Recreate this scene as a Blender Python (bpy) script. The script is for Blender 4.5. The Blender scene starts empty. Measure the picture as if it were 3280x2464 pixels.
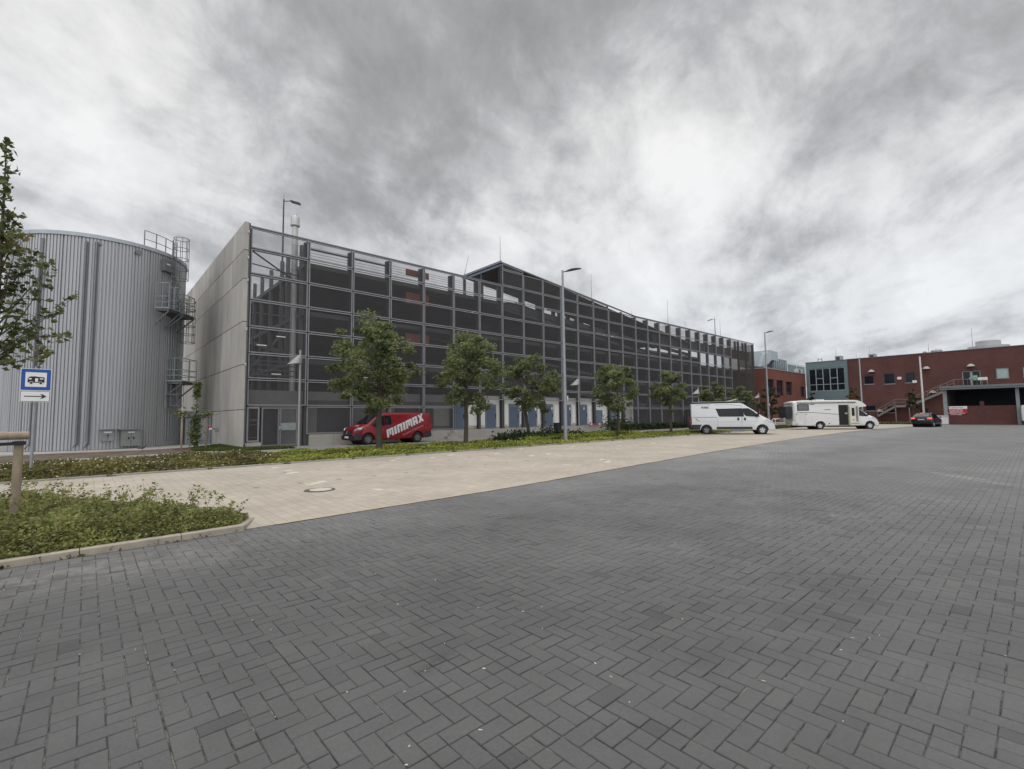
import bpy, bmesh, math, random
import numpy as np
from mathutils import Vector, Matrix
from mathutils.geometry import tessellate_polygon

S = bpy.context.scene
COL = S.collection
random.seed(7); RNG = np.random.default_rng(11)
R_ = math.radians

# ------------------------------------------------------------------ camera
CAM_H = 1.6; FPX = 1512.0; PW, PH = 3280, 2464
_a = R_(48.0); _p = math.atan(102.7/1512); _r = 0.0112
_f = Vector((math.cos(_a)*math.cos(_p), math.sin(_a)*math.cos(_p), math.sin(_p)))
_rt = Vector((math.sin(_a), -math.cos(_a), 0)); _up = _rt.cross(_f)
_R = _rt*math.cos(_r) - _up*math.sin(_r); _U = _up*math.cos(_r) + _rt*math.sin(_r)
CAM = Vector((0, 0, CAM_H))
cd = bpy.data.cameras.new('camera'); cam = bpy.data.objects.new('camera', cd); COL.objects.link(cam)
M = Matrix((( _R.x, _U.x, -_f.x, CAM.x), (_R.y, _U.y, -_f.y, CAM.y), (_R.z, _U.z, -_f.z, CAM.z), (0, 0, 0, 1)))
cam.matrix_world = M
cd.sensor_fit = 'HORIZONTAL'; cd.sensor_width = 36; cd.lens = FPX/PW*36; cd.clip_start = 0.05; cd.clip_end = 3000
S.camera = cam

def ray(px, py): return _f + _R*((px-PW/2)/FPX) - _U*((py-PH/2)/FPX)
def PG(px, py, z=0.0):
    d = ray(px, py); return CAM + d*((z-CAM_H)/d.z)
def PY(px, py, Y):
    d = ray(px, py); return CAM + d*(Y/d.y)
def PX(px, py, X):
    d = ray(px, py); return CAM + d*(X/d.x)

# ------------------------------------------------------------------ world: overcast sky
SUN_EL, SUN_AZ = R_(52), R_(66)          # azimuth measured from +X towards +Y
W = bpy.data.worlds.new('World'); S.world = W; W.use_nodes = True
nt = W.node_tree; nt.nodes.clear()
def nn(t, **k):
    n = nt.nodes.new(t)
    for a, b in k.items(): setattr(n, a, b)
    return n
def lk(a, b): nt.links.new(a, b)
def mth(op, a, b=None, c=None, clamp=False):
    n = nn('ShaderNodeMath', operation=op); n.use_clamp = clamp
    for i, v in enumerate((a, b, c)):
        if v is None: continue
        if isinstance(v, (int, float)): n.inputs[i].default_value = v
        else: lk(v, n.inputs[i])
    return n.outputs[0]
tc = nn('ShaderNodeTexCoord'); nrm = nn('ShaderNodeVectorMath', operation='NORMALIZE'); lk(tc.outputs['Generated'], nrm.inputs[0])
DIR = nrm.outputs[0]
sp = nn('ShaderNodeSeparateXYZ'); lk(DIR, sp.inputs[0])
zz = mth('MAXIMUM', sp.outputs[2], 0.0)
den = mth('ADD', zz, 0.17)
cb = nn('ShaderNodeCombineXYZ'); lk(mth('DIVIDE', sp.outputs[0], den), cb.inputs[0]); lk(mth('DIVIDE', sp.outputs[1], den), cb.inputs[1])
mp0 = nn('ShaderNodeMapping'); lk(cb.outputs[0], mp0.inputs[0]); mp0.inputs['Rotation'].default_value = (0, 0, R_(-34))
mp = nn('ShaderNodeMapping'); lk(mp0.outputs[0], mp.inputs[0]); mp.inputs['Scale'].default_value = (.62, 1.15, 1); mp.inputs['Location'].default_value = (1.1, 7.4, 0)
def noise(src, scale, detail, rough, dist=0.0, off=(0, 0, 0)):
    m2 = nn('ShaderNodeMapping'); lk(src, m2.inputs[0]); m2.inputs['Location'].default_value = off
    n = nn('ShaderNodeTexNoise'); lk(m2.outputs[0], n.inputs['Vector'])
    n.inputs['Scale'].default_value = scale; n.inputs['Detail'].default_value = detail
    n.inputs['Roughness'].default_value = rough; n.inputs['Distortion'].default_value = dist
    return n.outputs['Fac']
n1 = noise(mp.outputs[0], 0.9, 4, 0.5, 0.3, (3.1, 1.7, 0))
n2 = noise(mp.outputs[0], 1.9, 9, 0.60, 0.25, (8.0, 2.0, 3.0))
n3 = noise(DIR, 6.0, 11, 0.66, 0.35, (1.0, 5.0, 9.0))
n5 = noise(DIR, 19, 8, 0.62, 0.2, (4.0, 2.0, 7.0))
def con(n, k, lo=.5): return mth('MULTIPLY', mth('SUBTRACT', n, lo), k)
bil = mth('SUBTRACT', .085, mth('ABSOLUTE', mth('SUBTRACT', n2, .5)))
v = mth('ADD', mth('ADD', mth('ADD', con(n1, .42), mth('MULTIPLY', bil, .5)), con(n2, 1.05)), mth('ADD', con(n3, .95), con(n5, .36)))
# large cloud banks: (photo direction, angular radius in degrees, amount)
wob = nn('ShaderNodeTexNoise'); lk(DIR, wob.inputs['Vector']); wob.inputs['Scale'].default_value = 4.5; wob.inputs['Detail'].default_value = 4
wv = nn('ShaderNodeVectorMath', operation='SUBTRACT'); lk(wob.outputs['Color'], wv.inputs[0]); wv.inputs[1].default_value = (.5, .5, .5)
ws = nn('ShaderNodeVectorMath', operation='SCALE'); lk(wv.outputs[0], ws.inputs[0]); ws.inputs['Scale'].default_value = 0.34
wa = nn('ShaderNodeVectorMath', operation='ADD'); lk(DIR, wa.inputs[0]); lk(ws.outputs[0], wa.inputs[1])
wn = nn('ShaderNodeVectorMath', operation='NORMALIZE'); lk(wa.outputs[0], wn.inputs[0])
BANKS = [((1500, 150), 15, -.24), ((1000, 400), 13, -.16), ((1250, 520), 9, -.10), ((1850, -80), 12, -.18), ((3150, 330), 15, -.17), ((2600, 600), 8, -.15), ((2330, 90), 9, -.16), ((2900, 250), 9, -.05),
         ((1900, 330), 7, .10), ((2150, 470), 8, .05), ((2480, 760), 13, .26), ((2150, 740), 10, .14), ((3150, 680), 11, .22), ((300, 300), 14, .10), ((60, 200), 12, .10),
         ((600, 100), 8, -.08), ((1650, 660), 9, .18), ((2900, 820), 12, .14), ((2500, 930), 9, -.24), ((2900, 960), 8, -.12), ((700, 620), 9, -.08), ((2800, 1020), 8, .08), ((350, 560), 12, .14), ((900, 640), 9, .12), ((700, 500), 7, -.10), ((1900, 620), 6, -.06)]
for (px, py), rad, amt in BANKS:
    d = ray(px, py).normalized()
    dp = nn('ShaderNodeVectorMath', operation='DOT_PRODUCT'); lk(wn.outputs[0], dp.inputs[0]); dp.inputs[1].default_value = d
    mr = nn('ShaderNodeMapRange', interpolation_type='SMOOTHERSTEP'); lk(dp.outputs['Value'], mr.inputs[0])
    mr.inputs[1].default_value = math.cos(R_(rad)*1.35); mr.inputs[2].default_value = 1.0; mr.inputs[3].default_value = 0; mr.inputs[4].default_value = amt
    v = mth('ADD', v, mr.outputs[0])
v = mth('ADD', v, 0.555)
rp = nn('ShaderNodeValToRGB'); lk(v, rp.inputs[0]); e = rp.color_ramp.elements
e[0].position = 0.0; e[0].color = (.29, .292, .297, 1); e[1].position = 1.0; e[1].color = (.88, .88, .875, 1)
for p, c in ((.24, (.37, .373, .38)), (.42, (.475, .48, .492)), (.56, (.60, .602, .608)), (.74, (.75, .75, .752))):
    q = e.new(p); q.color = (*c, 1)
# gain added to the unseen sky overhead and behind the viewer to lift the light, cool light low in the sky
ov = nn('ShaderNodeMapRange', interpolation_type='SMOOTHSTEP'); lk(sp.outputs[2], ov.inputs[0]); ov.inputs[1].default_value = .68; ov.inputs[2].default_value = 1.0; ov.inputs[3].default_value = 1.0; ov.inputs[4].default_value = 2.5
bd = nn('ShaderNodeVectorMath', operation='DOT_PRODUCT'); lk(DIR, bd.inputs[0]); bd.inputs[1].default_value = (-math.cos(_a), -math.sin(_a), .15)
bh = nn('ShaderNodeMapRange', interpolation_type='SMOOTHSTEP'); lk(bd.outputs['Value'], bh.inputs[0]); bh.inputs[1].default_value = 0.0; bh.inputs[2].default_value = .9; bh.inputs[3].default_value = 1.0; bh.inputs[4].default_value = 2.1
gain = mth('MULTIPLY', ov.outputs[0], bh.outputs[0])
cs = nn('ShaderNodeVectorMath', operation='SCALE'); lk(rp.outputs[0], cs.inputs[0]); lk(gain, cs.inputs['Scale'])
BG = 0.1
cs2 = nn('ShaderNodeVectorMath', operation='SCALE'); lk(cs.outputs[0], cs2.inputs[0]); cs2.inputs['Scale'].default_value = 1/BG
hz = nn('ShaderNodeMixRGB', blend_type='MULTIPLY'); hz.inputs[2].default_value = (.925, .97, 1.02, 1)
hf = nn('ShaderNodeMapRange'); lk(sp.outputs[2], hf.inputs[0]); hf.inputs[1].default_value = 0.0; hf.inputs[2].default_value = .5; hf.inputs[3].default_value = 1; hf.inputs[4].default_value = 0
lk(hf.outputs[0], hz.inputs[0]); lk(cs2.outputs[0], hz.inputs[1])
sky = nn('ShaderNodeTexSky', sky_type='NISHITA'); sky.sun_disc = False; sky.sun_elevation = SUN_EL; sky.sun_rotation = R_(90) - SUN_AZ
mx = nn('ShaderNodeMixRGB'); mx.inputs[0].default_value = 0.985; lk(sky.outputs[0], mx.inputs[1]); lk(hz.outputs[0], mx.inputs[2])
bgn = nn('ShaderNodeBackground'); bgn.inputs[1].default_value = BG; lk(mx.outputs[0], bgn.inputs[0])
wo = nn('ShaderNodeOutputWorld'); lk(bgn.outputs[0], wo.inputs[0])

sl = bpy.data.lights.new('sun', 'SUN'); sl.energy = 1.1; sl.angle = R_(24); sl.color = (1, .965, .92)
so = bpy.data.objects.new('sun', sl); COL.objects.link(so)
_sd = Vector((math.cos(SUN_EL)*math.cos(SUN_AZ), math.cos(SUN_EL)*math.sin(SUN_AZ), math.sin(SUN_EL)))
so.rotation_euler = _sd.to_track_quat('Z', 'Y').to_euler()
S.view_settings.view_transform = 'Standard'; S.view_settings.look = 'None'; S.view_settings.exposure = 0.06; S.view_settings.gamma = 1
S.cycles.max_bounces = 6; S.cycles.transparent_max_bounces = 24

# ------------------------------------------------------------------ materials
MATS = {}
def mat(name, c, rough=.7, metal=0.0, var=.12, scale=3.0, bump=0.0, bscale=40.0, spec=.5, emit=None, stretch=None, island=0.0, coat=0.0, c2=None):
    if name in MATS: return MATS[name]
    m = bpy.data.materials.new(name); m.use_nodes = True; t = m.node_tree; L = t.links.new
    b = t.nodes['Principled BSDF']; b.inputs['Roughness'].default_value = rough; b.inputs['Metallic'].default_value = metal
    b.inputs['Specular IOR Level'].default_value = spec; b.inputs['Coat Weight'].default_value = coat; b.inputs['Coat Roughness'].default_value = .08
    co = t.nodes.new('ShaderNodeTexCoord'); g = co.outputs['Object']
    if stretch:
        mpn = t.nodes.new('ShaderNodeMapping'); mpn.inputs['Scale'].default_value = stretch; L(g, mpn.inputs[0]); g = mpn.outputs[0]
    n = t.nodes.new('ShaderNodeTexNoise'); n.inputs['Scale'].default_value = scale; n.inputs['Detail'].default_value = 6; n.inputs['Roughness'].default_value = .62; L(g, n.inputs['Vector'])
    r = t.nodes.new('ShaderNodeMapRange'); r.inputs[1].default_value = .25; r.inputs[2].default_value = .75; r.inputs[3].default_value = 1-var; r.inputs[4].default_value = 1+var; L(n.outputs['Fac'], r.inputs[0])
    sc = r.outputs[0]
    if island:
        ge = t.nodes.new('ShaderNodeNewGeometry'); r2 = t.nodes.new('ShaderNodeMapRange'); r2.inputs[3].default_value = 1-island; r2.inputs[4].default_value = 1+island
        L(ge.outputs['Random Per Island'], r2.inputs[0]); mm = t.nodes.new('ShaderNodeMath'); mm.operation = 'MULTIPLY'; L(sc, mm.inputs[0]); L(r2.outputs[0], mm.inputs[1]); sc = mm.outputs[0]
    if c2:
        n2_ = t.nodes.new('ShaderNodeTexNoise'); n2_.inputs['Scale'].default_value = scale*.35; n2_.inputs['Detail'].default_value = 4; L(g, n2_.inputs['Vector'])
        r3 = t.nodes.new('ShaderNodeMapRange'); r3.inputs[1].default_value = .42; r3.inputs[2].default_value = .6; L(n2_.outputs['Fac'], r3.inputs[0])
        mc = t.nodes.new('ShaderNodeMixRGB'); mc.inputs[1].default_value = (*c, 1); mc.inputs[2].default_value = (*c2, 1); L(r3.outputs[0], mc.inputs[0]); csrc = mc.outputs[0]
    else:
        rg = t.nodes.new('ShaderNodeRGB'); rg.outputs[0].default_value = (*c, 1); csrc = rg.outputs[0]
    vs = t.nodes.new('ShaderNodeVectorMath'); vs.operation = 'SCALE'; L(csrc, vs.inputs[0]); L(sc, vs.inputs['Scale']); L(vs.outputs[0], b.inputs['Base Color'])
    if bump:
        nb = t.nodes.new('ShaderNodeTexNoise'); nb.inputs['Scale'].default_value = bscale; nb.inputs['Detail'].default_value = 5; L(co.outputs['Object'], nb.inputs['Vector'])
        bp = t.nodes.new('ShaderNodeBump'); bp.inputs['Strength'].default_value = bump; bp.inputs['Distance'].default_value = .02; L(nb.outputs['Fac'], bp.inputs['Height']); L(bp.outputs[0], b.inputs['Normal'])
    if emit: b.inputs['Emission Color'].default_value = (*emit[0], 1); b.inputs['Emission Strength'].default_value = emit[1]
    MATS[name] = m; return m

def leafmat(name, ramp, trans=.25, nscale=1.2):
    m = bpy.data.materials.new(name); m.use_nodes = True; t = m.node_tree; L = t.links.new; t.nodes.clear()
    ge = t.nodes.new('ShaderNodeNewGeometry'); co = t.nodes.new('ShaderNodeTexCoord')
    n = t.nodes.new('ShaderNodeTexNoise'); n.inputs['Scale'].default_value = nscale; n.inputs['Detail'].default_value = 3; L(co.outputs['Object'], n.inputs['Vector'])
    a = t.nodes.new('ShaderNodeMath'); a.operation = 'MULTIPLY_ADD'; L(n.outputs['Fac'], a.inputs[0]); a.inputs[1].default_value = 1.5; a.inputs[2].default_value = -.55
    b_ = t.nodes.new('ShaderNodeMath'); b_.operation = 'MULTIPLY_ADD'; L(ge.outputs['Random Per Island'], b_.inputs[0]); b_.inputs[1].default_value = .55; L(a.outputs[0], b_.inputs[2])
    r = t.nodes.new('ShaderNodeValToRGB'); L(b_.outputs[0], r.inputs[0]); el = r.color_ramp.elements
    el[0].position = ramp[0][0]; el[0].color = (*ramp[0][1], 1); el[1].position = ramp[-1][0]; el[1].color = (*ramp[-1][1], 1)
    for p, c in ramp[1:-1]: q = el.new(p); q.color = (*c, 1)
    d = t.nodes.new('ShaderNodeBsdfPrincipled'); d.inputs['Roughness'].default_value = .55; d.inputs['Specular IOR Level'].default_value = .35; L(r.outputs[0], d.inputs['Base Color'])
    tr = t.nodes.new('ShaderNodeBsdfTranslucent'); L(r.outputs[0], tr.inputs[0])
    mx_ = t.nodes.new('ShaderNodeMixShader'); mx_.inputs[0].default_value = trans; L(d.outputs[0], mx_.inputs[1]); L(tr.outputs[0], mx_.inputs[2])
    o = t.nodes.new('ShaderNodeOutputMaterial'); L(mx_.outputs[0], o.inputs[0]); MATS[name] = m; return m

def meshmat(name, c, alpha):
    m = bpy.data.materials.new(name); m.use_nodes = True; t = m.node_tree; L = t.links.new; t.nodes.clear()
    d = t.nodes.new('ShaderNodeBsdfDiffuse'); d.inputs[0].default_value = (*c, 1)
    tr = t.nodes.new('ShaderNodeBsdfTransparent'); mx_ = t.nodes.new('ShaderNodeMixShader')
    co = t.nodes.new('ShaderNodeTexCoord'); n = t.nodes.new('ShaderNodeTexNoise'); n.inputs['Scale'].default_value = .8; n.inputs['Detail'].default_value = 3; L(co.outputs['Object'], n.inputs['Vector'])
    r = t.nodes.new('ShaderNodeMapRange'); r.inputs[1].default_value = .3; r.inputs[2].default_value = .7; r.inputs[3].default_value = alpha-.03; r.inputs[4].default_value = alpha+.03; L(n.outputs['Fac'], r.inputs[0])
    L(r.outputs[0], mx_.inputs[0]); L(tr.outputs[0], mx_.inputs[1]); L(d.outputs[0], mx_.inputs[2])
    o = t.nodes.new('ShaderNodeOutputMaterial'); L(mx_.outputs[0], o.inputs[0]); MATS[name] = m; return m

# ------------------------------------------------------------------ object helpers
def tag(o, label=None, cat=None, group=None, kind=None):
    if label: o['label'] = label
    if cat: o['category'] = cat
    if group: o['group'] = group
    if kind: o['kind'] = kind
    return o
def empty(name, loc=(0, 0, 0), rz=0.0, label=None, cat=None, group=None):
    o = bpy.data.objects.new(name, None); COL.objects.link(o); o.location = loc; o.rotation_euler = (0, 0, rz); o.empty_display_size = .3
    return tag(o, label, cat, group)
def link_mesh(name, V, F, m, parent=None, world=True, smooth=False):
    if parent is not None and world:
        l = parent.location; V = [(x-l.x, y-l.y, z-l.z) for x, y, z in V] if not isinstance(V, np.ndarray) else V - np.array(l)
    me = bpy.data.meshes.new(name)
    me.from_pydata(V if not isinstance(V, np.ndarray) else V.tolist(), [], F if not isinstance(F, np.ndarray) else F.tolist())
    me.materials.append(m); me.update()
    if smooth:
        me.polygons.foreach_set('use_smooth', [True]*len(me.polygons)); me.set_sharp_from_angle(angle=R_(38))
    o = bpy.data.objects.new(name, me); COL.objects.link(o)
    if parent is not None: o.parent = parent
    return o
class MB:
    def __init__(s): s.V = []; s.F = []
    def add(s, V, F):
        n = len(s.V); s.V += [tuple(v) for v in V]; s.F += [tuple(i+n for i in f) for f in F]; return s
    def box(s, x0, x1, y0, y1, z0, z1):
        return s.add([(x0, y0, z0), (x1, y0, z0), (x1, y1, z0), (x0, y1, z0), (x0, y0, z1), (x1, y0, z1), (x1, y1, z1), (x0, y1, z1)],
                     [(0, 3, 2, 1), (4, 5, 6, 7), (0, 1, 5, 4), (1, 2, 6, 5), (2, 3, 7, 6), (3, 0, 4, 7)])
    def obox(s, c, u, v, w):       # centre + three half axes
        c, u, v, w = map(Vector, (c, u, v, w)); P = []
        for k in (-1, 1):
            for (i, j) in ((-1, -1), (1, -1), (1, 1), (-1, 1)): P.append(c+u*i+v*j+w*k)
        return s.add(P, [(0, 3, 2, 1), (4, 5, 6, 7), (0, 1, 5, 4), (1, 2, 6, 5), (2, 3, 7, 6), (3, 0, 4, 7)])
    def bbox(s, x0, x1, y0, y1, z0, z1, b=.03):   # bevelled box
        bm = bmesh.new(); bmesh.ops.create_cube(bm, size=1)
        for v_ in bm.verts: v_.co = Vector(((x0+x1)/2+v_.co.x*(x1-x0), (y0+y1)/2+v_.co.y*(y1-y0), (z0+z1)/2+v_.co.z*(z1-z0)))
        bmesh.ops.bevel(bm, geom=bm.edges[:], offset=b, segments=2, affect='EDGES'); bm.verts.index_update()
        s.add([v_.co[:] for v_ in bm.verts], [[v_.index for v_ in f.verts] for f in bm.faces]); bm.free(); return s
    def tube(s, p0, p1, r0, r1=None, n=8, cap=True):
        r1 = r0 if r1 is None else r1; p0, p1 = Vector(p0), Vector(p1); d = (p1-p0)
        if d.length < 1e-6: return s
        d.normalize(); a = d.orthogonal().normalized(); b = d.cross(a); V = []
        for p, r in ((p0, r0), (p1, r1)):
            for i in range(n):
                t = 2*math.pi*i/n; V.append(p+(a*math.cos(t)+b*math.sin(t))*r)
        F = [(i, (i+1) % n, n+(i+1) % n, n+i) for i in range(n)]
        if cap: F += [tuple(range(n))[::-1], tuple(range(n, 2*n))]
        return s.add(V, F)
    def path(s, pts, r, n=6):
        for a, b in zip(pts[:-1], pts[1:]): s.tube(a, b, r, r, n)
        return s
    def ring(s, c, rad, r, n=20, a0=0, a1=2*math.pi, ax=None):
        P = [Vector(c)+Vector((math.cos(a0+(a1-a0)*i/n)*rad, math.sin(a0+(a1-a0)*i/n)*rad, 0)) for i in range(n+1)]
        return s.path(P, r, 5)
    def lathe(s, c, prof, n=20):   # profile of (radius, z), around vertical axis
        V = []; F = []
        for r, z in prof:
            for i in range(n): t = 2*math.pi*i/n; V.append((c[0]+r*math.cos(t), c[1]+r*math.sin(t), c[2]+z))
        for k in range(len(prof)-1):
            for i in range(n): F.append((k*n+i, k*n+(i+1) % n, (k+1)*n+(i+1) % n, (k+1)*n+i))
        F.append(tuple(range(n))[::-1]); F.append(tuple(range((len(prof)-1)*n, len(prof)*n)))
        return s.add(V, F)
    def prism(s, pts, ext):        # planar polygon pts (3D) extruded by vector ext
        pts = [Vector(p) for p in pts]; ext = Vector(ext); n = len(pts)
        T = tessellate_polygon([pts]); V = pts+[p+ext for p in pts]
        F = [tuple(t) for t in T]+[tuple(i+n for i in t[::-1]) for t in T]
        F += [(i, (i+1) % n, n+(i+1) % n, n+i) for i in range(n)]
        return s.add(V, F)
    def obj(s, name, m, parent=None, world=True, smooth=False, fix=True):
        o = link_mesh(name, s.V, s.F, m, parent, world, smooth)
        if fix:
            bm = bmesh.new(); bm.from_mesh(o.data); bmesh.ops.recalc_face_normals(bm, faces=bm.faces[:]); bm.to_mesh(o.data); bm.free()
            if smooth: o.data.set_sharp_from_angle(angle=R_(38))
        return o
def copy_tree(o, parent=None):
    c = o.copy(); COL.objects.link(c)
    if parent is not None: c.parent = parent
    for ch in [q for q in COL.objects if q.parent == o]: copy_tree(ch, c)
    return c
def struct(o): o['kind'] = 'structure'; return o
def text_mesh(body, size, ext, shear=0.0, bold=0.0, sx=1.0):
    cu = bpy.data.curves.new('txt', 'FONT'); cu.body = body; cu.size = size; cu.extrude = ext; cu.shear = shear; cu.offset = bold
    cu.align_x = 'CENTER'; cu.align_y = 'CENTER'; cu.resolution_u = 3
    o = bpy.data.objects.new('txt', cu); COL.objects.link(o); bpy.context.view_layer.update()
    me = bpy.data.meshes.new_from_object(o.evaluated_get(bpy.context.evaluated_depsgraph_get()))
    V = [(v_.co.x*sx, v_.co.y, v_.co.z) for v_ in me.vertices]; F = [tuple(p.vertices) for p in me.polygons]
    bpy.data.objects.remove(o); bpy.data.meshes.remove(me); bpy.data.curves.remove(cu); return V, F
def place_text(mb, body, size, origin, u, v, ext=.004, **k):
    V, F = text_mesh(body, size, ext, **k); u = Vector(u).normalized(); v = Vector(v).normalized(); w = u.cross(v); o = Vector(origin)
    return mb.add([o+u*a+v*b+w*c for a, b, c in V], F)
# ================================================================== ground
M_CONC = mat('concrete_pale', (.36, .345, .32), .85, var=.14, scale=1.2, bump=.2)
def edgeY(X):
    P = [(-9, 7.2), (-3, 7.5), (1.7, 7.82), (6.9, 8.05), (13.5, 8.75), (20.9, 9.5), (33, 10.35), (46.5, 10.8), (56, 10.5), (66, 9.8), (79.9, 8.0)]
    for (a, b), (c, d) in zip(P[:-1], P[1:]):
        if a <= X <= c: return b+(d-b)*(X-a)/(c-a)
    return P[0][1] if X < -9 else P[-1][1]

def herring_nodes(t, L, vec, w):
    """procedural herringbone: returns (edge mask, random value)"""
    def m_(op, a, b=None):
        n = t.nodes.new('ShaderNodeMath'); n.operation = op
        for i, q in enumerate((a, b)):
            if q is None: continue
            if isinstance(q, (int, float)): n.inputs[i].default_value = q
            else: L(q, n.inputs[i])
        return n.outputs[0]
    s = t.nodes.new('ShaderNodeSeparateXYZ'); L(vec, s.inputs[0])
    x = m_('DIVIDE', m_('SUBTRACT', s.outputs[0], 1.267), w); y = m_('DIVIDE', m_('SUBTRACT', 2.25, s.outputs[1]), w)
    i = m_('FLOOR', x); j = m_('FLOOR', y); fx = m_('SUBTRACT', x, i); fy = m_('SUBTRACT', y, j)
    k = m_('FLOORED_MODULO', m_('SUBTRACT', i, j), 4)
    def eq(a, c): return m_('COMPARE', a, c) if False else m_('LESS_THAN', m_('ABSOLUTE', m_('SUBTRACT', a, c)), .5)
    k0, k1, k2, k3 = (eq(k, q) for q in range(4))
    horiz = m_('ADD', k0, k1)
    # local coordinate along brick (0..2) and across (0..1)
    lu = m_('ADD', m_('MULTIPLY', horiz, m_('ADD', fx, k1)), m_('MULTIPLY', m_('SUBTRACT', 1, horiz), m_('ADD', fy, k2)))
    lv = m_('ADD', m_('MULTIPLY', horiz, fy), m_('MULTIPLY', m_('SUBTRACT', 1, horiz), fx))
    eu = m_('MINIMUM', lu, m_('SUBTRACT', 2, lu)); ev = m_('MINIMUM', lv, m_('SUBTRACT', 1, lv)); e_ = m_('MINIMUM', eu, ev)
    bi = m_('SUBTRACT', i, k1); bj = m_('SUBTRACT', j, k2)
    c = t.nodes.new('ShaderNodeCombineXYZ'); L(bi, c.inputs[0]); L(bj, c.inputs[1]); L(horiz, c.inputs[2])
    wn_ = t.nodes.new('ShaderNodeTexWhiteNoise'); wn_.noise_dimensions = '3D'; L(c.outputs[0], wn_.inputs[0])
    return e_, wn_.outputs[0]

PAVE_RAMP = [(0, (.058, .058, .059)), (.06, (.075, .075, .075)), (.92, (.081, .081, .080)), (1, (.086, .0855, .083))]
def paver_mat(name, shader_pattern):
    m = bpy.data.materials.new(name); m.use_nodes = True; t = m.node_tree; L = t.links.new; b = t.nodes['Principled BSDF']
    b.inputs['Roughness'].default_value = .78; b.inputs['Specular IOR Level'].default_value = .42
    co = t.nodes.new('ShaderNodeTexCoord'); ob = co.outputs['Object']
    def N(scale, det=6, rough=.6, st=None):
        src = ob
        if st: mm = t.nodes.new('ShaderNodeMapping'); mm.inputs['Scale'].default_value = st; L(ob, mm.inputs[0]); src = mm.outputs[0]
        n = t.nodes.new('ShaderNodeTexNoise'); n.inputs['Scale'].default_value = scale; n.inputs['Detail'].default_value = det; n.inputs['Roughness'].default_value = rough; L(src, n.inputs['Vector']); return n.outputs['Fac']
    def mr(src, a, b2, c, d):
        r = t.nodes.new('ShaderNodeMapRange'); L(src, r.inputs[0])
        for i, q in enumerate((a, b2, c, d)): r.inputs[i+1].default_value = q
        return r.outputs[0]
    def ml(a, c):
        n = t.nodes.new('ShaderNodeMath'); n.operation = 'MULTIPLY'; L(a, n.inputs[0])
        if isinstance(c, (int, float)): n.inputs[1].default_value = c
        else: L(c, n.inputs[1])
        return n.outputs[0]
    if shader_pattern: e_, rnd = herring_nodes(t, L, ob, .1125)
    else: rnd = t.nodes.new('ShaderNodeNewGeometry').outputs['Random Per Island']
    cr = t.nodes.new('ShaderNodeValToRGB'); L(rnd, cr.inputs[0]); el = cr.color_ramp.elements
    el[0].position, el[0].color = 0, (*PAVE_RAMP[0][1], 1); el[1].position, el[1].color = 1, (*PAVE_RAMP[-1][1], 1)
    for p, c in PAVE_RAMP[1:-1]: q = el.new(p); q.color = (*c, 1)
    tone = ml(mr(N(.45, 5, .6), .3, .7, .80, 1.22), mr(N(2.2, 4, .5), .3, .7, .92, 1.08))
    tone = ml(tone, mr(N(260, 3, .7), .25, .75, .72, 1.28))
    tone = ml(tone, mr(N(38, 5, .7), .3, .72, .88, 1.12))
    # paving lighter away to the right, dustier along the kerb
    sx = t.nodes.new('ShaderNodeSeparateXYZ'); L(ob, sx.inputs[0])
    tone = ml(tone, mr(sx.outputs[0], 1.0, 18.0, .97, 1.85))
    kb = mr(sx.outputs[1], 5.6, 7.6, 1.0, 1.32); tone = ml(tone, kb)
    vs = t.nodes.new('ShaderNodeVectorMath'); vs.operation = 'SCALE'; L(cr.outputs[0], vs.inputs[0]); L(tone, vs.inputs['Scale'])
    out = vs.outputs[0]
    # pale dusty smears and dark blotches
    def smear(cx, cy, rx, ry, rot, col, amt, out):
        mm = t.nodes.new('ShaderNodeMapping'); mm.vector_type = 'TEXTURE'; mm.inputs['Location'].default_value = (cx, cy, 0); mm.inputs['Rotation'].default_value = (0, 0, rot); mm.inputs['Scale'].default_value = (rx, ry, 1); L(ob, mm.inputs[0])
        ln = t.nodes.new('ShaderNodeVectorMath'); ln.operation = 'LENGTH'; L(mm.outputs[0], ln.inputs[0])
        f = ml(mr(ln.outputs['Value'], .1, 1, 1, 0), mr(N(3.5, 6, .75), .42, .62, 0, amt))
        x = t.nodes.new('ShaderNodeMixRGB'); L(f, x.inputs[0]); L(out, x.inputs[1]); x.inputs[2].default_value = (*col, 1); return x.outputs[0]
    out = smear(16.0, 1.3, 2.6, .33, R_(38), (.30, .29, .27), .9, out)
    out = smear(8.7, 2.2, .32, .10, R_(20), (.28, .27, .26), .8, out)
    out = smear(.0, 6.9, 3.4, .9, 0, (.20, .19, .175), .75, out)
    out = smear(5.2, 1.5, .8, .5, .4, (.045, .046, .048), .6, out)
    out = smear(2.6, 3.9, 1.3, .5, .9, (.050, .050, .051), .5, out)
    out = smear(4.4, 5.2, 1.8, .35, -.5, (.055, .055, .056), .5, out)
    out = smear(10, 4.2, 5.0, .22, .18, (.06, .06, .062), .5, out)
    out = smear(10, 5.7, 5.5, .22, .18, (.06, .06, .062), .45, out)
    out = smear(1.75, 2.75, .28, .12, .5, (.035, .035, .037), .8, out)
    if shader_pattern:
        jm = mr(e_, .03, .10, 0, 1)
        x = t.nodes.new('ShaderNodeMixRGB'); L(jm, x.inputs[0]); x.inputs[1].default_value = (.075, .074, .071, 1); L(out, x.inputs[2]); out = x.outputs[0]
    L(out, b.inputs['Base Color'])
    nb = N(420, 2, .6); bp = t.nodes.new('ShaderNodeBump'); bp.inputs['Strength'].default_value = .22; bp.inputs['Distance'].default_value = .004; L(nb, bp.inputs['Height']); L(bp.outputs[0], b.inputs['Normal'])
    MATS[name] = m; return m
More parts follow.
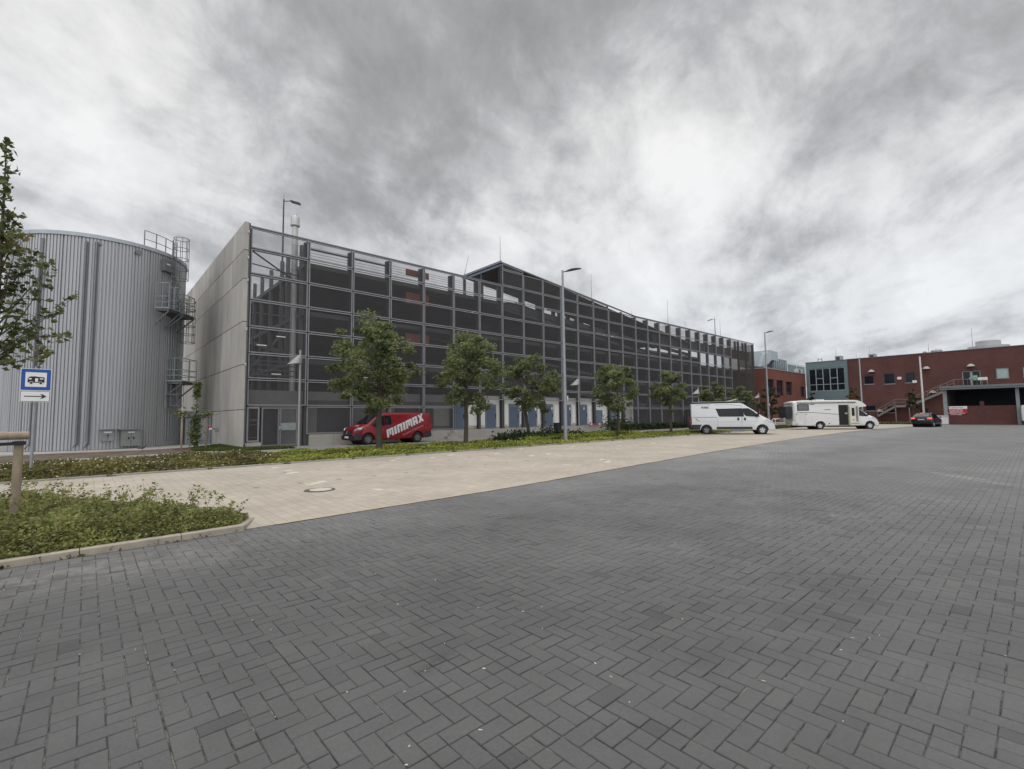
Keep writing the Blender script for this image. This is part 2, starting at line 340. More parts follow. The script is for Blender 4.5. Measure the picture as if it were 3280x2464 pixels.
M_PAVE = paver_mat('dark_paver', False); M_PAVEF = paver_mat('dark_paver_far', True)
M_JOINT = mat('joint_sand', (.040, .039, .037), .95, var=.8, scale=26, c2=(.14, .133, .118))

g = MB(); N_ = 64
g.add([(math.cos(2*math.pi*i/N_)*2500, math.sin(2*math.pi*i/N_)*2500, -.05) for i in range(N_)], [tuple(range(N_))])
struct(g.obj('ground', mat('far_ground', (.16, .155, .15), .9, var=.15, scale=.05)))

NEAR = 12.0
# far dark paving: ring sector from NEAR outwards, cut along the beige edge
far = MB(); angs = [R_(a) for a in np.linspace(-75, 130, 140)]
def clip_out(a):
    lo, hi = NEAR-.2, 82.0; c, s_ = math.cos(a), math.sin(a)
    r = hi
    for k in range(400):
        rr = lo+(hi-lo)*k/400
        if rr*s_ > edgeY(rr*c)+.35: r = rr; break
    if c > 0: r = min(r, 80.5/c)
    return max(r, lo)
VV = []; FF = []
for i, a in enumerate(angs):
    r = clip_out(a); VV += [((NEAR-.2)*math.cos(a), (NEAR-.2)*math.sin(a), -.004), (r*math.cos(a), r*math.sin(a), -.004)]
    if i: n = 2*i; FF.append((n-2, n-1, n+1, n))
far.add(VV, FF)
struct(far.obj('dark_paving_far', M_PAVEF, fix=False))
bed = MB(); bed.add([(math.cos(2*math.pi*i/96)*NEAR, math.sin(2*math.pi*i/96)*NEAR, -.0065) for i in range(96)], [tuple(range(96))])
struct(bed.obj('joint_bed', M_JOINT))

# near pavers, each a bevelled stone
w = .1125; ox, oy = 1.267, 2.25; V = []; F = []
def paver(x0, x1, y0, y1):
    g_ = random.choice((.0008, .0012, .0016, .003)); b_ = .0035
    x0 += g_+random.uniform(0, .0015); x1 -= g_+random.uniform(0, .0015); y0 += g_+random.uniform(0, .0015); y1 -= g_+random.uniform(0, .0015)
    dz = random.gauss(0, .0011); tx = random.gauss(0, .006); ty = random.gauss(0, .006)
    if random.random() < .03: dz -= .003
    cx, cy = (x0+x1)/2, (y0+y1)/2; n = len(V); ro = random.gauss(0, .0075); jx = random.gauss(0, .0007); jy = random.gauss(0, .0007)
    if random.random() < .05: ro *= 2.2; jx *= 2; dz += random.uniform(-.003, .002)
    for (ins, zz_) in ((0, -.018), (0, -.004), (b_, 0)):
        for (x, y) in ((x0+ins, y0+ins), (x1-ins, y0+ins), (x1-ins, y1-ins), (x0+ins, y1-ins)):
            V.append((x+jx-(y-cy)*ro, y+jy+(x-cx)*ro, zz_+dz+(x-cx)*tx+(y-cy)*ty if zz_ > -.01 else zz_))
    for k in (0, 4):
        for q in range(4): F.append((n+k+q, n+k+(q+1) % 4, n+k+4+(q+1) % 4, n+k+4+q))
    F.append((n+8, n+9, n+10, n+11))
def in_view(x, y):
    r = math.hypot(x, y)
    if r > NEAR or r < 1.0: return False
    a = math.degrees(math.atan2(y, x))
    return -8 < a < 104
for i in range(-50, 110):
    for j in range(-90, 40):
        x0 = ox+i*w; y1 = oy-j*w; cx, cy = x0+w/2, y1-w/2
        if not in_view(cx, cy) or cy > edgeY(cx)+.25: continue
        seamL = cx < .39
        x0 += -.005 if seamL else 0.0
        k = ((i-j) % 4) if not seamL else ((-i-j) % 4)
        if seamL:
            # mirrored bond left of the straight seam
            if k == 0:
                xa, xb, ya, yb = x0-w, x0+w, y1-w, y1
            elif k == 3: xa, xb, ya, yb = x0, x0+w, y1-2*w, y1
            elif k == 1:
                if x0+w+w > .392+.001: xa, xb, ya, yb = x0, x0+w, y1-w, y1   # cut piece against the seam
                else: continue
            else: continue
        else:
            if k == 0: xa, xb, ya, yb = x0, x0+2*w, y1-w, y1
            elif k == 3: xa, xb, ya, yb = x0, x0+w, y1-2*w, y1
            elif k == 1:
                if x0-w < .39-.05: xa, xb, ya, yb = x0, x0+w, y1-w, y1
                else: continue
            else: continue
        if abs((ya+yb)/2-1.27) < .06 and random.random() < .6: pass
        if (xb-xa > .2 or yb-ya > .2) and random.random() < .12:
            if xb-xa > .2: paver(xa, xa+w, ya, yb); paver(xa+w, xb, ya, yb)
            else: paver(xa, xb, ya, ya+w); paver(xa, xb, ya+w, yb)
        else: paver(xa, xb, ya, yb)
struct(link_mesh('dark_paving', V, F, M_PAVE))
print('pavers', len(F)//9)

# pale chips lying in the joints
ch = MB()
for k in range(120):
    a = R_(random.uniform(2, 96)); r = 1.6+9*random.random()**1.2; x, y = r*math.cos(a), r*math.sin(a)
    if y > edgeY(x)-.3: continue
    x = ox+round((x-ox)/w)*w+random.uniform(-.004, .004) if random.random() < .5 else x
    s_ = random.uniform(.0018, .0042); el = random.uniform(1, 3.2); th = random.uniform(0, 3.14)
    ch.obox((x, y, .001), (math.cos(th)*s_*el, math.sin(th)*s_*el, 0), (-math.sin(th)*s_, math.cos(th)*s_, 0), (0, 0, .0022))
tag(ch.obj('stone_chips', mat('chip_pale', (.42, .39, .33), .8, island=.35)), 'tiny pale stone chips scattered over the dark herringbone paving', 'stone chips', kind='stuff')

# ---- beige paving
def beige_mat():
    m = bpy.data.materials.new('beige_paver'); m.use_nodes = True; t = m.node_tree; L = t.links.new; b = t.nodes['Principled BSDF']
    b.inputs['Roughness'].default_value = .85; b.inputs['Specular IOR Level'].default_value = .25
    co = t.nodes.new('ShaderNodeTexCoord'); mp_ = t.nodes.new('ShaderNodeMapping'); mp_.inputs['Rotation'].default_value = (0, 0, R_(90)); L(co.outputs['Object'], mp_.inputs[0])
    br = t.nodes.new('ShaderNodeTexBrick'); L(mp_.outputs[0], br.inputs['Vector']); br.inputs['Scale'].default_value = 1; br.inputs['Brick Width'].default_value = .30; br.inputs['Row Height'].default_value = .20
    br.inputs['Mortar Size'].default_value = .006; br.inputs['Mortar Smooth'].default_value = .3; br.inputs['Color1'].default_value = (.345, .305, .255, 1); br.inputs['Color2'].default_value = (.39, .348, .292, 1); br.inputs['Mortar'].default_value = (.25, .215, .17, 1)
    def N(scale, det=6, rough=.6):
        n = t.nodes.new('ShaderNodeTexNoise'); n.inputs['Scale'].default_value = scale; n.inputs['Detail'].default_value = det; n.inputs['Roughness'].default_value = rough; L(co.outputs['Object'], n.inputs['Vector']); return n.outputs['Fac']
    def mr(src, a, b2, c, d):
        r = t.nodes.new('ShaderNodeMapRange'); L(src, r.inputs[0])
        for i, q in enumerate((a, b2, c, d)): r.inputs[i+1].default_value = q
        return r.outputs[0]
    a_ = t.nodes.new('ShaderNodeMath'); a_.operation = 'MULTIPLY'; L(mr(N(.5), .3, .7, .88, 1.12), a_.inputs[0]); L(mr(N(60, 4, .7), .3, .7, .9, 1.1), a_.inputs[1])
    vs = t.nodes.new('ShaderNodeVectorMath'); vs.operation = 'SCALE'; L(br.outputs['Color'], vs.inputs[0]); L(a_.outputs[0], vs.inputs['Scale'])
    x = t.nodes.new('ShaderNodeMixRGB'); L(mr(N(1.1, 7, .7), .60, .70, 0, .45), x.inputs[0]); L(vs.outputs[0], x.inputs[1]); x.inputs[2].default_value = (.50, .46, .39, 1)
    L(x.outputs[0], b.inputs['Base Color']); MATS['beige'] = m; return m
M_BEI = beige_mat()
bg_ = MB(); xs = list(np.linspace(-9, 79.5, 120)); VV = []; FF = []
for i, x in enumerate(xs):
    VV += [(x, edgeY(x), .006), (x, 18.05 if x < 34 else 18.05+(x-34)*.02, .006)]
    if i: n = 2*i; FF.append((n-2, n, n+1, n-1))
bg_.add(VV, FF); struct(bg_.obj('beige_paving', M_BEI))
# pale border course between the two pavings
bc = MB(); x = 2.2
while x < 74:
    x2 = x+1.0; y0, y1 = edgeY(x), edgeY(x2); bc.add([(x+.004, y0-.03, .009), (x2-.004, y1-.03, .009), (x2-.004, y1+.07, .009), (x+.004, y0+.07, .009)], [(0, 1, 2, 3)]); x = x2
struct(bc.obj('paving_border', mat('border_stone', (.38, .315, .225), .85, island=.10)))
# dark drainage marks and small paler repairs in beige paving
dm = MB()
for (Yr, x0, n) in ((12.35, 2.0, 13), (15.1, 4.4, 24)):
    for k in range(n): x = x0+k*.98+random.uniform(-.01, .01); dm.add([(x, Yr, .0105), (x+.12, Yr, .0105), (x+.12, Yr+.05, .0105), (x, Yr+.05, .0105)], [(0, 1, 2, 3)])
struct(dm.obj('drain_marks', mat('drain_dark', (.05, .045, .04), .9)))
dm = MB()
for k in range(26):
    x = random.uniform(3, 24); y = random.uniform(edgeY(x)+.4, 17); x = round(x/.2)*.2
    for q in range(random.choice((1, 2, 3))): dm.box(x+q*.2+.006, x+q*.2+.194, y+q*.15, y+q*.15+.29, .007, .0095)
struct(dm.obj('pale_slabs', mat('slab_pale', (.50, .45, .36), .85, island=.08)))

# ---- path, soil, concrete strips
def sheet(name, pts, z, m):
    a = MB(); a.add([(x, y, z) for x, y in pts], [tuple(range(len(pts)))]); return struct(a.obj(name, m))
M_PATH = mat('path_asphalt', (.27, .262, .25), .9, var=.12, scale=2, bump=.2, bscale=80)
sheet('service_path', [(-30, 22.8), (120, 22.8), (120, 60), (-30, 60)], -.01, M_PATH)
M_SOIL = mat('soil', (.105, .075, .052), .95, var=.35, scale=4, bump=.6, bscale=12, c2=(.16, .12, .085))
sheet('verge_soil', [(-9, 26.0), (2.2, 28.6), (6.3, 29.3), (5.4, 33.3), (4.7, 33.6), (-9, 31.5)], .004, M_SOIL)
sheet('tank_apron', [(-12, 31.6), (-3, 33.2), (2.5, 32.6), (6.4, 34.4), (6.4, 60), (-12, 60)], .008, mat('apron_conc', (.42, .40, .36), .85, var=.1))
sheet('bed_soil', [(-9, 18.1), (47.0, 18.1), (47.0, 21.8), (30, 23.6), (8, 23.8), (4, 22.8), (-9, 22.6)], .012, M_SOIL)
sheet('near_bed_soil', [(-6, 7.62), (1.72, 7.86), (2.02, 8.6), (-.1, 11.9), (-6, 12.6)], .05, M_SOIL)
sheet('far_path', [(79.5, -20), (130, -20), (130, 22.8), (47.2, 22.8), (47.2, 18.3), (79.5, 18.5)], .002, mat('far_path', (.30, .285, .25), .9))
# kerbs: stones with joints
def kerb(name, pts, h, wd, m, seg=1.0, taper_end=False):
    k = MB()
    for (a, b) in zip(pts[:-1], pts[1:]):
        a, b = Vector((*a, 0)), Vector((*b, 0)); Ld = (b-a).length; d = (b-a).normalized(); nrm_ = Vector((-d.y, d.x, 0)); q = 0.0
        while q < Ld-.02:
            q2 = min(q+seg, Ld); p0, p1 = a+d*(q+.004), a+d*(q2-.004)
            h0 = h; h1 = h*(.18 if (taper_end and (a, b) and b == Vector((*pts[-1], 0)) and q2 >= Ld-.01) else 1)
            P = [p0, p1, p1+nrm_*wd, p0+nrm_*wd]; c_ = .012
            top = [P[0]+nrm_*c_+Vector((0, 0, h0)), P[1]+nrm_*c_+Vector((0, 0, h1)), P[2]+Vector((0, 0, h1)), P[3]+Vector((0, 0, h0))]
            low = [P[0]+Vector((0, 0, h0-c_)), P[1]+Vector((0, 0, h1-c_))]
            base = [p+Vector((0, 0, -.04)) for p in P]
            k.add(base+top+low, [(0, 1, 9, 8), (8, 9, 5, 4), (4, 5, 6, 7), (1, 2, 6, 5, 9), (3, 0, 8, 4, 7), (2, 3, 7, 6)]); q = q2
    return struct(k.obj(name, m))
M_KERB = mat('kerb_stone', (.34, .30, .24), .85, var=.18, scale=6, bump=.4, bscale=120, island=.08)
kerb('near_kerb', [(-6, 7.50), (1.75, 7.74), (2.10, 8.62)], .085, .11, M_KERB, taper_end=True)
kerb('near_kerb_back', [(2.02, 8.60), (-.1, 11.9), (-6, 12.6)], .02, .08, M_KERB)
kerb('bed_kerb', [(-9, 18.0), (47, 18.0)], .06, .09, mat('kerb_grey', (.27, .255, .225), .9, var=.18, island=.12), seg=2.4)
kerb('bed_back_kerb', [(8, 23.85), (30, 23.65), (47, 21.85)], .05, .08, M_KERB, seg=1.0)

# manhole
c = PG(1024, 1571); t_ = empty('manhole_cover', (c.x, c.y, 0), 0, 'round manhole cover with pale concrete centre and rusty iron ring in the beige paving', 'manhole cover')
mh = MB(); mh.lathe((c.x, c.y, .008), [(.33, 0), (.33, .006), (.31, .008)], 40); mh.obj('ring', mat('rusty_iron', (.075, .045, .032), .8, var=.4, scale=8), t_)
mh = MB(); mh.lathe((c.x+.02, c.y, .014), [(.235, 0), (.235, .005), (.22, .006)], 40); mh.obj('cover', mat('cover_conc', (.46, .42, .36), .85), t_)
# ================================================================== parking garage
M_GALV = mat('galvanised_frame', (.26, .263, .275), .55, .25, var=.15, scale=2)
M_GALVD = mat('galvanised_dark', (.055, .056, .062), .6, .3, var=.2)
M_MESH = meshmat('expanded_mesh', (.128, .123, .128), .38)
M_MESHF = meshmat('expanded_mesh_dense', (.085, .075, .07), .58)
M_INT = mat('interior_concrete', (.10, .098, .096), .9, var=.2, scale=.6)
M_STEEL = mat('steel_column', (.07, .072, .078), .6, .2)
M_FIRE = mat('firewall_concrete', (.45, .428, .388),   .88, var=.22, scale=.7, bump=.15, island=.15, stretch=(1, 1, .35), c2=(.37, .355, .33))
M_GREYW = mat('grey_render', (.24, .235, .225), .9, var=.08)
M_WHITEW = mat('white_render', (.66, .64, .61), .85, var=.06, scale=1.5)
M_BLUE = mat('blue_door', (.125, .165, .225), .5, var=.06)
M_BLUED = mat('blue_door_panel', (.09, .12, .17), .5, var=.06)
FY = 29.6
GAR = empty('parking_garage', (6.5, FY, 0), 0, 'long multi-storey parking garage behind grey steel frames with dark mesh panels', 'building')
PX_ = [6.63, 9.87, 12.70, 15.40, 18.08, 20.73, 23.25, 25.68, 28.14, 30.60, 33.03, 35.45, 37.92, 40.44, 42.88, 45.45, 47.9, 50.4, 52.9, 55.45, 57.9, 60.4, 62.8, 65.22, 67.62, 70.15]
ROWS = [12.65, 11.41, 9.93, 8.42, 6.87, 5.36, 3.90, 2.36]
def topz(x): return 14.58-.0985*(x-25.65)
def frame(mb, q, y0, y1, fw):
    # q: four (x,z) corners bl,br,tr,tl
    (a, b), (c, d), (e_, f_), (g_, h_) = q
    inn = [(a+fw, b+fw), (c-fw, d+fw), (e_-fw, f_-fw), (g_+fw, h_-fw)]
    if inn[3][1] <= inn[0][1]+.02 or inn[2][1] <= inn[1][1]+.02: return None
    V = [(x, y0, z) for x, z in q]+[(x, y0, z) for x, z in inn]+[(x, y1, z) for x, z in q]+[(x, y1, z) for x, z in inn]
    F = []
    for i in range(4):
        j = (i+1) % 4; F += [(i, j, 4+j, 4+i), (8+i, 12+i, 12+j, 8+j), (i, 8+i, 8+j, j), (4+i, 4+j, 12+j, 12+i)]
    mb.add(V, F); return inn
GAP = .03; FW = .062
for bi in range(len(PX_)-1):
    x0, x1 = PX_[bi]+GAP, PX_[bi+1]-GAP; xc = (x0+x1)/2; fr = MB(); ms = MB()
    rows = [(ROWS[i+1], ROWS[i]) for i in range(len(ROWS)-2)]
    if xc < 20.7: rows += [(2.36, 3.90)]
    elif xc < 41.8: rows += [(2.95, 3.90)]
    else: rows += [(2.36, 3.90), (.42, 2.36)]
    if 9.9 < xc < 20.7: rows += [(.66, 2.36)]
    quads = []
    for lo, hi in rows:
        quads.append([(x0, lo+GAP), (x1, lo+GAP), (x1, hi-GAP), (x0, hi-GAP)])
    if 25.6 < xc < 45.4:
        quads = quads[1:] if False else quads
        quads[0] = [(x0, 11.41+GAP), (x1, 11.41+GAP), (x1, min(12.70, topz(x1))-GAP), (x0, min(12.70, topz(x0))-GAP)]
        for lo, hi in ((12.70, 14.05), (14.05, 20)):
            za, zb = min(hi, topz(x0)), min(hi, topz(x1))
            if za > lo+.16 and zb > lo+.16: quads.append([(x0, lo+GAP), (x1, lo+GAP), (x1, zb-GAP), (x0, za-GAP)])
    for q in quads:
        inn = frame(fr, q, FY, FY+.07, FW if xc < 42 else FW*.9)
        if inn: ms.add([(x, FY+.035, z) for x, z in inn], [(0, 1, 2, 3)])
    fr.obj('panel_frame', M_GALV, GAR); ms.obj('mesh_panel', M_MESH, GAR, fix=False)
# dense end bays without light frames
ms = MB(); ms.add([(70.2, FY+.03, .4), (78.5, FY+.03, .4), (78.5, FY+.03, 12.6), (70.2, FY+.03, 12.6)], [(0, 1, 2, 3)]); ms.add([(78.5, FY+.03, .4), (78.5, 34.9, .4), (78.5, 34.9, 12.6), (78.5, FY+.03, 12.6)], [(0, 1, 2, 3)])
tag(ms.obj('mesh_panel', M_MESHF, GAR, fix=False), 'denser dark mesh wrapping the far end of the facade')
# sloping canopy top rail and main top rail
tr = MB()
tr.prism([(25.6, FY-.03, 14.58), (45.5, FY-.03, topz(45.5)), (45.5, FY-.03, topz(45.5)+.10), (25.6, FY-.03, 14.68)], (0, .16, 0))
tr.box(6.6, 25.58, FY-.02, FY+.10, 12.65, 12.72); tr.box(45.52, 78.55, FY-.02, FY+.10, 12.65, 12.74)
tr.obj('top_rail', mat('top_rail', (.17, .19, .215), .5, .3), GAR)
# steel posts behind the panels
for i, x in enumerate(PX_+[73.0, 75.8, 78.4]):
    p = MB(); zt = topz(x)-.05 if 25.6 < x < 45.5 else 12.6
    zb = .64 if 10 < x < 42.5 else .0
    p.box(x-.11, x+.11, FY+.10, FY+.13, zb, zt); p.box(x-.11, x+.11, FY+.33, FY+.36, zb, zt); p.box(x-.012, x+.012, FY+.13, FY+.33, zb, zt)
    if 23.5 < x < 42: p.box(x+.13, x+.20, FY+.12, FY+.2, .64, 2.95)
    p.obj('post', M_STEEL, GAR)
# floor slabs, ramp, roof deck
def part(name, mb, m, **k): return mb.obj(name, m, GAR, **k)
for zt in (2.75, 5.30, 8.30):
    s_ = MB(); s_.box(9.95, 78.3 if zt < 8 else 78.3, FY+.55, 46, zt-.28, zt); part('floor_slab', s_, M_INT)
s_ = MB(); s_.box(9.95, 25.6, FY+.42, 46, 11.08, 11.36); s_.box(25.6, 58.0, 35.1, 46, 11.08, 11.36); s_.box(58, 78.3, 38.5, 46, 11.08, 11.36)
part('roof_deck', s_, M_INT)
s_ = MB(); s_.prism([(25.6, FY+.5, 11.05), (55, FY+.5, 8.3), (55, FY+.5, 8.05), (25.6, FY+.5, 10.75)], (0, 4.9, 0)); part('ramp', s_, M_INT)
s_ = MB(); s_.prism([(25.6, FY+.42, 11.36), (27.5, FY+.42, 11.36), (58, FY+.42, 9.6), (58, FY+.42, 9.2), (25.6, FY+.42, 10.9)], (0, .06, 0)); part('ramp_beam', s_, M_STEEL)
s_ = MB(); s_.prism([(20, FY+2.5, 8.1), (50, FY+2.5, 5.3), (50, FY+2.5, 5.05), (20, FY+2.5, 7.85)], (0, .2, 0)); s_.prism([(24, FY+2.5, 5.2), (56, FY+2.5, 2.6), (56, FY+2.5, 2.35), (24, FY+2.5, 4.95)], (0, .2, 0)); part('ramp_beam', s_, mat('ramp_light', (.16, .16, .155), .8))
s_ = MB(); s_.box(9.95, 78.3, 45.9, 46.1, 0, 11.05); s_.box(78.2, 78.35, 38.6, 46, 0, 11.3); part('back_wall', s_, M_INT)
s_ = MB(); s_.box(50.0, 78.3, FY+.7, FY+.85, 10.0, 11.38); part('deck_edge', s_, M_INT)
s_ = MB(); s_.box(78.15, 78.3, 30.3, 38.6, 0, 8.3); part('end_wall', s_, M_INT)
# sloping barrier wall behind the covered ramp: openings between it and the soffit
def barz(x): return 13.15-.122*(x-32.7)
s_ = MB(); s_.prism([(27.2, 35.0, 8), (60, 35.0, 8), (60, 35.0, barz(60)), (32.2, 35.0, barz(32.2)), (27.2, 35.0, 12.55)], (0, .15, 0)); part('barrier_wall', s_, M_INT)
def soffit(x): return 14.60-.118*(x-25.65)
cn = MB(); cn.prism([(25.5, FY+.12, 14.70), (58, FY+.12, soffit(58)+.08), (58, FY+.12, soffit(58)), (25.5, FY+.12, 14.60)], (0, 5.5, 0)); part('canopy_roof', cn, mat('canopy_soffit', (.16, .15, .14), .8, var=.15))
cn = MB(); cn.obox((25.55, 32.4, 14.66), (.07, 0, 0), (0, 2.85, 0), (0, 0, .09)); cn.obox((25.62, 32.4, 14.42), (.04, 0, 0), (0, 2.75, 0), (0, 0, .09)); part('canopy_edge', cn, mat('canopy_edge', (.20, .235, .28), .5, .3))
for (xa, ya) in ((25.7, 35.0), (25.7, 32.4)):
    p = MB(); p.box(xa-.1, xa+.1, ya-.1, ya+.1, 11.36, 14.35); part('canopy_post', p, M_STEEL)
OP = [(1617, 1664, 958), (1680, 1718, 975), (1742, 1769, 990), (1777, 1789, 1004), (1802, 1815, 1015), (1824, 1843, 1022), (1868, 1893, 1040), (1913, 1940, 1056), (1956, 1984, 1071), (1996, 2019, 1081), (2036, 2052, 1090)]
for k in range(len(OP)-1):
    xa = PY(OP[k][1], OP[k][2], 35).x; xb = PY(OP[k+1][0], OP[k+1][2], 35).x
    p = MB(); p.box(xa, xb, 34.95, 35.2, barz((xa+xb)/2)-1.2, soffit((xa+xb)/2)+.05); part('canopy_post', p, M_STEEL)
# openings' rail
p = MB(); p.tube((27.5, 34.9, barz(27.5)+.62), (52, 34.9, barz(52)+.62), .045); p.tube((27.5, 34.9, barz(27.5)+.34), (52, 34.9, barz(52)+.34), .012); part('hand_rail', p, M_STEEL)
# parapet posts and cables on the roof
for i, x in enumerate(PX_[1:]+[72.6, 75.4]):
    if 27 < x < 44: continue
    p = MB(); p.box(x-.15, x-.11, FY+.4, FY+.62, 11.3, 12.6); p.box(x+.11, x+.15, FY+.4, FY+.62, 11.3, 12.6); p.box(x-.11, x+.11, FY+.49, FY+.52, 11.3, 12.6); part('parapet_post', p, M_STEEL)
cb_ = MB()
for z in (11.56, 11.74, 11.92, 12.10, 12.28, 12.44):
    cb_.tube((9.95, FY+.66, z), (25.5, FY+.66, z), .013, n=5); cb_.tube((52, FY+.66, z), (78.3, FY+.66, z), .013, n=5); cb_.tube((9.95, FY+.6, z), (9.95, 45, z), .013, n=5)
part('cable_rail', cb_, mat('cable', (.14, .14, .145), .6, .3))
p = MB(); p.box(9.9, 15.3, FY+.5, FY+.58, 12.26, 12.34); part('hand_rail', p, M_STEEL)
# side facade behind the corner shaft (plane x = 9.9)
for y in (31.0, 32.3, 33.78, 35.1, 37.75, 40.2, 42.4, 44.8):
    p = MB(); p.box(9.78, 10.0, y-.12, y+.12, .6, 12.72); part('side_post', p, mat('side_post', (.12, .122, .13), .6, .2))
p = MB()
for z in (11.30, 8.25, 5.25, 2.7): p.box(9.80, 10.02, FY+.5, 46, z-.16, z+.08)
p.prism([(9.85, 30.2, 8.6), (9.85, 45, 5.5), (9.85, 45, 5.2), (9.85, 30.2, 8.3)], (.1, 0, 0)); p.prism([(9.85, 30.2, 5.4), (9.85, 45, 8.5), (9.85, 45, 8.2), (9.85, 30.2, 5.1)], (.1, 0, 0))
part('side_beam', p, mat('side_post', (.1, .1, .1)))
# frame brace in the corner bay
p = MB(); p.tube((6.8, FY+.2, 11.3), (9.7, FY+1.2, 10.1), .05); p.tube((6.7, FY+.25, 10.6), (9.8, FY+.9, 10.5), .035); part('brace', p, M_STEEL)
for z in (11.41, 9.93, 8.42):
    p = MB(); p.box(6.7, 9.85, FY+.12, FY+.24, z-.07, z+.05); part('rail', p, M_STEEL)
for z in (4.25, 4.55, 4.85, 5.1): p = MB(); p.box(6.7, 9.5, FY+1.2, FY+1.26, z-.03, z+.03); part('louvre', p, mat('louvre_grey', (.13, .13, .135), .6))
# ground storey walls
p = MB(); p.box(6.55, 20.8, FY+.62, FY+.85, 0, 3.30); part('lower_wall', p, M_GREYW)
p = MB(); p.box(20.8, 44.6, FY+.42, FY+.6, .64, 3.32); p.box(44.4, 44.6, FY+.1, FY+.42, 0, 3.3); part('lower_wall', p, M_WHITEW)
p = MB(); p.box(44.7, 78.3, FY+3.0, FY+3.2, 0, 2.6); part('lower_wall', p, M_INT)
# loading ledge with joints
p = MB(); x = 10.05
while x < 44.2:
    p.box(x+.006, min(x+1.45, 44.2)-.006, FY-.10, FY+.6, -.02, .635); x += 1.45
part('ledge', p, mat('ledge_conc', (.37, .35, .315), .88, var=.12, scale=1.3, island=.05))
p = MB(); p.box(6.6, 7.4, FY-.04, FY+.5, -.02, .30); part('plinth', p, mat('ledge_conc', (.37, .35, .315)))
st = MB()
for k in range(3): st.box(19.75+k*.28, 20.73, FY-.55+k*.0, FY-.11, -.01+k*.2 if k else -.01, .2*(k+1))
part('steps', st, mat('ledge_conc', (.37, .35, .315)))
# double entrance door in the corner bay
dr = MB(); dx0, dx1, dxm = PY(838, 1300, FY).x, PY(953, 1300, FY).x, PY(896, 1300, FY).x
d1 = dr
frame(d1, [(dx0, .05), (dxm-.01, .05), (dxm-.01, 2.28), (dx0, 2.28)], FY-.04, FY+.04, .085)
frame(d1, [(dxm+.01, .05), (dx1, .05), (dx1, 2.28), (dxm+.01, 2.28)], FY-.04, FY+.04, .085)
D = part('entrance_door', d1, mat('door_galv', (.19, .192, .2), .55, .3)); D['label'] = 'grey double mesh door at the corner'
p = MB(); p.add([(dx0+.08, FY, .1), (dx1-.08, FY, .1), (dx1-.08, FY, 2.2), (dx0+.08, FY, 2.2)], [(0, 1, 2, 3)])
o = p.obj('door_mesh', M_MESH, None, fix=False); o.parent = D; o.location = (-6.5, -FY, 0)
p = MB(); p.box(dxm+.09, dx1-.09, FY-.03, FY-.005, .95, 1.38); o = p.obj('door_plate', mat('plate_grey', (.25, .28, .28), .5)); o.parent = D; o.location = (-6.5, -FY, 0)
p = MB(); p.tube((dxm-.04, FY-.1, 1.12), (dxm+.08, FY-.1, 1.12), .018); p.box(dxm-.02, dxm+.02, FY-.1, FY-.04, 1.0, 1.2); o = p.obj('handle', mat('handle_steel', (.5, .5, .5), .3, .8)); o.parent = D; o.location = (-6.5, -FY, 0)
p = MB(); frame(p, [(6.66, .34), (dx0-.1, .34), (dx0-.1, 2.3), (6.66, 2.3)], FY, FY+.06, .085); p.box(6.75, dx0-.2, FY+.1, FY+.12, 1.5, 1.62); p.box(6.75, dx0-.15, FY+.1, FY+.12, 1.28, 1.33); p.box(6.75, dx0-.15, FY+.1, FY+.12, .55, .6); part('side_panel', p, M_GALV)
p = MB(); p.add([(6.72, FY+.03, .4), (dx0-.15, FY+.03, .4), (dx0-.15, FY+.03, 2.3), (6.72, FY+.03, 2.3)], [(0, 1, 2, 3)]); part('mesh_panel', p, M_MESHF, fix=False)
# dark recess behind the door
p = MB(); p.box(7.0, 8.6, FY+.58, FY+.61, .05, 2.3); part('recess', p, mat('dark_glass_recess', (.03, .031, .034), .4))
# roller shutters
for (xa, xb, za, zb) in ((10.75, 12.62, .76, 2.30), (16.1, 18.0, .70, 2.30), (18.2, 19.2, .7, 2.3)):
    p = MB()
    z = za
    while z < zb: p.box(xa, xb, FY+.55, FY+.60, z, z+.055); z += .075
    p.box(xa, xb, FY+.60, FY+.615, za, zb); part('roller_shutter', p, mat('shutter', (.085, .09, .095), .55, .3))
p = MB(); p.box(19.22, 20.6, FY+.5, FY+.58, .95, 2.35); part('wall_panel', p, mat('panel_grey', (.30, .295, .28), .85))
# blue doors, white panels
DRS = [(21.02, 21.98, .64, 2.72), (24.05, 25.2, .64, 2.62), (26.61, 27.78, .64, 2.69), (28.85, 29.95, .64, 2.62), (31.04, 32.08, .64, 2.70), (33.5, 34.58, .64, 2.69), (35.96, 37.03, .64, 2.71), (38.43, 39.48, .64, 2.16), (40.92, 41.95, .66, 2.14)]
for k, (xa, xb, za, zb) in enumerate(DRS):
    p = MB(); p.box(xa, xb, FY+.38, FY+.418, za, zb); d_ = part('blue_door', p, M_BLUE)
    def sub(nm, mb, m_): o = mb.obj(nm, m_); o.parent = d_; o.location = (-6.5, -FY, 0)
    if k < 7: p = MB(); p.box(xa+.15, xb-.15, FY+.365, FY+.379, za+.12, zb-.25); sub('door_panel', p, M_BLUED)
    p = MB(); p.box(xb-.13, xb-.05, FY+.34, FY+.378, za+.85, za+1.2); sub('handle', p, mat('handle_dark', (.03, .03, .03), .4))
    if k in (3, 4, 5, 6): p = MB(); xq = xb-.2 if k < 6 else (xa+xb)/2; p.box(xq-.06, xq+.08, FY+.35, FY+.377, zb-.5, zb-.28); sub('notice', p, mat('notice_paper', (.75, .75, .75), .8))
p = MB()
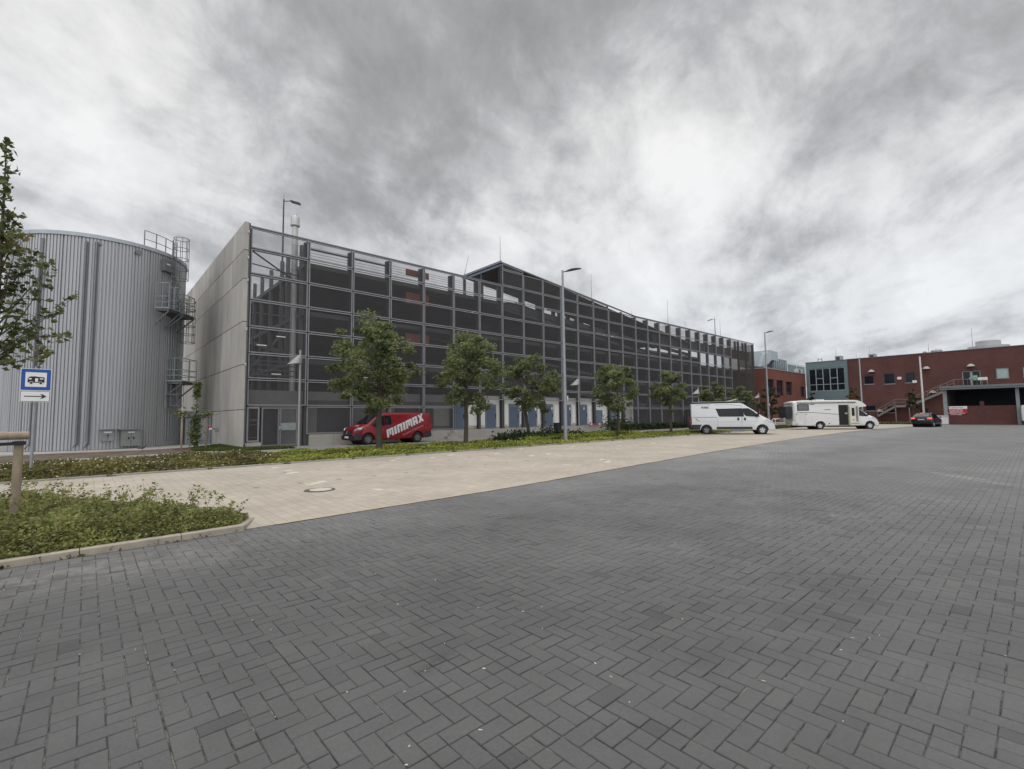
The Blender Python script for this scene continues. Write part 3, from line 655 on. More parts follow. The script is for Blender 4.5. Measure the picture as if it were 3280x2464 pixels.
for (xa, xb) in ((22.35, 23.15), (23.5, 23.95), (25.75, 26.5), (27.85, 28.0), (28.2, 28.75), (30.05, 30.25), (30.6, 30.95), (32.2, 32.8), (33.05, 33.4), (34.7, 35.15), (35.5, 35.85), (37.15, 37.6)):
    p = MB(); p.box(xa, xb, FY+.33, FY+.42, .92, 2.62); part('white_cladding', p, mat('white_clad', (.72, .70, .67), .6, var=.04))
p = MB(); p.box(20.85, 44.2, FY+.40, FY+.42, .64, .78); part('wall_plinth', p, mat('plinth_stone', (.36, .30, .235), .9))
# red storey panels seen through the mesh
for z0 in (12.02, 9.95, 6.9):
    p = MB(); p.box(17.0, 18.95, FY+.75, FY+.80, z0, z0+.50+(.35 if z0 < 12 else 0)); part('red_panel', p, mat('red_panel', (.24, .055, .04), .6))
# tube lights inside
tl = MB()
for (px, py) in ((1468, 1109), (1650, 1135), (1012, 1027), (1165, 1211), (900, 1080), (838, 1107), (885, 1200), (2060, 1075), (1625, 990), (2130, 1095), (2195, 1108), (1810, 975), (2105, 1345), (1120, 1210), (2075, 1335)):
    q = PY(px, py, 33.0); tl.box(q.x-.28, q.x+.28, 32.97, 33.03, q.z, q.z+.05)
part('tube_light', tl, mat('tube_glow', (.8, .8, .75), .5, emit=((1, .95, .85), .5)))
# chimney flue in the corner shaft
CH = empty('flue_pipe', (9.45, 31.0, 0), 0, 'tall pale metal flue pipe with hooded cap rising in the garage corner', 'chimney')
p = MB(); p.lathe((9.45, 31.0, 0), [(.185, 3.2), (.185, 13.95)], 20)
for z in (4.6, 7.6, 9.3, 11.0, 12.6): p.lathe((9.45, 31.0, 0), [(.20, z), (.20, z+.07)], 20)
M_FLUE = mat('flue_steel', (.50, .50, .49), .4, .35, var=.08)
p.obj('pipe', M_FLUE, CH, smooth=True)
p = MB(); p.lathe((9.45, 31.0, 0), [(.20, 13.80), (.29, 13.88), (.29, 14.0), (.265, 14.02), (.275, 14.42), (.22, 14.52), (.15, 14.53), (.15, 14.66)], 20); p.obj('cap', M_FLUE, CH, smooth=True)
# lightning rods
def rod(p, h, lean=0, label='', grp='lightning rods on the garage roof'):
    m_ = MB(); m_.tube(p, (p[0]+lean, p[1], p[2]+h), .028, .012, 6); o = m_.obj('lightning_rod', mat('rod_metal', (.16, .16, .165), .5, .4), fix=False); tag(o, label, 'lightning rod', grp)
rod((25.65, 29.8, 14.6), 2.35, 0, 'vertical lightning rod at the peak of the garage canopy')
q = PY(1486, 885, 35); rod((q.x, 35, q.z-.1), 2.2, .55, 'leaning lightning rod at the back corner of the garage canopy')
q = PY(1895, 958, 31); rod((q.x, 31, q.z-.3), 3.0, 0, 'tall lightning rod over the middle of the sloping canopy')
q = PY(2024, 1012, 35); rod((q.x, 35, q.z-.5), 1.2, 0, 'short lightning rod where the sloping canopy ends')
q = PY(2140, 1045, 31); rod((q.x, 31, q.z-.5), 3.9, 0, 'tallest lightning rod over the flat right part of the garage')
q = PY(2195, 1055, 33); rod((q.x, 33, q.z-.5), 1.7, 0, 'short lightning rod right of the tallest rod on the garage')
q = PY(2308, 1082, 32); rod((q.x, 32, q.z-.4), 3.3, 0, 'lightning rod beside the roof lamp at the far garage end')
# roof lamps
def roof_lamp(base, h, side, label):
    t = empty('roof_lamp', base, 0, label, 'lamp', 'lamps on the garage roof'); x, y, z = base
    m_ = MB(); m_.tube(base, (x, y, z+h), .07, .045, 8); m_.obj('pole', M_STEEL, t)
    m_ = MB(); u = Vector((.743, -.669, 0))*side; a = Vector((x, y, z+h-.15)); m_.tube(a, a+u*.45, .03); m_.obox(a+u*.85+Vector((0, 0, -.12)), u*.33+Vector((0, 0, -.10)), Vector((u.y, -u.x, 0))*.14, (0, 0, .06)); m_.obj('floodlight', M_STEEL, t)
    m_ = MB(); m_.tube((x, y, z+h-.1), (x, y, z+h+.35), .012); m_.obj('tip', M_STEEL, t)
roof_lamp((9.95, 35.3, 11.4), 5.95, 1, 'tall roof lamp with one floodlight beside the pale flue pipe')
q = PY(2291, 1070, 36); roof_lamp((q.x, 36, q.z-.3), PY(2287, 1020, 36).z-q.z+.3, -1, 'small distant roof lamp at the far end of the garage roof')

# ---- firewall: free-standing concrete panel wall
FWL = empty('concrete_firewall', (6.35, 29.4, 0), 0, 'tall bare concrete panel wall at the left end of the garage', 'wall')
zc = [PX(q[0], q[1], 6.5).z for q in ((779, 1313), (778, 1172), (788, 1032), (791, 896), (790.7, 807.6))]
zc = [0]+sorted(zc)+[12.86]; print('firewall courses', [round(z, 2) for z in zc])
ys = [29.45, 32.4]+[32.4+2.5*k for k in range(1, 11)]
p = MB()
for i in range(len(zc)-1):
    for j in range(len(ys)-1): p.box(6.28, 6.5, ys[j]+.016, ys[j+1]-.016, zc[i]+.02, zc[i+1]-.02)
p.obj('wall_panels', M_FIRE, FWL)
p = MB(); p.box(6.305, 6.49, 29.47, 57, 0, 12.82); p.obj('joint_filler', mat('joint_dark', (.05, .048, .045), .9), FWL)
p = MB(); p.box(6.50, 6.58, 29.46, 29.62, .2, 12.8); p.obj('edge_profile', mat('edge_grey', (.10, .10, .10), .8), FWL)
for z in (12.2, 10.7, 9.4, 6.6, 4.6): p = MB(); p.box(6.45, 6.52, 29.40, 29.452, z, z+.16); p.obj('bracket', mat('bracket_pale', (.5, .5, .48), .5), FWL)
# fire hydrant inlet on the wall
q = PX(700, 1372, 6.28); t = empty('hydrant_inlet', (6.27, q.y, q.z), 0, 'red and white pipe inlet jutting from the concrete wall', 'hydrant inlet')
p = MB(); p.tube((6.26, q.y, q.z-.12), (5.85, q.y, q.z+.06), .05); p.box(6.1, 6.26, q.y-.05, q.y+.05, q.z-.25, q.z); p.obj('pipe', mat('inlet_steel', (.3, .3, .3), .4, .5), t)
p = MB(); p.tube((5.85, q.y, q.z+.06), (5.72, q.y, q.z+.08), .075); p.obj('red_cap', mat('signal_red', (.5, .03, .025), .5), t)
p = MB(); p.tube((5.9, q.y-.12, q.z-.04), (5.74, q.y-.12, q.z-.04), .07); p.obj('white_cap', mat('cap_white', (.75, .75, .75), .5), t)
# corrugated enclosure between tank and wall
x0, x1 = PY(592, 1400, 37.2).x, 6.26; ztop = PY(660, 1320, 37.2).z
EN = empty('corrugated_shed', (x0, 37.2, 0), 0, 'low corrugated metal shed between the tank and concrete wall', 'shed')
p = MB(); x = x0; k = 0
while x < x1-.05: p.box(x, min(x+.16, x1), 37.2+(.05 if k % 2 else 0), 38.4, 0, ztop); x += .16; k += 1
p.obj('walls', mat('shed_metal', (.26, .275, .29), .5, .4, var=.1), EN); p = MB(); p.box(x0-.05, x1, 37.12, 38.5, ztop, ztop+.07); p.obj('roof', mat('shed_roof', (.3, .31, .32), .5, .4), EN)
p = MB(); p.box(x0+.55, x0+1.25, 37.14, 37.19, .3, ztop-.25); p.obj('door', mat('shed_door', (.30, .315, .33), .45, .4), EN)

# ================================================================== storage tank
TC = Vector((.507, 39.504, 0)); TR = 4.307; TZ = 12.0
M_TANK = mat('tank_cladding', (.39, .395, .41), .42, .45, var=.13, scale=.5, stretch=(1, 1, .15))
TK = empty('storage_tank', TC, 0, 'tall round storage tank clad in grey corrugated metal', 'tank')
V = []; F = []; NR = 170
seq = []
for i in range(NR):
    a = 2*math.pi*i/NR; da = 2*math.pi/NR; dep = .045
    for f_, d_ in ((0, 0), (.62, 0), (.74, -dep), (.90, -dep)) if i % 5 else ((0, 0), (.45, 0), (.55, -dep*1.5), (.92, -dep*1.5)): seq.append((a+f_*da, TR+d_))
n = len(seq)
for z in (.02, TZ):
    for a, r in seq: V.append((TC.x+r*math.cos(a), TC.y+r*math.sin(a), z))
F = [(i, (i+1) % n, n+(i+1) % n, n+i) for i in range(n)]
link_mesh('shell', V, F, M_TANK, TK)
p = MB(); p.lathe(TC, [(TR+.03, TZ-.05), (TR+.07, TZ-.04), (TR+.07, TZ+.17), (TR-.2, TZ+.20), (.3, TZ+.5)], 90); p.obj('roof', mat('tank_roof', (.38, .41, .44), .4, .4), TK)
def tpos(px, py, off=0.0):
    r = ray(px, py); Rr = TR+off; A = r.x**2+r.y**2; B = -2*(r.x*TC.x+r.y*TC.y); C_ = TC.x**2+TC.y**2-Rr*Rr; Dd = max(B*B-4*A*C_, 0); t = (-B-math.sqrt(Dd))/(2*A); return CAM+r*t
def tang(P): d = Vector((P.x-TC.x, P.y-TC.y, 0)).normalized(); return d, Vector((-d.y, d.x, 0))
# downpipes, and vertical seams coloured dark to paint in the shadow gap
for (px, r_) in ((243, .036), (278, .056), (92, .045)):
    P = tpos(px, 1430, .12); d, tg = tang(P); m_ = MB(); zt = 11.75 if px != 92 else 10; m_.tube((P.x, P.y, .42), (P.x, P.y, zt), r_, n=10)
    m_.tube((P.x, P.y, .45), (P.x+d.x*.12-tg.x*.12, P.y+d.y*.12-tg.y*.12, .16), r_)
    for z in (1.2, 3.1, 5.2, 7.2, 9.3): m_.tube((P.x, P.y, z), (P.x, P.y, z+.04), r_*1.3)
    m_.obj('downpipe', mat('pipe_grey', (.20, .205, .215), .5, .5), TK, smooth=True)
    m_ = MB(); a_ = Vector((P.x, P.y, 0))+d*-.09; m_.obox(a_+Vector((0, 0, 6)), tg*.09, d*.02, (0, 0, 5.7)); m_.obj('seam_shade_strip', mat('seam_shade', (.19, .19, .21), .5, .4), TK)
P = tpos(443, 809, .02); d, tg = tang(P); m_ = MB(); m_.tube(P-d*.05, P+d*.08, .16, n=16); m_.obj('vent_cap', mat('vent_grey', (.2, .205, .21), .5, .3), TK)
P = tpos(315, 780, .02); d, tg = tang(P); m_ = MB(); m_.obox(P, tg*.15, d*.05, (0, 0, .07)); m_.obj('bracket', mat('vent_grey', (.2, .2, .2)), TK)
# electrical cabinets
for (xa, xb, ya, yb, lab) in ((323, 363, 1378, 1413, 'smaller grey electrical cabinet with two drawers on the tank base'), (383, 445, 1378, 1428, 'larger grey two-door electrical cabinet on the tank base')):
    A = tpos(xa, yb, .12); B = tpos(xb, yb, .12); C_ = (A+B)/2; d, tg = tang(C_); hw = (B-A).length/2; z0 = tpos((xa+xb)/2, yb, .1).z; z1 = tpos((xa+xb)/2, ya, .1).z
    t = empty('electrical_cabinet', (C_.x, C_.y, z0), 0, lab, 'cabinet', 'electrical cabinets on the tank')
    c0 = Vector((C_.x, C_.y, (z0+z1)/2)); m_ = MB(); m_.obox(c0, tg*hw, d*.16, (0, 0, (z1-z0)/2)); m_.obj('body', mat('cabinet_grey', (.235, .245, .24), .55, .1), t)
    m_ = MB(); m_.obox(c0+Vector((0, 0, (z1-z0)/2+.05)), tg*(hw+.1), d*.26, Vector((0, 0, .03))); m_.obj('canopy', mat('cabinet_top', (.25, .26, .26), .5, .3), t)
    m_ = MB(); m_.obox(c0+d*.165+Vector((0, 0, (z1-z0)/2-.12)), tg*.16, d*.008, (0, 0, .035)); m_.obj('name_plate', mat('plate_white', (.7, .7, .7), .6), t)
    for s_ in ((-.12, .12) if xb-xa > 50 else (0,)):
        m_ = MB(); m_.obox(c0+d*.175+tg*s_, tg*.03, d*.015, (0, 0, .06)); m_.obj('handle', mat('handle_dark', (.03, .03, .03)), t)
    m_ = MB(); m_.obox(c0+d*.163, tg*.006, d*.004, (0, 0, (z1-z0)/2-.03)); m_.obj('door_gap', mat('joint_dark', (.05, .05, .05)), t) if xb-xa > 50 else m_.obox(c0+d*.163, tg*(hw-.03), d*.004, (0, 0, .006)).obj('door_gap', mat('joint_dark', (.05, .05, .05)), t)
# ladders, cages and platforms on the right side of the tank
M_LAD = mat('ladder_galv', (.17, .175, .185), .5, .5)
M_LADL = mat('ladder_galv_pale', (.27, .30, .31), .5, .4)
phi = R_(-36); dR = Vector((math.cos(phi), math.sin(phi), 0)); dT = Vector((-dR.y, dR.x, 0))
def tp(r, t, z): return TC+dR*(TR+r)+dT*t+Vector((0, 0, z))
def cage(r0, t0, z0, z1, rad, nh, name='safety_cage'):
    m_ = MB(); c_ = tp(r0+rad, t0, 0)
    for k in range(nh): z = z0+(z1-z0)*k/(nh-1); m_.ring((c_.x, c_.y, z), rad, .022, 18)
    for k in range(8): a = 2*math.pi*k/8; q = c_+Vector((math.cos(a)*rad, math.sin(a)*rad, 0)); m_.tube((q.x, q.y, z0), (q.x, q.y, z1), .018, n=5)
    m_.obj(name, M_LAD, TK, fix=False)
def ladder(r0, t0, z0, z1):
    m_ = MB()
    for s_ in (-.22, .22): m_.tube(tp(r0, t0+s_, z0), tp(r0, t0+s_, z1), .028, n=5)
    z = z0+.15
    while z < z1: m_.tube(tp(r0, t0-.22, z), tp(r0, t0+.22, z), .014, n=5); z += .28
    m_.obj('ladder', M_LADL, TK, fix=False)
def platform(r0, t0, t1, z, h=1.15, depth=.95, pale=False):
    m_ = MB(); c_ = tp(r0+depth/2, (t0+t1)/2, z-.05); m_.obox(c_, dR*depth/2, dT*(t1-t0)/2, (0, 0, .06)); m_.obj('platform', mat('platform_steel', (.10, .105, .11), .6, .4), TK)
    m_ = MB(); C4 = [(r0, t0), (r0+depth, t0), (r0+depth, t1), (r0, t1)]
    for zz_ in (z+.06, z+.42, z+.78, z+h):
        for a, b in zip(C4[:-1], C4[1:]): m_.tube(tp(*a, zz_), tp(*b, zz_), .024 if zz_ > z+.1 else .05, n=5)
    for a in C4+[(r0+depth, (t0+t1)/2), (r0+depth/2, t0), (r0+depth/2, t1)]: m_.tube(tp(*a, z), tp(*a, z+h), .026, n=5)
    m_.obj('guard_rail', M_LADL if pale else M_LAD, TK, fix=False)
    m_ = MB(); m_.tube(tp(0, t0+.05, z-.95), tp(r0+depth, t0+.05, z-.08), .045); m_.tube(tp(0, t1-.05, z-.95), tp(r0+depth, t1-.05, z-.08), .045); m_.obj('brace', M_LAD, TK)
ladder(.12, -.45, 8.3, 13.1); cage(.10, -.45, 10.6, 13.25, .42, 5)
platform(.05, -2.0, -.9, 8.35, 1.6, .75, True)
platform(.05, -.9, .35, 8.25, 1.3, .95)
cage(.30, .15, 6.6, 9.3, .42, 6); ladder(.15, .2, 4.0, 8.3)
platform(.05, -.75, .85, 4.0, 1.5, .95, True)
ladder(.12, -.6, 2.4, 4.0); cage(.1, -.45, 2.5, 3.9, .4, 3)
m_ = MB()
pts = [tpos(px, py, -.25) for px, py in ((462, 790), (500, 803), (530, 815), (556, 832))]
for zo in (TZ+1.15, TZ+.62): m_.path([(q.x, q.y, zo+.06) for q in pts], .024)
for q in pts: m_.tube((q.x, q.y, TZ+.1), (q.x, q.y, TZ+1.2), .028)
m_.obj('guard_rail', M_LAD, TK, fix=False)
m_ = MB(); P = tpos(540, 855, .12); d, tg = tang(P); m_.obox(P, tg*.42, d*.12, (0, 0, .36)); m_.obj('control_box', mat('box_grey', (.16, .165, .17), .6, .2), TK)
P = tpos(540, 848, .26); m_ = MB(); m_.obox(P, tg*.12, d*.01, (0, 0, .04)); m_.obj('name_plate', mat('plate_white', (.7, .7, .7)), TK)
for px in (536, 545, 552, 560): P = tpos(px, 1200, .05); m_ = MB(); m_.tube((P.x, P.y, .3), (P.x, P.y, 10.5), .028, n=6); m_.obj('conduit', M_LADL, TK)
# ================================================================== brick buildings on the right
def brickmat(name, c, c2, mortar):
    m = bpy.data.materials.new(name); m.use_nodes = True; t = m.node_tree; L = t.links.new; b = t.nodes['Principled BSDF']; b.inputs['Roughness'].default_value = .9; b.inputs['Specular IOR Level'].default_value = .2
    co = t.nodes.new('ShaderNodeTexCoord'); s = t.nodes.new('ShaderNodeSeparateXYZ'); L(co.outputs['Object'], s.inputs[0])
    ad = t.nodes.new('ShaderNodeMath'); ad.operation = 'ADD'; L(s.outputs[0], ad.inputs[0]); L(s.outputs[1], ad.inputs[1])
    cb2 = t.nodes.new('ShaderNodeCombineXYZ'); L(ad.outputs[0], cb2.inputs[0]); L(s.outputs[2], cb2.inputs[1])
    br = t.nodes.new('ShaderNodeTexBrick'); L(cb2.outputs[0], br.inputs['Vector']); br.inputs['Scale'].default_value = 1; br.inputs['Brick Width'].default_value = .25; br.inputs['Row Height'].default_value = .083; br.inputs['Mortar Size'].default_value = .006
    br.inputs['Color1'].default_value = (*c, 1); br.inputs['Color2'].default_value = (*c2, 1); br.inputs['Mortar'].default_value = (*mortar, 1)
    n = t.nodes.new('ShaderNodeTexNoise'); n.inputs['Scale'].default_value = .35; n.inputs['Detail'].default_value = 6; L(co.outputs['Object'], n.inputs['Vector'])
    r = t.nodes.new('ShaderNodeMapRange'); r.inputs[1].default_value = .3; r.inputs[2].default_value = .7; r.inputs[3].default_value = .86; r.inputs[4].default_value = 1.12; L(n.outputs['Fac'], r.inputs[0])
    vs = t.nodes.new('ShaderNodeVectorMath'); vs.operation = 'SCALE'; L(br.outputs['Color'], vs.inputs[0]); L(r.outputs[0], vs.inputs['Scale']); L(vs.outputs[0], b.inputs['Base Color']); MATS[name] = m; return m
M_BRICK = brickmat('red_brick', (.125, .050, .044), (.095, .040, .037), (.15, .10, .09))
M_BRICK2 = brickmat('orange_brick', (.185, .062, .046), (.145, .05, .04), (.17, .11, .09))
M_GLASS = mat('dark_glass', (.012, .016, .024), .12, 0, var=.3, scale=.6, spec=.25)
M_WF = mat('window_frame', (.30, .33, .34), .5)
M_WFD = mat('window_frame_dark', (.05, .055, .06), .5)
M_TEAL = mat('teal_cladding', (.145, .20, .215), .5, .25, var=.10, scale=.7)
M_CAPM = mat('coping', (.16, .165, .17), .5, .4)
MX = 101.0
yl = PX(2580, 1161, MX).y; zt = PX(2717, 1152, MX).z; yt = PX(2714, 1200, MX).y
print('red building', yl, zt, yt)
RB = empty('brick_building', (MX, 6, 0), 0, 'long red brick building with small square windows and an outdoor stair', 'building')
# wall with real window holes: built from strips
def wall_holes(mb, X, th, y0, y1, z0, z1, holes):
    ys_ = sorted({y0, y1, *[h[0] for h in holes], *[h[1] for h in holes]})
    for a, b in zip(ys_[:-1], ys_[1:]):
        hs = sorted([(h[2], h[3]) for h in holes if h[0] <= a+1e-6 and h[1] >= b-1e-6]); z = z0
        for (c, d) in hs:
            if c > z: mb.box(X, X+th, a, b, z, c)
            z = d
        if z < z1: mb.box(X, X+th, a, b, z, z1)
def rectX(xa, ya, xb, yb, X=MX):      # photo rect -> (y0,y1,z0,z1)
    a, b = PX(xa, ya, X), PX(xb, yb, X); return (min(a.y, b.y), max(a.y, b.y), min(a.z, b.z), max(a.z, b.z))
WN = [(2767, 1205, 2800, 1230), (2830, 1198, 2867, 1229), (2898, 1195, 2934, 1225), (3190, 1180, 3233, 1210), (3276, 1176, 3330, 1205)]
WH = [rectX(*q) for q in WN]; DOORR = rectX(3081, 1190, 3143, 1232)
low = [rectX(2772, 1300, 2806, 1316), rectX(2840, 1301, 2865, 1322), rectX(2945, 1308, 2975, 1335)]
p = MB(); wall_holes(p, MX, .4, -14, yt, 0, zt, WH+[DOORR]+low); p.box(MX+.4, MX+14, -14, -13.6, 0, zt); p.box(MX+.4, MX+14, -13.6, yl, zt-.3, zt-.2); p.obj('wall', M_BRICK, RB)
for k, (a, b, c, d) in enumerate(WH+low):
    pale = k in (3, 4); p = MB(); m_ = M_WFD
    q = MB(); q.box(MX+.10, MX+.18, a, a+.09, c, d); q.box(MX+.10, MX+.18, b-.09, b, c, d); q.box(MX+.10, MX+.18, a+.09, b-.09, c, c+.09); q.box(MX+.10, MX+.18, a+.09, b-.09, d-.09, d); wf = q.obj('window', M_WFD if not pale else M_WF, RB)
    p.box(MX+.13, MX+.15, a+.09, b-.09, c+.09, d-.09); o = p.obj('blind' if pale else 'pane', mat('pale_blind', (.36, .47, .44), .7) if pale else M_GLASS); o.parent = wf; o.location = (-MX, -6, 0)
    p = MB(); p.box(MX-.06, MX+.12, a-.05, b+.05, c-.09, c); o = p.obj('sill', mat('sill_metal', (.34, .35, .36), .5, .3)); o.parent = wf; o.location = (-MX, -6, 0)
p = MB(); p.box(MX-.08, MX+.5, -14, yt, zt, zt+.09); p.obj('coping', M_CAPM, RB)
# balcony door
a, b, c, d = DOORR; ym = (a+b)/2
q = MB()
for (u, v_) in ((a, a+.1), (ym-.14, ym+.14), (b-.1, b)): q.box(MX+.08, MX+.2, u, v_, c, d)
q.box(MX+.08, MX+.2, a, b, d-.1, d+.02); dd = q.obj('balcony_door', M_WF, RB)
p = MB(); p.box(MX+.12, MX+.14, a+.1, b-.1, c, d-.1); o = p.obj('pane', M_GLASS); o.parent = dd; o.location = (-MX, -6, 0)
p = MB(); 
for (u, v_, z0) in ((.35, .85, .75), (.35, .85, .35), (.95, 1.3, .45)): p.box(MX+.10, MX+.118, a+u, a+v_, c+z0+.35, c+z0+.70)
o = p.obj('notice', mat('notice_green', (.30, .50, .38), .7)); o.parent = dd; o.location = (-MX, -6, 0)
# teal glazed bay
TB = empty('glazed_bay', (MX-.3, 24, 0), 0, 'blue-grey metal clad corner block with a big gridded window', 'building')
tl_ = PX(2580, 1165, MX-.3).y; tr_ = PX(2713, 1165, MX-.3).y; zt2 = PX(2650, 1158, MX-.3).z
wy1, wy0 = PX(2594, 1250, MX-.3).y, PX(2708, 1250, MX-.3).y; wz1 = PX(2650, 1180, MX-.3).z; wz0 = PX(2650, 1252, MX-.3).z
p = MB(); wall_holes(p, MX-.3, .35, tr_, tl_, 0, zt2, [(wy0, wy1, wz0, wz1)]); p.box(MX+.05, MX+8, tl_-.3, tl_, 0, zt2); p.obj('cladding', M_TEAL, TB)
for zz_ in (1.6, 3.2, zt2-1.2): p = MB(); p.box(MX-.312, MX-.30, tr_, tl_, zz_, zz_+.03); p.obj('panel_joint', mat('joint_teal', (.07, .10, .11)), TB)
p = MB(); p.box(MX-.15, MX-.12, wy0, wy1, wz0, wz1); p.obj('pane', M_GLASS, TB)
p = MB(); n_ = 5
for k in range(n_+1): y = wy0+(wy1-wy0)*k/n_; p.box(MX-.26, MX-.16, y-.06, y+.06, wz0, wz1)
zmid = wz0+(wz1-wz0)*.29
for z in (wz0+.04, zmid, wz1-.04): p.box(MX-.25, MX-.155, wy0, wy1, z-.05, z+.05)
for k in (1, 3): y0_, y1_ = wy0+(wy1-wy0)*k/n_, wy0+(wy1-wy0)*(k+1)/n_; zq = zmid+(wz1-wz0)*.27; p.box(MX-.25, MX-.155, y0_, y1_, zq-.06, zq+.06)
p.obj('window_frame', M_WF, TB)
p = MB(); p.box(MX-.38, MX+.1, tr_-.02, tl_+.05, zt2, zt2+.1); p.obj('coping', M_CAPM, TB)
# left wing
LW = empty('brick_wing', (84, 29, 0), 0, 'lower orange-red brick wing with three tall dark openings', 'building')
cx = PY(2455, 1178, 29).x; ztw = PY(2455, 1180, 29).z
hol = []
for (xa, xb, ya, yb) in ((2458, 2481, 1214, 1262), (2487, 2511, 1217, 1268), (2517, 2539, 1222, 1266), (2563, 2580, 1238, 1272)):
    A, B = PY(xa, ya, 29), PY(xb, yb, 29); hol.append((A.x, B.x, B.z, A.z))
p = MB(); xs_ = sorted({cx, MX-.3, *[h[0] for h in hol], *[h[1] for h in hol]})
for a, b in zip(xs_[:-1], xs_[1:]):
    hs = [h for h in hol if h[0] <= a+1e-6 and h[1] >= b-1e-6]
    if hs: p.box(a, b, 29, 29.4, 0, hs[0][2]); p.box(a, b, 29, 29.4, hs[0][3], ztw)
    else: p.box(a, b, 29, 29.4, 0, ztw)
p.box(cx, cx+.4, 29.4, 45, 0, ztw); p.obj('wall', M_BRICK2, LW)
p = MB(); p.box(cx+.4, MX, 29.4, 45, ztw-.3, ztw-.15); p.obj('roof', M_CAPM, LW)
p = MB(); p.box(cx-.08, MX-.3, 28.92, 29.5, ztw, ztw+.13); p.box(cx-.08, cx+.5, 29.5, 45, ztw, ztw+.13); p.obj('coping', mat('coping_pale', (.36, .36, .35), .5, .3), LW)
for h in hol: p = MB(); p.box(h[0], h[1], 29.25, 29.3, h[2], h[3]); p.obj('window', M_GLASS, LW)
# rooftop plant on the wing
M_DUCT = mat('duct_steel', (.46, .50, .53), .35, .55, var=.08)
DU = empty('ventilation_unit', (86, 31, ztw), 0, 'silver ventilation ducts with a curved elbow on the wing roof', 'ventilation unit')
def py(px, py_, Y): q = PY(px, py_, Y); return (q.x, q.z)
Yd = 31.0
A = py(2414, 1172, Yd); B = py(2452, 1134, Yd); p = MB(); p.box(A[0], B[0]-.2, Yd, Yd+2.4, A[1], B[1]); p.obj('duct', M_DUCT, DU)
C0 = py(2438, 1172, Yd); C1 = py(2466, 1128, Yd)
pts = [py(*q, Yd) for q in ((2438, 1150), (2440, 1138), (2447, 1131), (2466, 1127), (2466, 1155), (2457, 1166), (2447, 1172), (2434, 1174))]
p = MB(); p.prism([(x, Yd-.25, z) for x, z in pts], (0, 2.6, 0)); p.obj('elbow', M_DUCT, DU)
A = py(2463, 1152, Yd); B = py(2489, 1128, Yd); p = MB(); p.box(A[0], B[0], Yd-.1, Yd+2.2, A[1], B[1]); p.obj('duct', mat('duct_blue', (.36, .45, .48), .35, .5), DU)
A = py(2467, 1180, Yd+1); B = py(2512, 1156, Yd+1); p = MB(); p.box(A[0], B[0], Yd+.6, Yd+3, A[1]-.3, B[1]); p.obj('unit', mat('unit_grey', (.17, .20, .21), .5, .4), DU)
for k in range(6): x = A[0]+(B[0]-A[0])*(.1+k*.15); p = MB(); p.box(x, x+.25, Yd+.55, Yd+.6, A[1]+.1, B[1]-.1); p.obj('fin', M_DUCT, DU)
# white plant room and air conditioner behind
Yp = 36.0; A = py(2512, 1196, Yp); B = py(2581, 1172, Yp); PR = empty('roof_pavilion', (A[0], Yp, ztw), 0, 'white rooftop pavilion with a slanted window band behind the wing', 'rooftop room')
p = MB(); p.box(A[0], B[0]+2, Yp, Yp+5, ztw-.5, B[1]); p.obj('walls', mat('pavilion_white', (.60, .62, .64), .6), PR)
W0 = py(2524, 1189, Yp); W1 = py(2576, 1177, Yp); p = MB(); p.box(W0[0], W1[0], Yp-.05, Yp-.01, W0[1], W1[1]); p.obj('window', mat('teal_glass', (.05, .12, .13), .2), PR)
p = MB(); p.box((W0[0]+W1[0])/2-.12, (W0[0]+W1[0])/2+.12, Yp-.09, Yp-.05, W0[1], W1[1]); p.obj('window_post', mat('pavilion_white', (.6, .6, .6)), PR)
q = py(2563, 1191, 31.5); AC = empty('air_conditioner', (q[0], 31.5, q[1]), 0, 'pale air conditioner box with a round fan on the wing roof', 'air conditioner')
p = MB(); p.bbox(q[0]-1.0, q[0]+1.5, 31.5, 32.3, q[1]-.35, q[1]+.55, .05); p.obj('case', mat('ac_pale', (.55, .54, .50), .5), AC); p = MB(); p.tube((q[0]-.2, 31.45, q[1]+.1), (q[0]-.2, 31.5, q[1]+.1), .38, n=18); p.obj('fan', mat('fan_dark', (.06, .06, .06), .5), AC)
# roof boxes and vents on the brick building
def roofbox(xa, xb, ya, lab, dark=True):
    a, b = PX(xa, ya, MX+3), PX(xb, ya, MX+3); t = empty('roof_vent', (MX+3, (a.y+b.y)/2, zt), 0, lab, 'roof vent', 'vents on the brick roof')
    p = MB(); p.box(MX+3, MX+4.5, b.y, a.y, zt-.2, a.z); p.obj('case', mat('vent_case', (.36, .37, .37), .6), t)
    if dark: p = MB(); p.box(MX+2.96, MX+3.0, b.y+.25, a.y-.2, zt+.1, a.z-.2); p.obj('louvre', mat('fan_dark', (.05, .05, .05)), t)
roofbox(2674, 2694, 1141, 'square roof vent with dark louvre above the glazed block')
roofbox(2781, 2803, 1135, 'small roof vent with dark louvre left of the flagpole')
roofbox(2955, 2966, 1127, 'low pale roof vent right of the flagpole', False)
def lat(px, py_, rr, lab, prof):
    q = PX(px, py_, MX+3); t = empty('roof_fan', (q.x, q.y, zt), 0, lab, 'roof fan'); p = MB(); p.lathe((q.x, q.y, zt-.2), [(r*rr, z) for r, z in prof(q.z-zt+.2)], 18); p.obj('housing', mat('fan_housing', (.42, .43, .43), .5, .2), t, smooth=True)
lat(2999, 1117, .75, 'small round domed roof fan on the brick roof', lambda h: [(.9, 0), (.9, h*.3), (1, h*.4), (1, h*.7), (.7, h*.92), (.2, h)])
lat(3164, 1091, 1.7, 'large pale round roof fan near the right edge of the photo', lambda h: [(1.25, 0), (1.4, h*.15), (1.4, h*.45), (.85, h*.5), (.85, h*.93), (.6, h), (.2, h*1.02)])
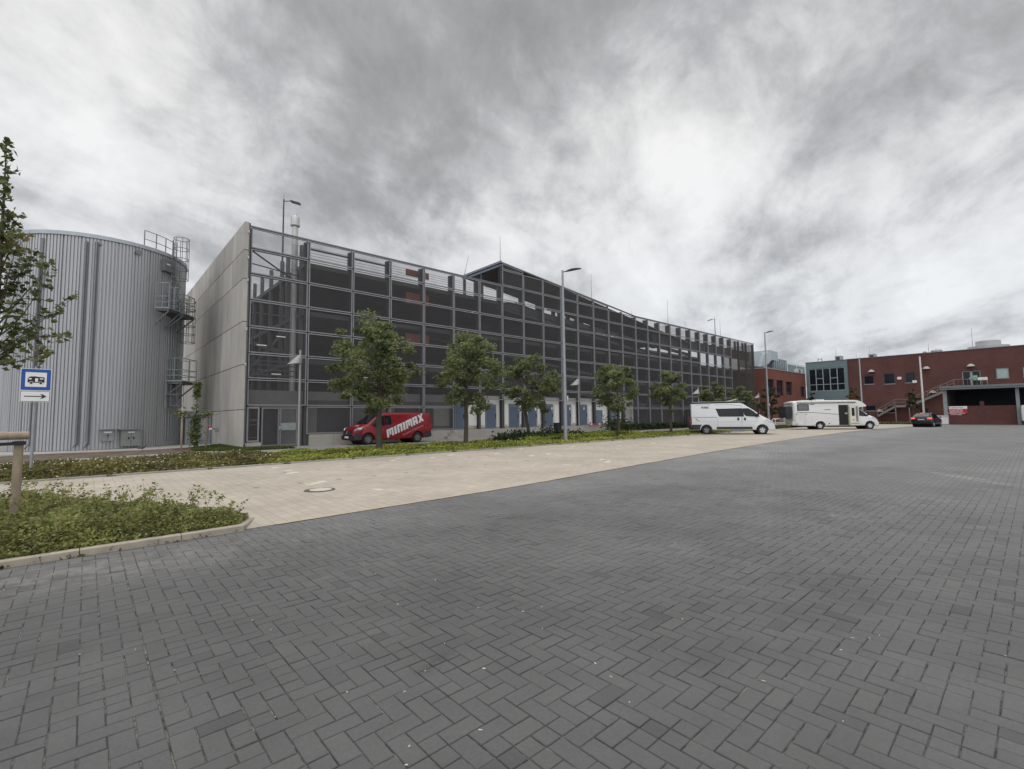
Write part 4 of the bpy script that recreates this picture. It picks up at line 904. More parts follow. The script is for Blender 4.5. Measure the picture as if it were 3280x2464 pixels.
for (px, ya, yb, w_) in ((2678, 1118, 1142, .03), (2786, 1112, 1137, .03), (2743, 1130, 1150, .03), (2975, 1100, 1130, .04), (3116, 1050, 1116, .04)):
    a = PX(px, yb, MX+2); b = PX(px-1, ya, MX+2); o = MB().tube(a, (a.x, a.y, b.z), w_, w_*.5, 5).obj('antenna_rod', mat('rod_pale', (.35, .35, .36), .5, .3)); tag(o, {2678: 'thin rod beside the louvred vent above the glazed block', 2786: 'thin rod beside the small vent left of the flagpole', 2743: 'faint thin rod between the two louvred roof vents', 2975: 'thin rod behind the domed roof fan', 3116: 'tallest thin rod left of the large round roof fan'}[px], 'antenna rod', 'thin rods on the brick roof')
a = PX(2620, 1156, MX+1); b = PX(2632, 1147, MX+1); o = MB(); o.tube((a.x, a.y, zt-.1), (a.x, a.y, b.z), .05); o.tube((a.x, b.y, zt-.1), (a.x, b.y, b.z), .05); o.tube((a.x, a.y, b.z-.2), (a.x, b.y, b.z-.2), .05); tag(o.obj('roof_hoop', M_CAPM), 'small metal hoop on the roof edge of the glazed block', 'roof hoop')
# wall lamps
for px, py_, lab in ((2792, 1190, 'wall lamp above the leftmost square window'), (2968, 1180, 'wall lamp right of the flagpole on the brick wall'), (3110, 1172, 'wall lamp above the balcony door'), (2988, 1257, 'wall lamp beside the middle of the stair'), (2819, 1317, 'wall lamp at the foot of the stair')):
    q = PX(px, py_, MX); t = empty('wall_lamp', (q.x, q.y, q.z), 0, lab, 'wall lamp', 'lamps on the brick wall'); p = MB(); p.lathe((MX-.28, q.y, q.z), [(.5, -.12), (.42, .06), (.2, .26), (.05, .3)], 14); p.obj('shade', mat('lamp_shade_pale', (.42, .40, .37), .5), t); p = MB(); p.box(MX-.3, MX, q.y-.06, q.y+.06, q.z-.2, q.z-.1); p.obj('arm', M_CAPM, t)
for px, py_, nm, lab in ((2881, 1212, 'alarm_box', 'small white box between two square windows'), (2930, 1223, 'white_box', 'small white box on the sill of the third window')):
    q = PX(px, py_, MX); p = MB(); p.bbox(MX-.15, MX, q.y-.28, q.y+.28, q.z-.22, q.z+.22, .03); tag(p.obj(nm, mat('box_white', (.7, .7, .68), .5)), lab, 'wall box')
# stair and balcony, in front of the wall
SX = 99.6
ST = empty('outdoor_stair', (SX, 11, 0), 0, 'grey steel stair with landing and balcony climbing the brick wall', 'staircase')
def sx(px, py_, X=SX): q = PX(px, py_, X); return Vector((X, q.y, q.z))
P0, P1, P2, P3, P4 = sx(2811, 1333), sx(2868, 1302), sx(2912, 1301), sx(3020, 1256), sx(3057, 1240); P5 = sx(3163, 1239)
M_STAIR = mat('stair_galv', (.22, .215, .21), .5, .3)
for X in (SX, SX+1.2):
    p = MB()
    for a, b in ((P0, P1), (P1, P2), (P2, P4)):
        a = Vector((X, a.y, a.z)); b = Vector((X, b.y, b.z)); up = Vector((0, 0, .16)); p.prism([a-up, b-up, b+up, a+up], (.05, 0, 0))
    p.obj('stringer', M_STAIR, ST)
p = MB()
for a, b, n_ in ((P0, P1, 12), (P2, P4, 18)):
    for k in range(n_): c_ = a.lerp(b, (k+.5)/n_); p.box(SX+.05, SX+1.2, c_.y-.14, c_.y+.14, c_.z-.02, c_.z+.02)
p.box(SX+.05, SX+1.2, P2.y, P1.y, P1.z-.05, P1.z); p.obj('tread', M_STAIR, ST)
p = MB(); p.box(SX-.2, MX, P5.y, P4.y, P5.z-.16, P5.z+.12); p.obj('balcony_deck', M_STAIR, ST)
p = MB(); H = 1.05
for a, b in ((P0, P1), (P1, P2), (P2, P4)):
    for h in (H, .55): p.tube(a+Vector((0, 0, h+.1)), b+Vector((0, 0, h+.1)), .045, n=5)
    n_ = max(2, int((b-a).length/.22))
    for k in range(n_+1): c_ = a.lerp(b, k/n_); p.tube(c_, c_+Vector((0, 0, H+.1)), .012 if k % 6 else .04, n=4)
bl = Vector((SX-.2, P4.y, P4.z)); brr = Vector((SX-.2, P5.y, P5.z)); bw = Vector((MX-.1, P5.y, P5.z))
for a, b in ((bl, brr), (brr, bw)):
    for h in (H+.1, .2): p.tube(a+Vector((0, 0, h)), b+Vector((0, 0, h)), .05, n=5)
    n_ = int((b-a).length/.5)
    for k in range(n_+1): c_ = a.lerp(b, k/n_); p.tube(c_, c_+Vector((0, 0, H+.1)), .055 if k % 2 == 0 else .015, n=5)
p.obj('hand_rail', mat('rail_warm', (.22, .175, .16), .5, .3), ST)
for pt in (P1, P2): p = MB(); p.box(SX, SX+.12, pt.y-.06, pt.y+.06, 0, pt.z); p.obj('post', M_STAIR, ST)
q = sx(3147, 1212); p = MB(); p.bbox(SX-.35, SX-.1, q.y-.55, q.y+.5, q.z-.3, q.z+.15, .04); tag(p.obj('planter_box', mat('box_white', (.7, .7, .7))), 'white planter box hung on the balcony rail', 'planter')
# carport in front
CX = 80.0
CP = empty('carport', (CX, 4, 0), 0, 'low flat-roofed brick carport with grey columns and dark interior', 'carport')
cz1 = PX(3150, 1245, CX).z; cyl = PX(3014, 1250, CX).y
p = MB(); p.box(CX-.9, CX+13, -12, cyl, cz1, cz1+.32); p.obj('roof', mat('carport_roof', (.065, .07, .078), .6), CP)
p = MB(); p.box(CX-.98, CX-.9, -12, cyl+.05, cz1+.18, cz1+.42); p.box(CX-.95, CX-.9, -12, cyl, cz1-.02, cz1+.12); p.obj('fascia', mat('fascia_grey', (.17, .18, .19), .5, .3), CP)
ca = PX(3030, 1300, CX); wl = PX(3037, 1330, CX).y; wr = PX(3262, 1330, CX).y; wz = PX(3140, 1300, CX).z
p = MB(); p.box(CX+.1, CX+.45, wr, wl, 0, wz); p.box(CX+.1, CX+.45, PX(3152, 1300, CX).y, PX(3138, 1300, CX).y, wz, wz+.55); p.obj('brick_wall', M_BRICK, CP)
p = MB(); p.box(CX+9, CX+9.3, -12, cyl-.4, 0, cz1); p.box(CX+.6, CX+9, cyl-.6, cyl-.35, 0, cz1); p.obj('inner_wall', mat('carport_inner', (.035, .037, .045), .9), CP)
for (xa, xb) in ((3026, 3036), (3260, 3269)):
    ya_, yb_ = PX(xb, 1330, CX).y, PX(xa, 1330, CX).y; p = MB(); p.box(CX-.15, CX+.1, ya_-.04, yb_+.04, 0, cz1); p.obj('column', mat('carport_column', (.26, .275, .28), .6, .1, var=.2), CP)
sa = rectX(3038, 1302, 3099, 1325, CX-.2); SG = empty('notice_sign', (CX-.2, sa[1], sa[2]), 0, 'red sign with white header strip and lettering on the carport wall', 'sign')
p = MB(); p.box(CX-.05, CX+.1, sa[0], sa[1], sa[2], sa[3]-.33); p.obj('red_board', mat('sign_red', (.42, .02, .03), .5, var=.03), SG)
p = MB(); p.box(CX-.05, CX+.1, sa[0], sa[1], sa[3]-.33, sa[3]); p.obj('header', mat('sign_white', (.75, .75, .75), .5, var=.03), SG)
p = MB(); u = (0, -1, 0); yc = (sa[0]+sa[1])/2+.18
for k, s_ in enumerate(('Privatparkplatz', 'Parken nur mit', 'Berechtigung', 'Fahrzeuge - werden', 'abgeschleppt')): place_text(p, s_, .20, (CX-.055, yc, sa[3]-.44-k*.145), u, (0, 0, 1), ext=.003, bold=.004)
p.obj('lettering', mat('sign_pink', (.70, .55, .56), .5), SG, fix=False)
p = MB(); place_text(p, 'Parkplatz Privat', .2, (CX-.055, yc, sa[3]-.17), u, (0, 0, 1), ext=.003, bold=.003); p.obj('header_lettering', mat('sign_dark', (.25, .03, .05), .5), SG, fix=False)
q = PX(3010, 1362, 77); t = empty('waste_container', (77, q.y, 0), 0, 'small pale container beside the parked dark car', 'container'); p = MB(); p.bbox(77.2, 78.2, q.y-.75, q.y+.45, .05, 1.05, .06); p.obj('body', mat('container_pale', (.62, .60, .60), .5), t); p = MB(); p.bbox(77.15, 78.25, q.y-.8, q.y+.5, 1.0, 1.15, .04); p.obj('lid', mat('container_lid', (.45, .43, .45), .5), t)
q = PX(3278, 1340, 79); t = empty('white_trailer', (79, q.y, 0), 0, 'pale box trailer cut off by the right edge of the photo', 'trailer'); p = MB(); p.bbox(78.6, 79.6, q.y-2.2, q.y+.12, .45, 2.25, .08); p.obj('body', mat('container_pale', (.6, .6, .6)), t)
for yy in (q.y-.2, q.y-1.6): p = MB(); p.tube((78.7, yy, .3), (78.95, yy, .3), .3, n=18); p.obj('wheel', mat('tyre', (.02, .02, .021), .85, var=.2), t)
# poles
def pole(px0, py0, px1, py1, X, r, lab, nm='flagpole', cat='flagpole', m_=None):
    a = PX(px1, py1, X); b = PX(px0, py0, X); t = empty(nm, (X, a.y, 0), 0, lab, cat); p = MB(); p.tube((X, a.y, 0), (X, a.y+(b.y-a.y)*.5, b.z), r, r*.7, 10); p.obj('pole', m_ or mat('pole_white', (.62, .61, .60), .45), t, smooth=True); p = MB(); p.lathe((X, a.y, 0), [(r*2.2, 0), (r*2.2, .06), (r*1.3, .12)], 12); p.obj('base', M_CAPM, t); p = MB(); p.lathe((X, a.y+(b.y-a.y)*.5, b.z), [(r*.9, 0), (r, .05), (.02, .12)], 10); p.obj('finial', M_CAPM, t)
pole(2944, 1143, 2960, 1322, 84, .13, 'plain white flagpole in front of the stair')
pole(2752, 1148, 2761, 1290, 92, .12, 'thin pale pole left of the square windows on the brick wall', 'mast', 'mast', mat('mast_grey', (.36, .37, .38), .5))
# white bike hoops
for k, px in enumerate((2493, 2503)):
    q = PG(px, 1366); t = empty('bike_hoop', (q.x, q.y, 0), 0, ('white tube hoop nearest the camper van front', 'white tube hoop behind the motorhome rear')[k], 'bike hoop', 'white tube hoops'); p = MB(); h = .95; w2 = .75; u = Vector((.743, -.669, 0)); c_ = Vector((q.x, q.y, 0)); p.path([c_-u*w2, c_-u*w2+Vector((0, 0, h-.15)), c_-u*(w2-.15)+Vector((0, 0, h)), c_+u*(w2-.15)+Vector((0, 0, h)), c_+u*w2+Vector((0, 0, h-.15)), c_+u*w2], .045); p.path([c_-u*w2+Vector((0, 0, .45)), c_+u*w2+Vector((0, 0, .45))], .035); p.obj('hoop', mat('hoop_white', (.7, .69, .66), .4), t)
    if k == 0: continue
# ================================================================== vehicles
M_TYRE = mat('tyre', (.02, .02, .021), .85, var=.2)
M_BLACKP = mat('black_plastic', (.022, .022, .025), .55, var=.15)
M_CARGLASS = mat('car_glass', (.010, .013, .017), .08, 0, var=.3, spec=.28)
M_RIM = mat('alloy_rim', (.55, .56, .58), .3, .6)
M_RIMS = mat('steel_rim', (.20, .205, .215), .4, .6)
def loft(st, name, m, root, crown=.02):
    V = []; F = []; K = 0
    for (x, z0, zb, z1, wb, wt, r) in st:
        h = z1-zb
        half = [(0, z0), (wb*.90, z0), (wb-.015, z0+.06), (wb, z0+.20), (wb, zb), (wb+(wt-wb)*.93, z1-r), (wt-r*.12, z1-r*.55), (wt-r*.55, z1-r*.12), (wt-r*1.2, z1), (0, z1+crown)]
        sec = half+[(-y, z) for y, z in half[-2:0:-1]]; K = len(sec)
        V += [(x, y, z) for y, z in sec]
    for i in range(len(st)-1):
        for k in range(K): F.append((i*K+k, i*K+(k+1) % K, (i+1)*K+(k+1) % K, (i+1)*K+k))
    F += [tuple(range(K))[::-1], tuple((len(st)-1)*K+k for k in range(K))]
    mb = MB(); mb.add(V, F); return mb.obj(name, m, root, world=False, smooth=True)
def cut(o, cyl):
    """carve wheel openings: list of (x, z, radius, halfwidth-from, halfwidth-to)"""
    for (x, z, r, y0, y1) in cyl:
        mb = MB(); mb.tube((x, y0, z), (x, y1, z), r, n=36); c_ = mb.obj('cutter', M_BLACKP)
        md = o.modifiers.new('b', 'BOOLEAN'); md.operation = 'DIFFERENCE'; md.solver = 'EXACT'; md.object = c_
        par = o.parent; o.parent = None; bpy.context.view_layer.update()
        me = bpy.data.meshes.new_from_object(o.evaluated_get(bpy.context.evaluated_depsgraph_get()))
        o.modifiers.clear(); o.data = me; o.parent = par; bpy.data.objects.remove(c_)
    o.data.polygons.foreach_set('use_smooth', [True]*len(o.data.polygons)); o.data.set_sharp_from_angle(angle=R_(35))
def hw(st, x, z):
    """half width of the loft at x, z (between belt and roof)"""
    for a, b in zip(st[:-1], st[1:]):
        if a[0] <= x <= b[0]:
            t = (x-a[0])/(b[0]-a[0]); q = [a[i]+(b[i]-a[i])*t for i in range(7)]; _, z0, zb, z1, wb, wt, r = q
            if z <= zb: return wb
            zt_ = z1-r; wt2 = wb+(wt-wb)*.93
            return wb+(wt2-wb)*min(1, (z-zb)/(zt_-zb))
    return st[0][4]
def side_patch(st, pts, side, name, m, root, out=.012, th=.03):
    """panel laid on the curved flank: cut along the body stations so that it follows the surface"""
    bm = bmesh.new(); P = [Vector((x, 0, z)) for x, z in pts]; vs_ = [bm.verts.new(p) for p in P]
    for t_ in tessellate_polygon([P]): bm.faces.new([vs_[i] for i in t_])
    zs = [p.z for p in P]; xs_ = [p.x for p in P]
    for s_ in st:
        if min(xs_) < s_[0] < max(xs_): bmesh.ops.bisect_plane(bm, geom=bm.verts[:]+bm.edges[:]+bm.faces[:], plane_co=(s_[0], 0, 0), plane_no=(1, 0, 0))
    for k in range(1, 40):
        z = .1*k
        if min(zs) < z < max(zs): bmesh.ops.bisect_plane(bm, geom=bm.verts[:]+bm.edges[:]+bm.faces[:], plane_co=(0, 0, z), plane_no=(0, 0, 1))
    for k in range(-20, 20):
        x = .25*k+.01
        if min(xs_) < x < max(xs_): bmesh.ops.bisect_plane(bm, geom=bm.verts[:]+bm.edges[:]+bm.faces[:], plane_co=(x, 0, 0), plane_no=(1, 0, 0))
    for v_ in bm.verts: v_.co.y = side*(hw(st, v_.co.x, v_.co.z)+out)
    r_ = bmesh.ops.extrude_face_region(bm, geom=bm.faces[:])
    for v_ in r_['geom']:
        if isinstance(v_, bmesh.types.BMVert): v_.co.y -= side*th
    bm.verts.index_update(); mb = MB(); mb.add([v_.co[:] for v_ in bm.verts], [[v_.index for v_ in f_.verts] for f_ in bm.faces]); bm.free(); return mb.obj(name, m, root, world=False)
def wheel(root, x, y, side, r, w_, rim, style='alloy'):
    t = None; mb = MB(); y0, y1 = y, y-side*w_
    prof = [(r*.62, 0), (r*.80, -.012), (r*.95, 0), (r, .03), (r, w_-.03), (r*.93, w_), (r*.6, w_)]
    V = []; F = []; n = 30
    for (rr, d) in prof:
        for i in range(n): a = 2*math.pi*i/n; V.append((x+rr*math.cos(a), y-side*d, r+rr*math.sin(a)))
    for k in range(len(prof)-1):
        for i in range(n): F.append((k*n+i, k*n+(i+1) % n, (k+1)*n+(i+1) % n, (k+1)*n+i))
    F.append(tuple((len(prof)-1)*n+i for i in range(n))); mb.add(V, F); ty = mb.obj('wheel', M_TYRE, root, world=False, smooth=True)
    rr = r*.57; rb = MB(); rb.tube((x, y-side*.05, r), (x, y-side*.09, r), rr, n=26); o = rb.obj('rim_back', M_BLACKP); o.parent = ty
    rb = MB()
    nn_ = 5 if style == 'alloy' else 12
    for k in range(nn_):
        a = 2*math.pi*k/nn_+.3; u = Vector((math.cos(a), 0, math.sin(a))); v = Vector((-u.z, 0, u.x)); c_ = Vector((x, y-side*.028, r))
        if style == 'alloy': rb.prism([c_+u*rr*.12-v*rr*.20, c_+u*rr*.97-v*rr*.36, c_+u*rr*.97+v*rr*.36, c_+u*rr*.12+v*rr*.20], (0, -side*.02, 0))
        else: rb.prism([c_+u*rr*.35-v*rr*.07, c_+u*rr*.97-v*rr*.17, c_+u*rr*.97+v*rr*.17, c_+u*rr*.35+v*rr*.07], (0, -side*.02, 0))
    rb.tube((x, y-side*.015, r), (x, y-side*.05, r), rr*.30, n=14)
    P = [(x+rr*math.cos(2*math.pi*i/26), y-side*.03, r+rr*math.sin(2*math.pi*i/26)) for i in range(27)]; rb.path([Vector(p) for p in P], rr*.07, 5)
    o = rb.obj('rim', rim, smooth=False); o.parent = ty
def well(root, x, r, wy):
    mb = MB(); mb.tube((x, -wy+.12, r*1.02), (x, wy-.12, r*1.02), r*1.16, n=28); mb.obj('wheel_well', mat('well_black', (.008, .008, .008), .95), root, world=False)

# ---------------- white camper van
cW1, cW2 = PG(2265, 1392), PG(2443, 1392); hd = math.atan2(cW2.y-cW1.y, cW2.x-cW1.x); mid = (cW1+cW2)/2
nv = Vector((math.sin(hd), -math.cos(hd), 0))       # right-hand side normal
ctr = mid-nv*1.02
VN = empty('camper_van', (ctr.x, ctr.y, 0), hd, 'white high-roof panel-van camper with black awning rail and rear bike rack', 'camper van')
M_WHITE = mat('white_paint', (.60, .61, .62), .25, 0, var=.03, coat=.6)
st = [(-3.16, .42, 1.32, 2.36, .93, .80, .16), (-3.10, .36, 1.35, 2.46, 1.0, .86, .16), (-2.9, .33, 1.35, 2.50, 1.02, .88, .14), (-1.0, .33, 1.35, 2.52, 1.025, .89, .14), (.45, .33, 1.35, 2.52, 1.025, .89, .14), (.68, .33, 1.35, 2.46, 1.025, .87, .14),
      (1.45, .33, 1.33, 1.93, 1.02, .84, .12), (2.05, .33, 1.20, 1.47, 1.0, .82, .10), (2.22, .33, 1.13, 1.35, .99, .84, .09), (2.55, .32, 1.00, 1.17, .96, .84, .08), (2.80, .30, .82, .99, .90, .80, .08), (2.93, .30, .62, .78, .80, .70, .07), (2.98, .34, .52, .62, .70, .62, .05)]
body = loft(st, 'body', M_WHITE, VN)
cut(body, [(s_*2.02, .36, .44, a, b) for s_ in (-1, 1) for a, b in ((-1.2, -.72), (.72, 1.2))])
for s_ in (-1, 1): well(VN, s_*2.02, .34, 1.0)
for sx_ in (-2.02, 2.02):
    for sd in (-1, 1): wheel(VN, sx_, sd*1.0, sd, .345, .22, M_RIMS if sx_ < 0 else M_RIM)
for sd in (-1, 1):
    side_patch(st, [(-1.32, 2.03), (.60, 2.06), (.72, 1.9), (.74, 1.40), (-1.02, 1.40), (-1.10, 1.48), (-1.24, 1.9)], sd, 'side_window', M_CARGLASS, VN)
    side_patch(st, [(-1.02, 1.98), (.30, 1.98), (.30, 1.46), (-.88, 1.46)], sd, 'window_pane', mat('pane_tint', (.02, .022, .026), .12, spec=.25), VN, .022, .01)
    side_patch(st, [(.66, 2.05), (1.10, 2.05), (1.42, 1.84), (1.90, 1.38), (1.62, 1.38), (.90, 1.44), (.78, 1.55)], sd, 'cab_window', M_CARGLASS, VN, .04)
    side_patch(st, [(-1.28, .60), (1.30, .60), (1.32, .42), (-1.26, .42)], sd, 'side_strip', M_BLACKP, VN, .02)
    side_patch(st, [(-3.12, .78), (-2.35, .78), (-2.45, .66), (-2.52, .40), (-3.14, .40)], sd, 'bumper_corner', M_BLACKP, VN, .014)
    side_patch(st, [(-3.02, 1.385), (-1.22, 1.385), (-1.22, 1.355), (-3.02, 1.355)], sd, 'slide_rail', mat('seam_grey', (.14, .14, .145), .6), VN, .012)
    for (a, b, c, d) in ((-1.19, -1.18, .62, 1.36), (.56, .575, .62, 2.2), (.60, .61, 1.0, 2.1)): side_patch(st, [(a, d), (b, d), (b, c), (a, c)], sd, 'door_seam', mat('seam_grey', (.14, .14, .14)), VN, .004, .01)
    side_patch(st, [(-3.0, 1.02), (1.7, 1.02), (1.7, 1.005), (-3.0, 1.005)], sd, 'body_crease', mat('seam_pale', (.36, .36, .37)), VN, .003, .01)
    for x in (.32, .80): mb = MB(); mb.bbox(x-.07, x+.07, sd*1.0 if sd > 0 else -1.06, sd*1.06 if sd > 0 else -1.0, 1.10, 1.32, .02); mb.obj('door_handle', M_BLACKP, VN, world=False)
    side_patch(st, [(-2.85, 1.28), (-2.75, 1.28), (-2.62, 1.12), (-2.45, 1.06), (-2.60, 1.06), (-2.76, 1.16)], sd, 'decal', mat('decal_grey', (.18, .18, .19)), VN, .004, .006)
    side_patch(st, [(-2.75, 2.405-.03), (-1.65, 2.42-.03), (-1.65, 2.395-.03), (-2.75, 2.385-.03)], sd, 'decal', mat('decal_grey', (.18, .18, .19)), VN, .008, .006)
    side_patch(st, [(-1.4, 2.37), (-.2, 2.36), (.6, 2.26), (1.05, 2.16), (.6, 2.235), (-.2, 2.335), (-1.4, 2.35)], sd, 'decal', mat('decal_grey', (.18, .18, .19)), VN, .006, .006)
    mb = MB(); mb.bbox(1.62, 1.78, sd*1.16-.10, sd*1.16+.10, 1.38, 1.66, .04); mb.bbox(1.6, 1.72, min(sd*.95, sd*1.1), max(sd*.95, sd*1.1), 1.36, 1.46, .02); mb.obj('side_mirror', M_BLACKP, VN, world=False)
    mb = MB(); mb.prism([(2.28, sd*.93, 1.16), (2.62, sd*.90, 1.02), (2.80, sd*.84, .86), (2.60, sd*.92, .90), (2.36, sd*.965, 1.05)], (.03, sd*.03, .03)); mb.obj('headlight', mat('headlamp', (.40, .41, .43), .15, .3), VN, world=False)
    mb = MB(); mb.bbox(-3.20, -3.10, min(sd*.80, sd*1.005), max(sd*.80, sd*1.005), .80, 1.38, .02); mb.obj('tail_light', mat('tail_red', (.35, .01, .012), .25), VN, world=False)
mb = MB(); place_text(mb, 'PÖSSL', .20, (-2.1, -.935, 2.14), (1, 0, 0), (0, .12, 1), ext=.004, shear=.35, bold=.006, sx=1.1); mb.obj('lettering', mat('lettering_dark', (.05, .05, .055), .5), VN, world=False, fix=False)
mb = MB(); mb.prism([(-3.05, -.86, 2.46), (.9, -.86, 2.50), (.9, -.86, 2.62), (-3.05, -.86, 2.58)], (0, .14, 0)); mb.obj('awning', mat('awning_black', (.03, .031, .033), .5), VN, world=False)
mb = MB(); mb.prism([(-3.05, -.90, 2.56), (.86, -.90, 2.60), (.86, -.90, 2.63), (-3.05, -.90, 2.61)], (0, .1, 0)); mb.obj('awning_rail', mat('rail_grey', (.30, .30, .30), .5, .3), VN, world=False)
mb = MB(); mb.obox((.0, .1, 2.70), (.38, 0, .09), (0, .3, 0), (-.01, 0, .03)); mb.bbox(-2.5, -1.9, -.2, .3, 2.52, 2.64, .03); mb.obj('roof_hatch', mat('hatch_pale', (.55, .53, .48), .4), VN, world=False)
mb = MB(); mb.bbox(-3.24, -3.08, -.96, .96, .36, .78, .05); mb.bbox(-.2, .62, -1.02, -.9, .22, .33, .02); mb.obj('bumper', M_BLACKP, VN, world=False)
mb = MB(); mb.bbox(-.18, .6, -1.06, -.98, .24, .30, .01); mb.obj('entry_step', mat('step_alu', (.5, .5, .5), .4, .4), VN, world=False)
mb = MB(); mb.prism([(-3.18, -.78, 1.45), (-3.13, -.72, 2.2), (-3.13, .72, 2.2), (-3.18, .78, 1.45)], (-.02, 0, 0)); mb.obj('rear_window', M_CARGLASS, VN, world=False)
mb = MB()
mb.prism([(.78, -.72, 2.44), (.78, .72, 2.44), (2.08, .80, 1.49), (2.08, -.80, 1.49)], (.02, 0, .025)); mb.obj('windscreen', M_CARGLASS, VN, world=False)
mb = MB(); mb.bbox(2.9, 3.02, -.55, .55, .58, .74, .03); mb.obj('grille', M_BLACKP, VN, world=False)
mb = MB(); 
for y in (-.55, .45): mb.path([Vector((-3.2, y, 2.05)), Vector((-3.42, y, 2.0)), Vector((-3.42, y, .72)), Vector((-3.2, y, .72))], .03)
for z in (1.95, 1.5, .85): mb.tube((-3.42, -.55, z), (-3.42, .45, z), .022)
for z in (.78, .9): mb.tube((-3.75, -.8, z), (-3.75, .8, z), .025); 
for y in (-.5, .4): mb.tube((-3.42, y, .8), (-3.78, y, .8), .025)
mb.obj('bike_rack', M_BLACKP, VN, world=False)
# bicycle on the rack
BK = empty('bicycle', tuple(Matrix.Translation(VN.location) @ Matrix.Rotation(hd, 4, 'Z') @ Vector((-3.62, 0, .86))), hd, 'dark bicycle standing on the rack behind the white camper van', 'bicycle')
for y in (-.52, .52):
    mb = MB(); P = [Vector((0, y+.33*math.cos(2*math.pi*i/24), .33+.33*math.sin(2*math.pi*i/24))) for i in range(25)]; mb.path(P, .022, 5)
    for k in range(6): a = math.pi*k/6; mb.tube((0, y-.32*math.cos(a), .33-.32*math.sin(a)), (0, y+.32*math.cos(a), .33+.32*math.sin(a)), .003, n=3)
    mb.obj('wheel', M_TYRE, BK, world=False)
mb = MB(); mb.path([Vector((0, -.52, .33)), Vector((0, -.2, .78)), Vector((0, .36, .84)), Vector((0, .05, .3)), Vector((0, -.2, .78))], .02); mb.path([Vector((0, -.52, .33)), Vector((0, .05, .3))], .015); mb.path([Vector((0, .52, .33)), Vector((0, .36, .95))], .02); mb.path([Vector((-.28, .34, 1.0)), Vector((.28, .34, 1.0))], .015); mb.path([Vector((0, -.2, .78)), Vector((0, -.24, .93))], .014); mb.obj('frame', mat('bike_dark', (.05, .05, .06), .4, .3), BK, world=False)
mb = MB(); mb.bbox(-.06, .06, -.38, -.12, .92, .97, .02); mb.obj('saddle', M_BLACKP, BK, world=False)

# ---------------- white motorhome
cW1, cW2 = PG(2628, 1376), PG(2790, 1375); hd2 = math.atan2(cW2.y-cW1.y, cW2.x-cW1.x); mid = (cW1+cW2)/2; wbh = (cW2-cW1).length/2
nv = Vector((math.sin(hd2), -math.cos(hd2), 0)); ctr = mid-nv*1.08
print('motorhome wheelbase', wbh*2, 'van heading', math.degrees(hd), math.degrees(hd2))
MH = empty('motorhome', (ctr.x, ctr.y, 0), hd2, 'long white low-profile motorhome with its habitation door open', 'motorhome')
M_WHITE2 = mat('motorhome_white', (.66, .66, .65), .3, 0, var=.03, coat=.4)
hs = [(-4.62, .55, 1.4, 2.62, 1.02, 1.0, .12), (-4.5, .42, 1.4, 2.74, 1.14, 1.12, .14), (-4.3, .36, 1.4, 2.82, 1.15, 1.14, .14), (-4.0, .34, 1.4, 2.84, 1.15, 1.14, .12), (-2, .34, 1.4, 2.86, 1.15, 1.14, .12), (.95, .34, 1.4, 2.84, 1.15, 1.14, .12), (1.0, .34, 1.4, 2.83, 1.10, 1.08, .12)]
house = loft(hs, 'house_body', M_WHITE2, MH)
cut(house, [(-wbh, .35, .47, a, b) for a, b in ((-1.3, -.78), (.78, 1.3))])
cut(house, [])
# overhanging nose above the cab
mb = MB(); NP = [(.96, 2.0), (.96, 2.84), (1.2, 2.80), (1.5, 2.68), (1.8, 2.45), (1.95, 2.28), (1.88, 2.20), (1.55, 2.17), (1.3, 2.12)]
for (ya, yb) in ((-1.1, 1.1),): mb.prism([(x, ya, z) for x, z in NP], (0, yb-ya, 0))
mb.obj('overcab', M_WHITE2, MH, world=False)
cs_ = [(.9, .34, 1.25, 2.12, 1.02, .88, .1), (1.05, .34, 1.25, 2.12, 1.02, .87, .1), (1.4, .34, 1.25, 2.02, 1.02, .85, .1), (2.0, .34, 1.2, 1.60, 1.01, .82, .1), (2.32, .34, 1.12, 1.36, 1.0, .84, .09), (2.7, .32, 1.0, 1.18, .97, .84, .08), (2.95, .30, .82, 1.0, .91, .80, .08), (3.1, .30, .62, .80, .82, .70, .07), (3.16, .34, .52, .62, .72, .62, .05)]
cab = loft(cs_, 'cab', M_WHITE2, MH); cut(cab, [(wbh, .36, .46, a, b) for a, b in ((-1.2, -.72), (.72, 1.2))])
well(MH, -wbh, .35, 1.1); well(MH, wbh, .35, 1.0)
for sd in (-1, 1): wheel(MH, -wbh, sd*1.10, sd, .35, .23, M_RIM); wheel(MH, wbh, sd*1.0, sd, .35, .22, M_RIM)
mb = MB()
P = [Vector((-wbh+.50*math.cos(a), -1.16, .36+.50*math.sin(a))) for a in np.linspace(-.1, math.pi+.1, 18)]; mb.path(P, .035, 6); mb.obj('wheel_arch', M_WHITE2, MH, world=False)
def mhb(nm, x0, x1, z0, z1, m_, o=.012, b=.02): mb = MB(); mb.bbox(x0, x1, -1.15-o, -1.15+.02, z0, z1, min(b, .008)); return mb.obj(nm, m_, MH, world=False)
mhb('window_frame', -4.28, -3.22, 1.86, 2.50, M_BLACKP, .03); mhb('window_pane', -4.20, -3.30, 1.93, 2.43, mat('pane_grey', (.13, .145, .16), .15), .036)
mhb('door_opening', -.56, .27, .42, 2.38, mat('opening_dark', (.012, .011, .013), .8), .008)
mhb('table_inside', -.02, .22, 1.48, 1.62, mat('inside_pale', (.35, .42, .38), .6), .011)
mhb('green_edge', .24, .31, .38, 2.40, mat('door_rubber', (.12, .17, .07), .6), .02)
mb = MB(); mb.bbox(.33, 1.18, -1.32, -1.20, .38, 2.40, .05); od = mb.obj('entrance_door', mat('door_cream', (.62, .60, .52), .35), MH, world=False)
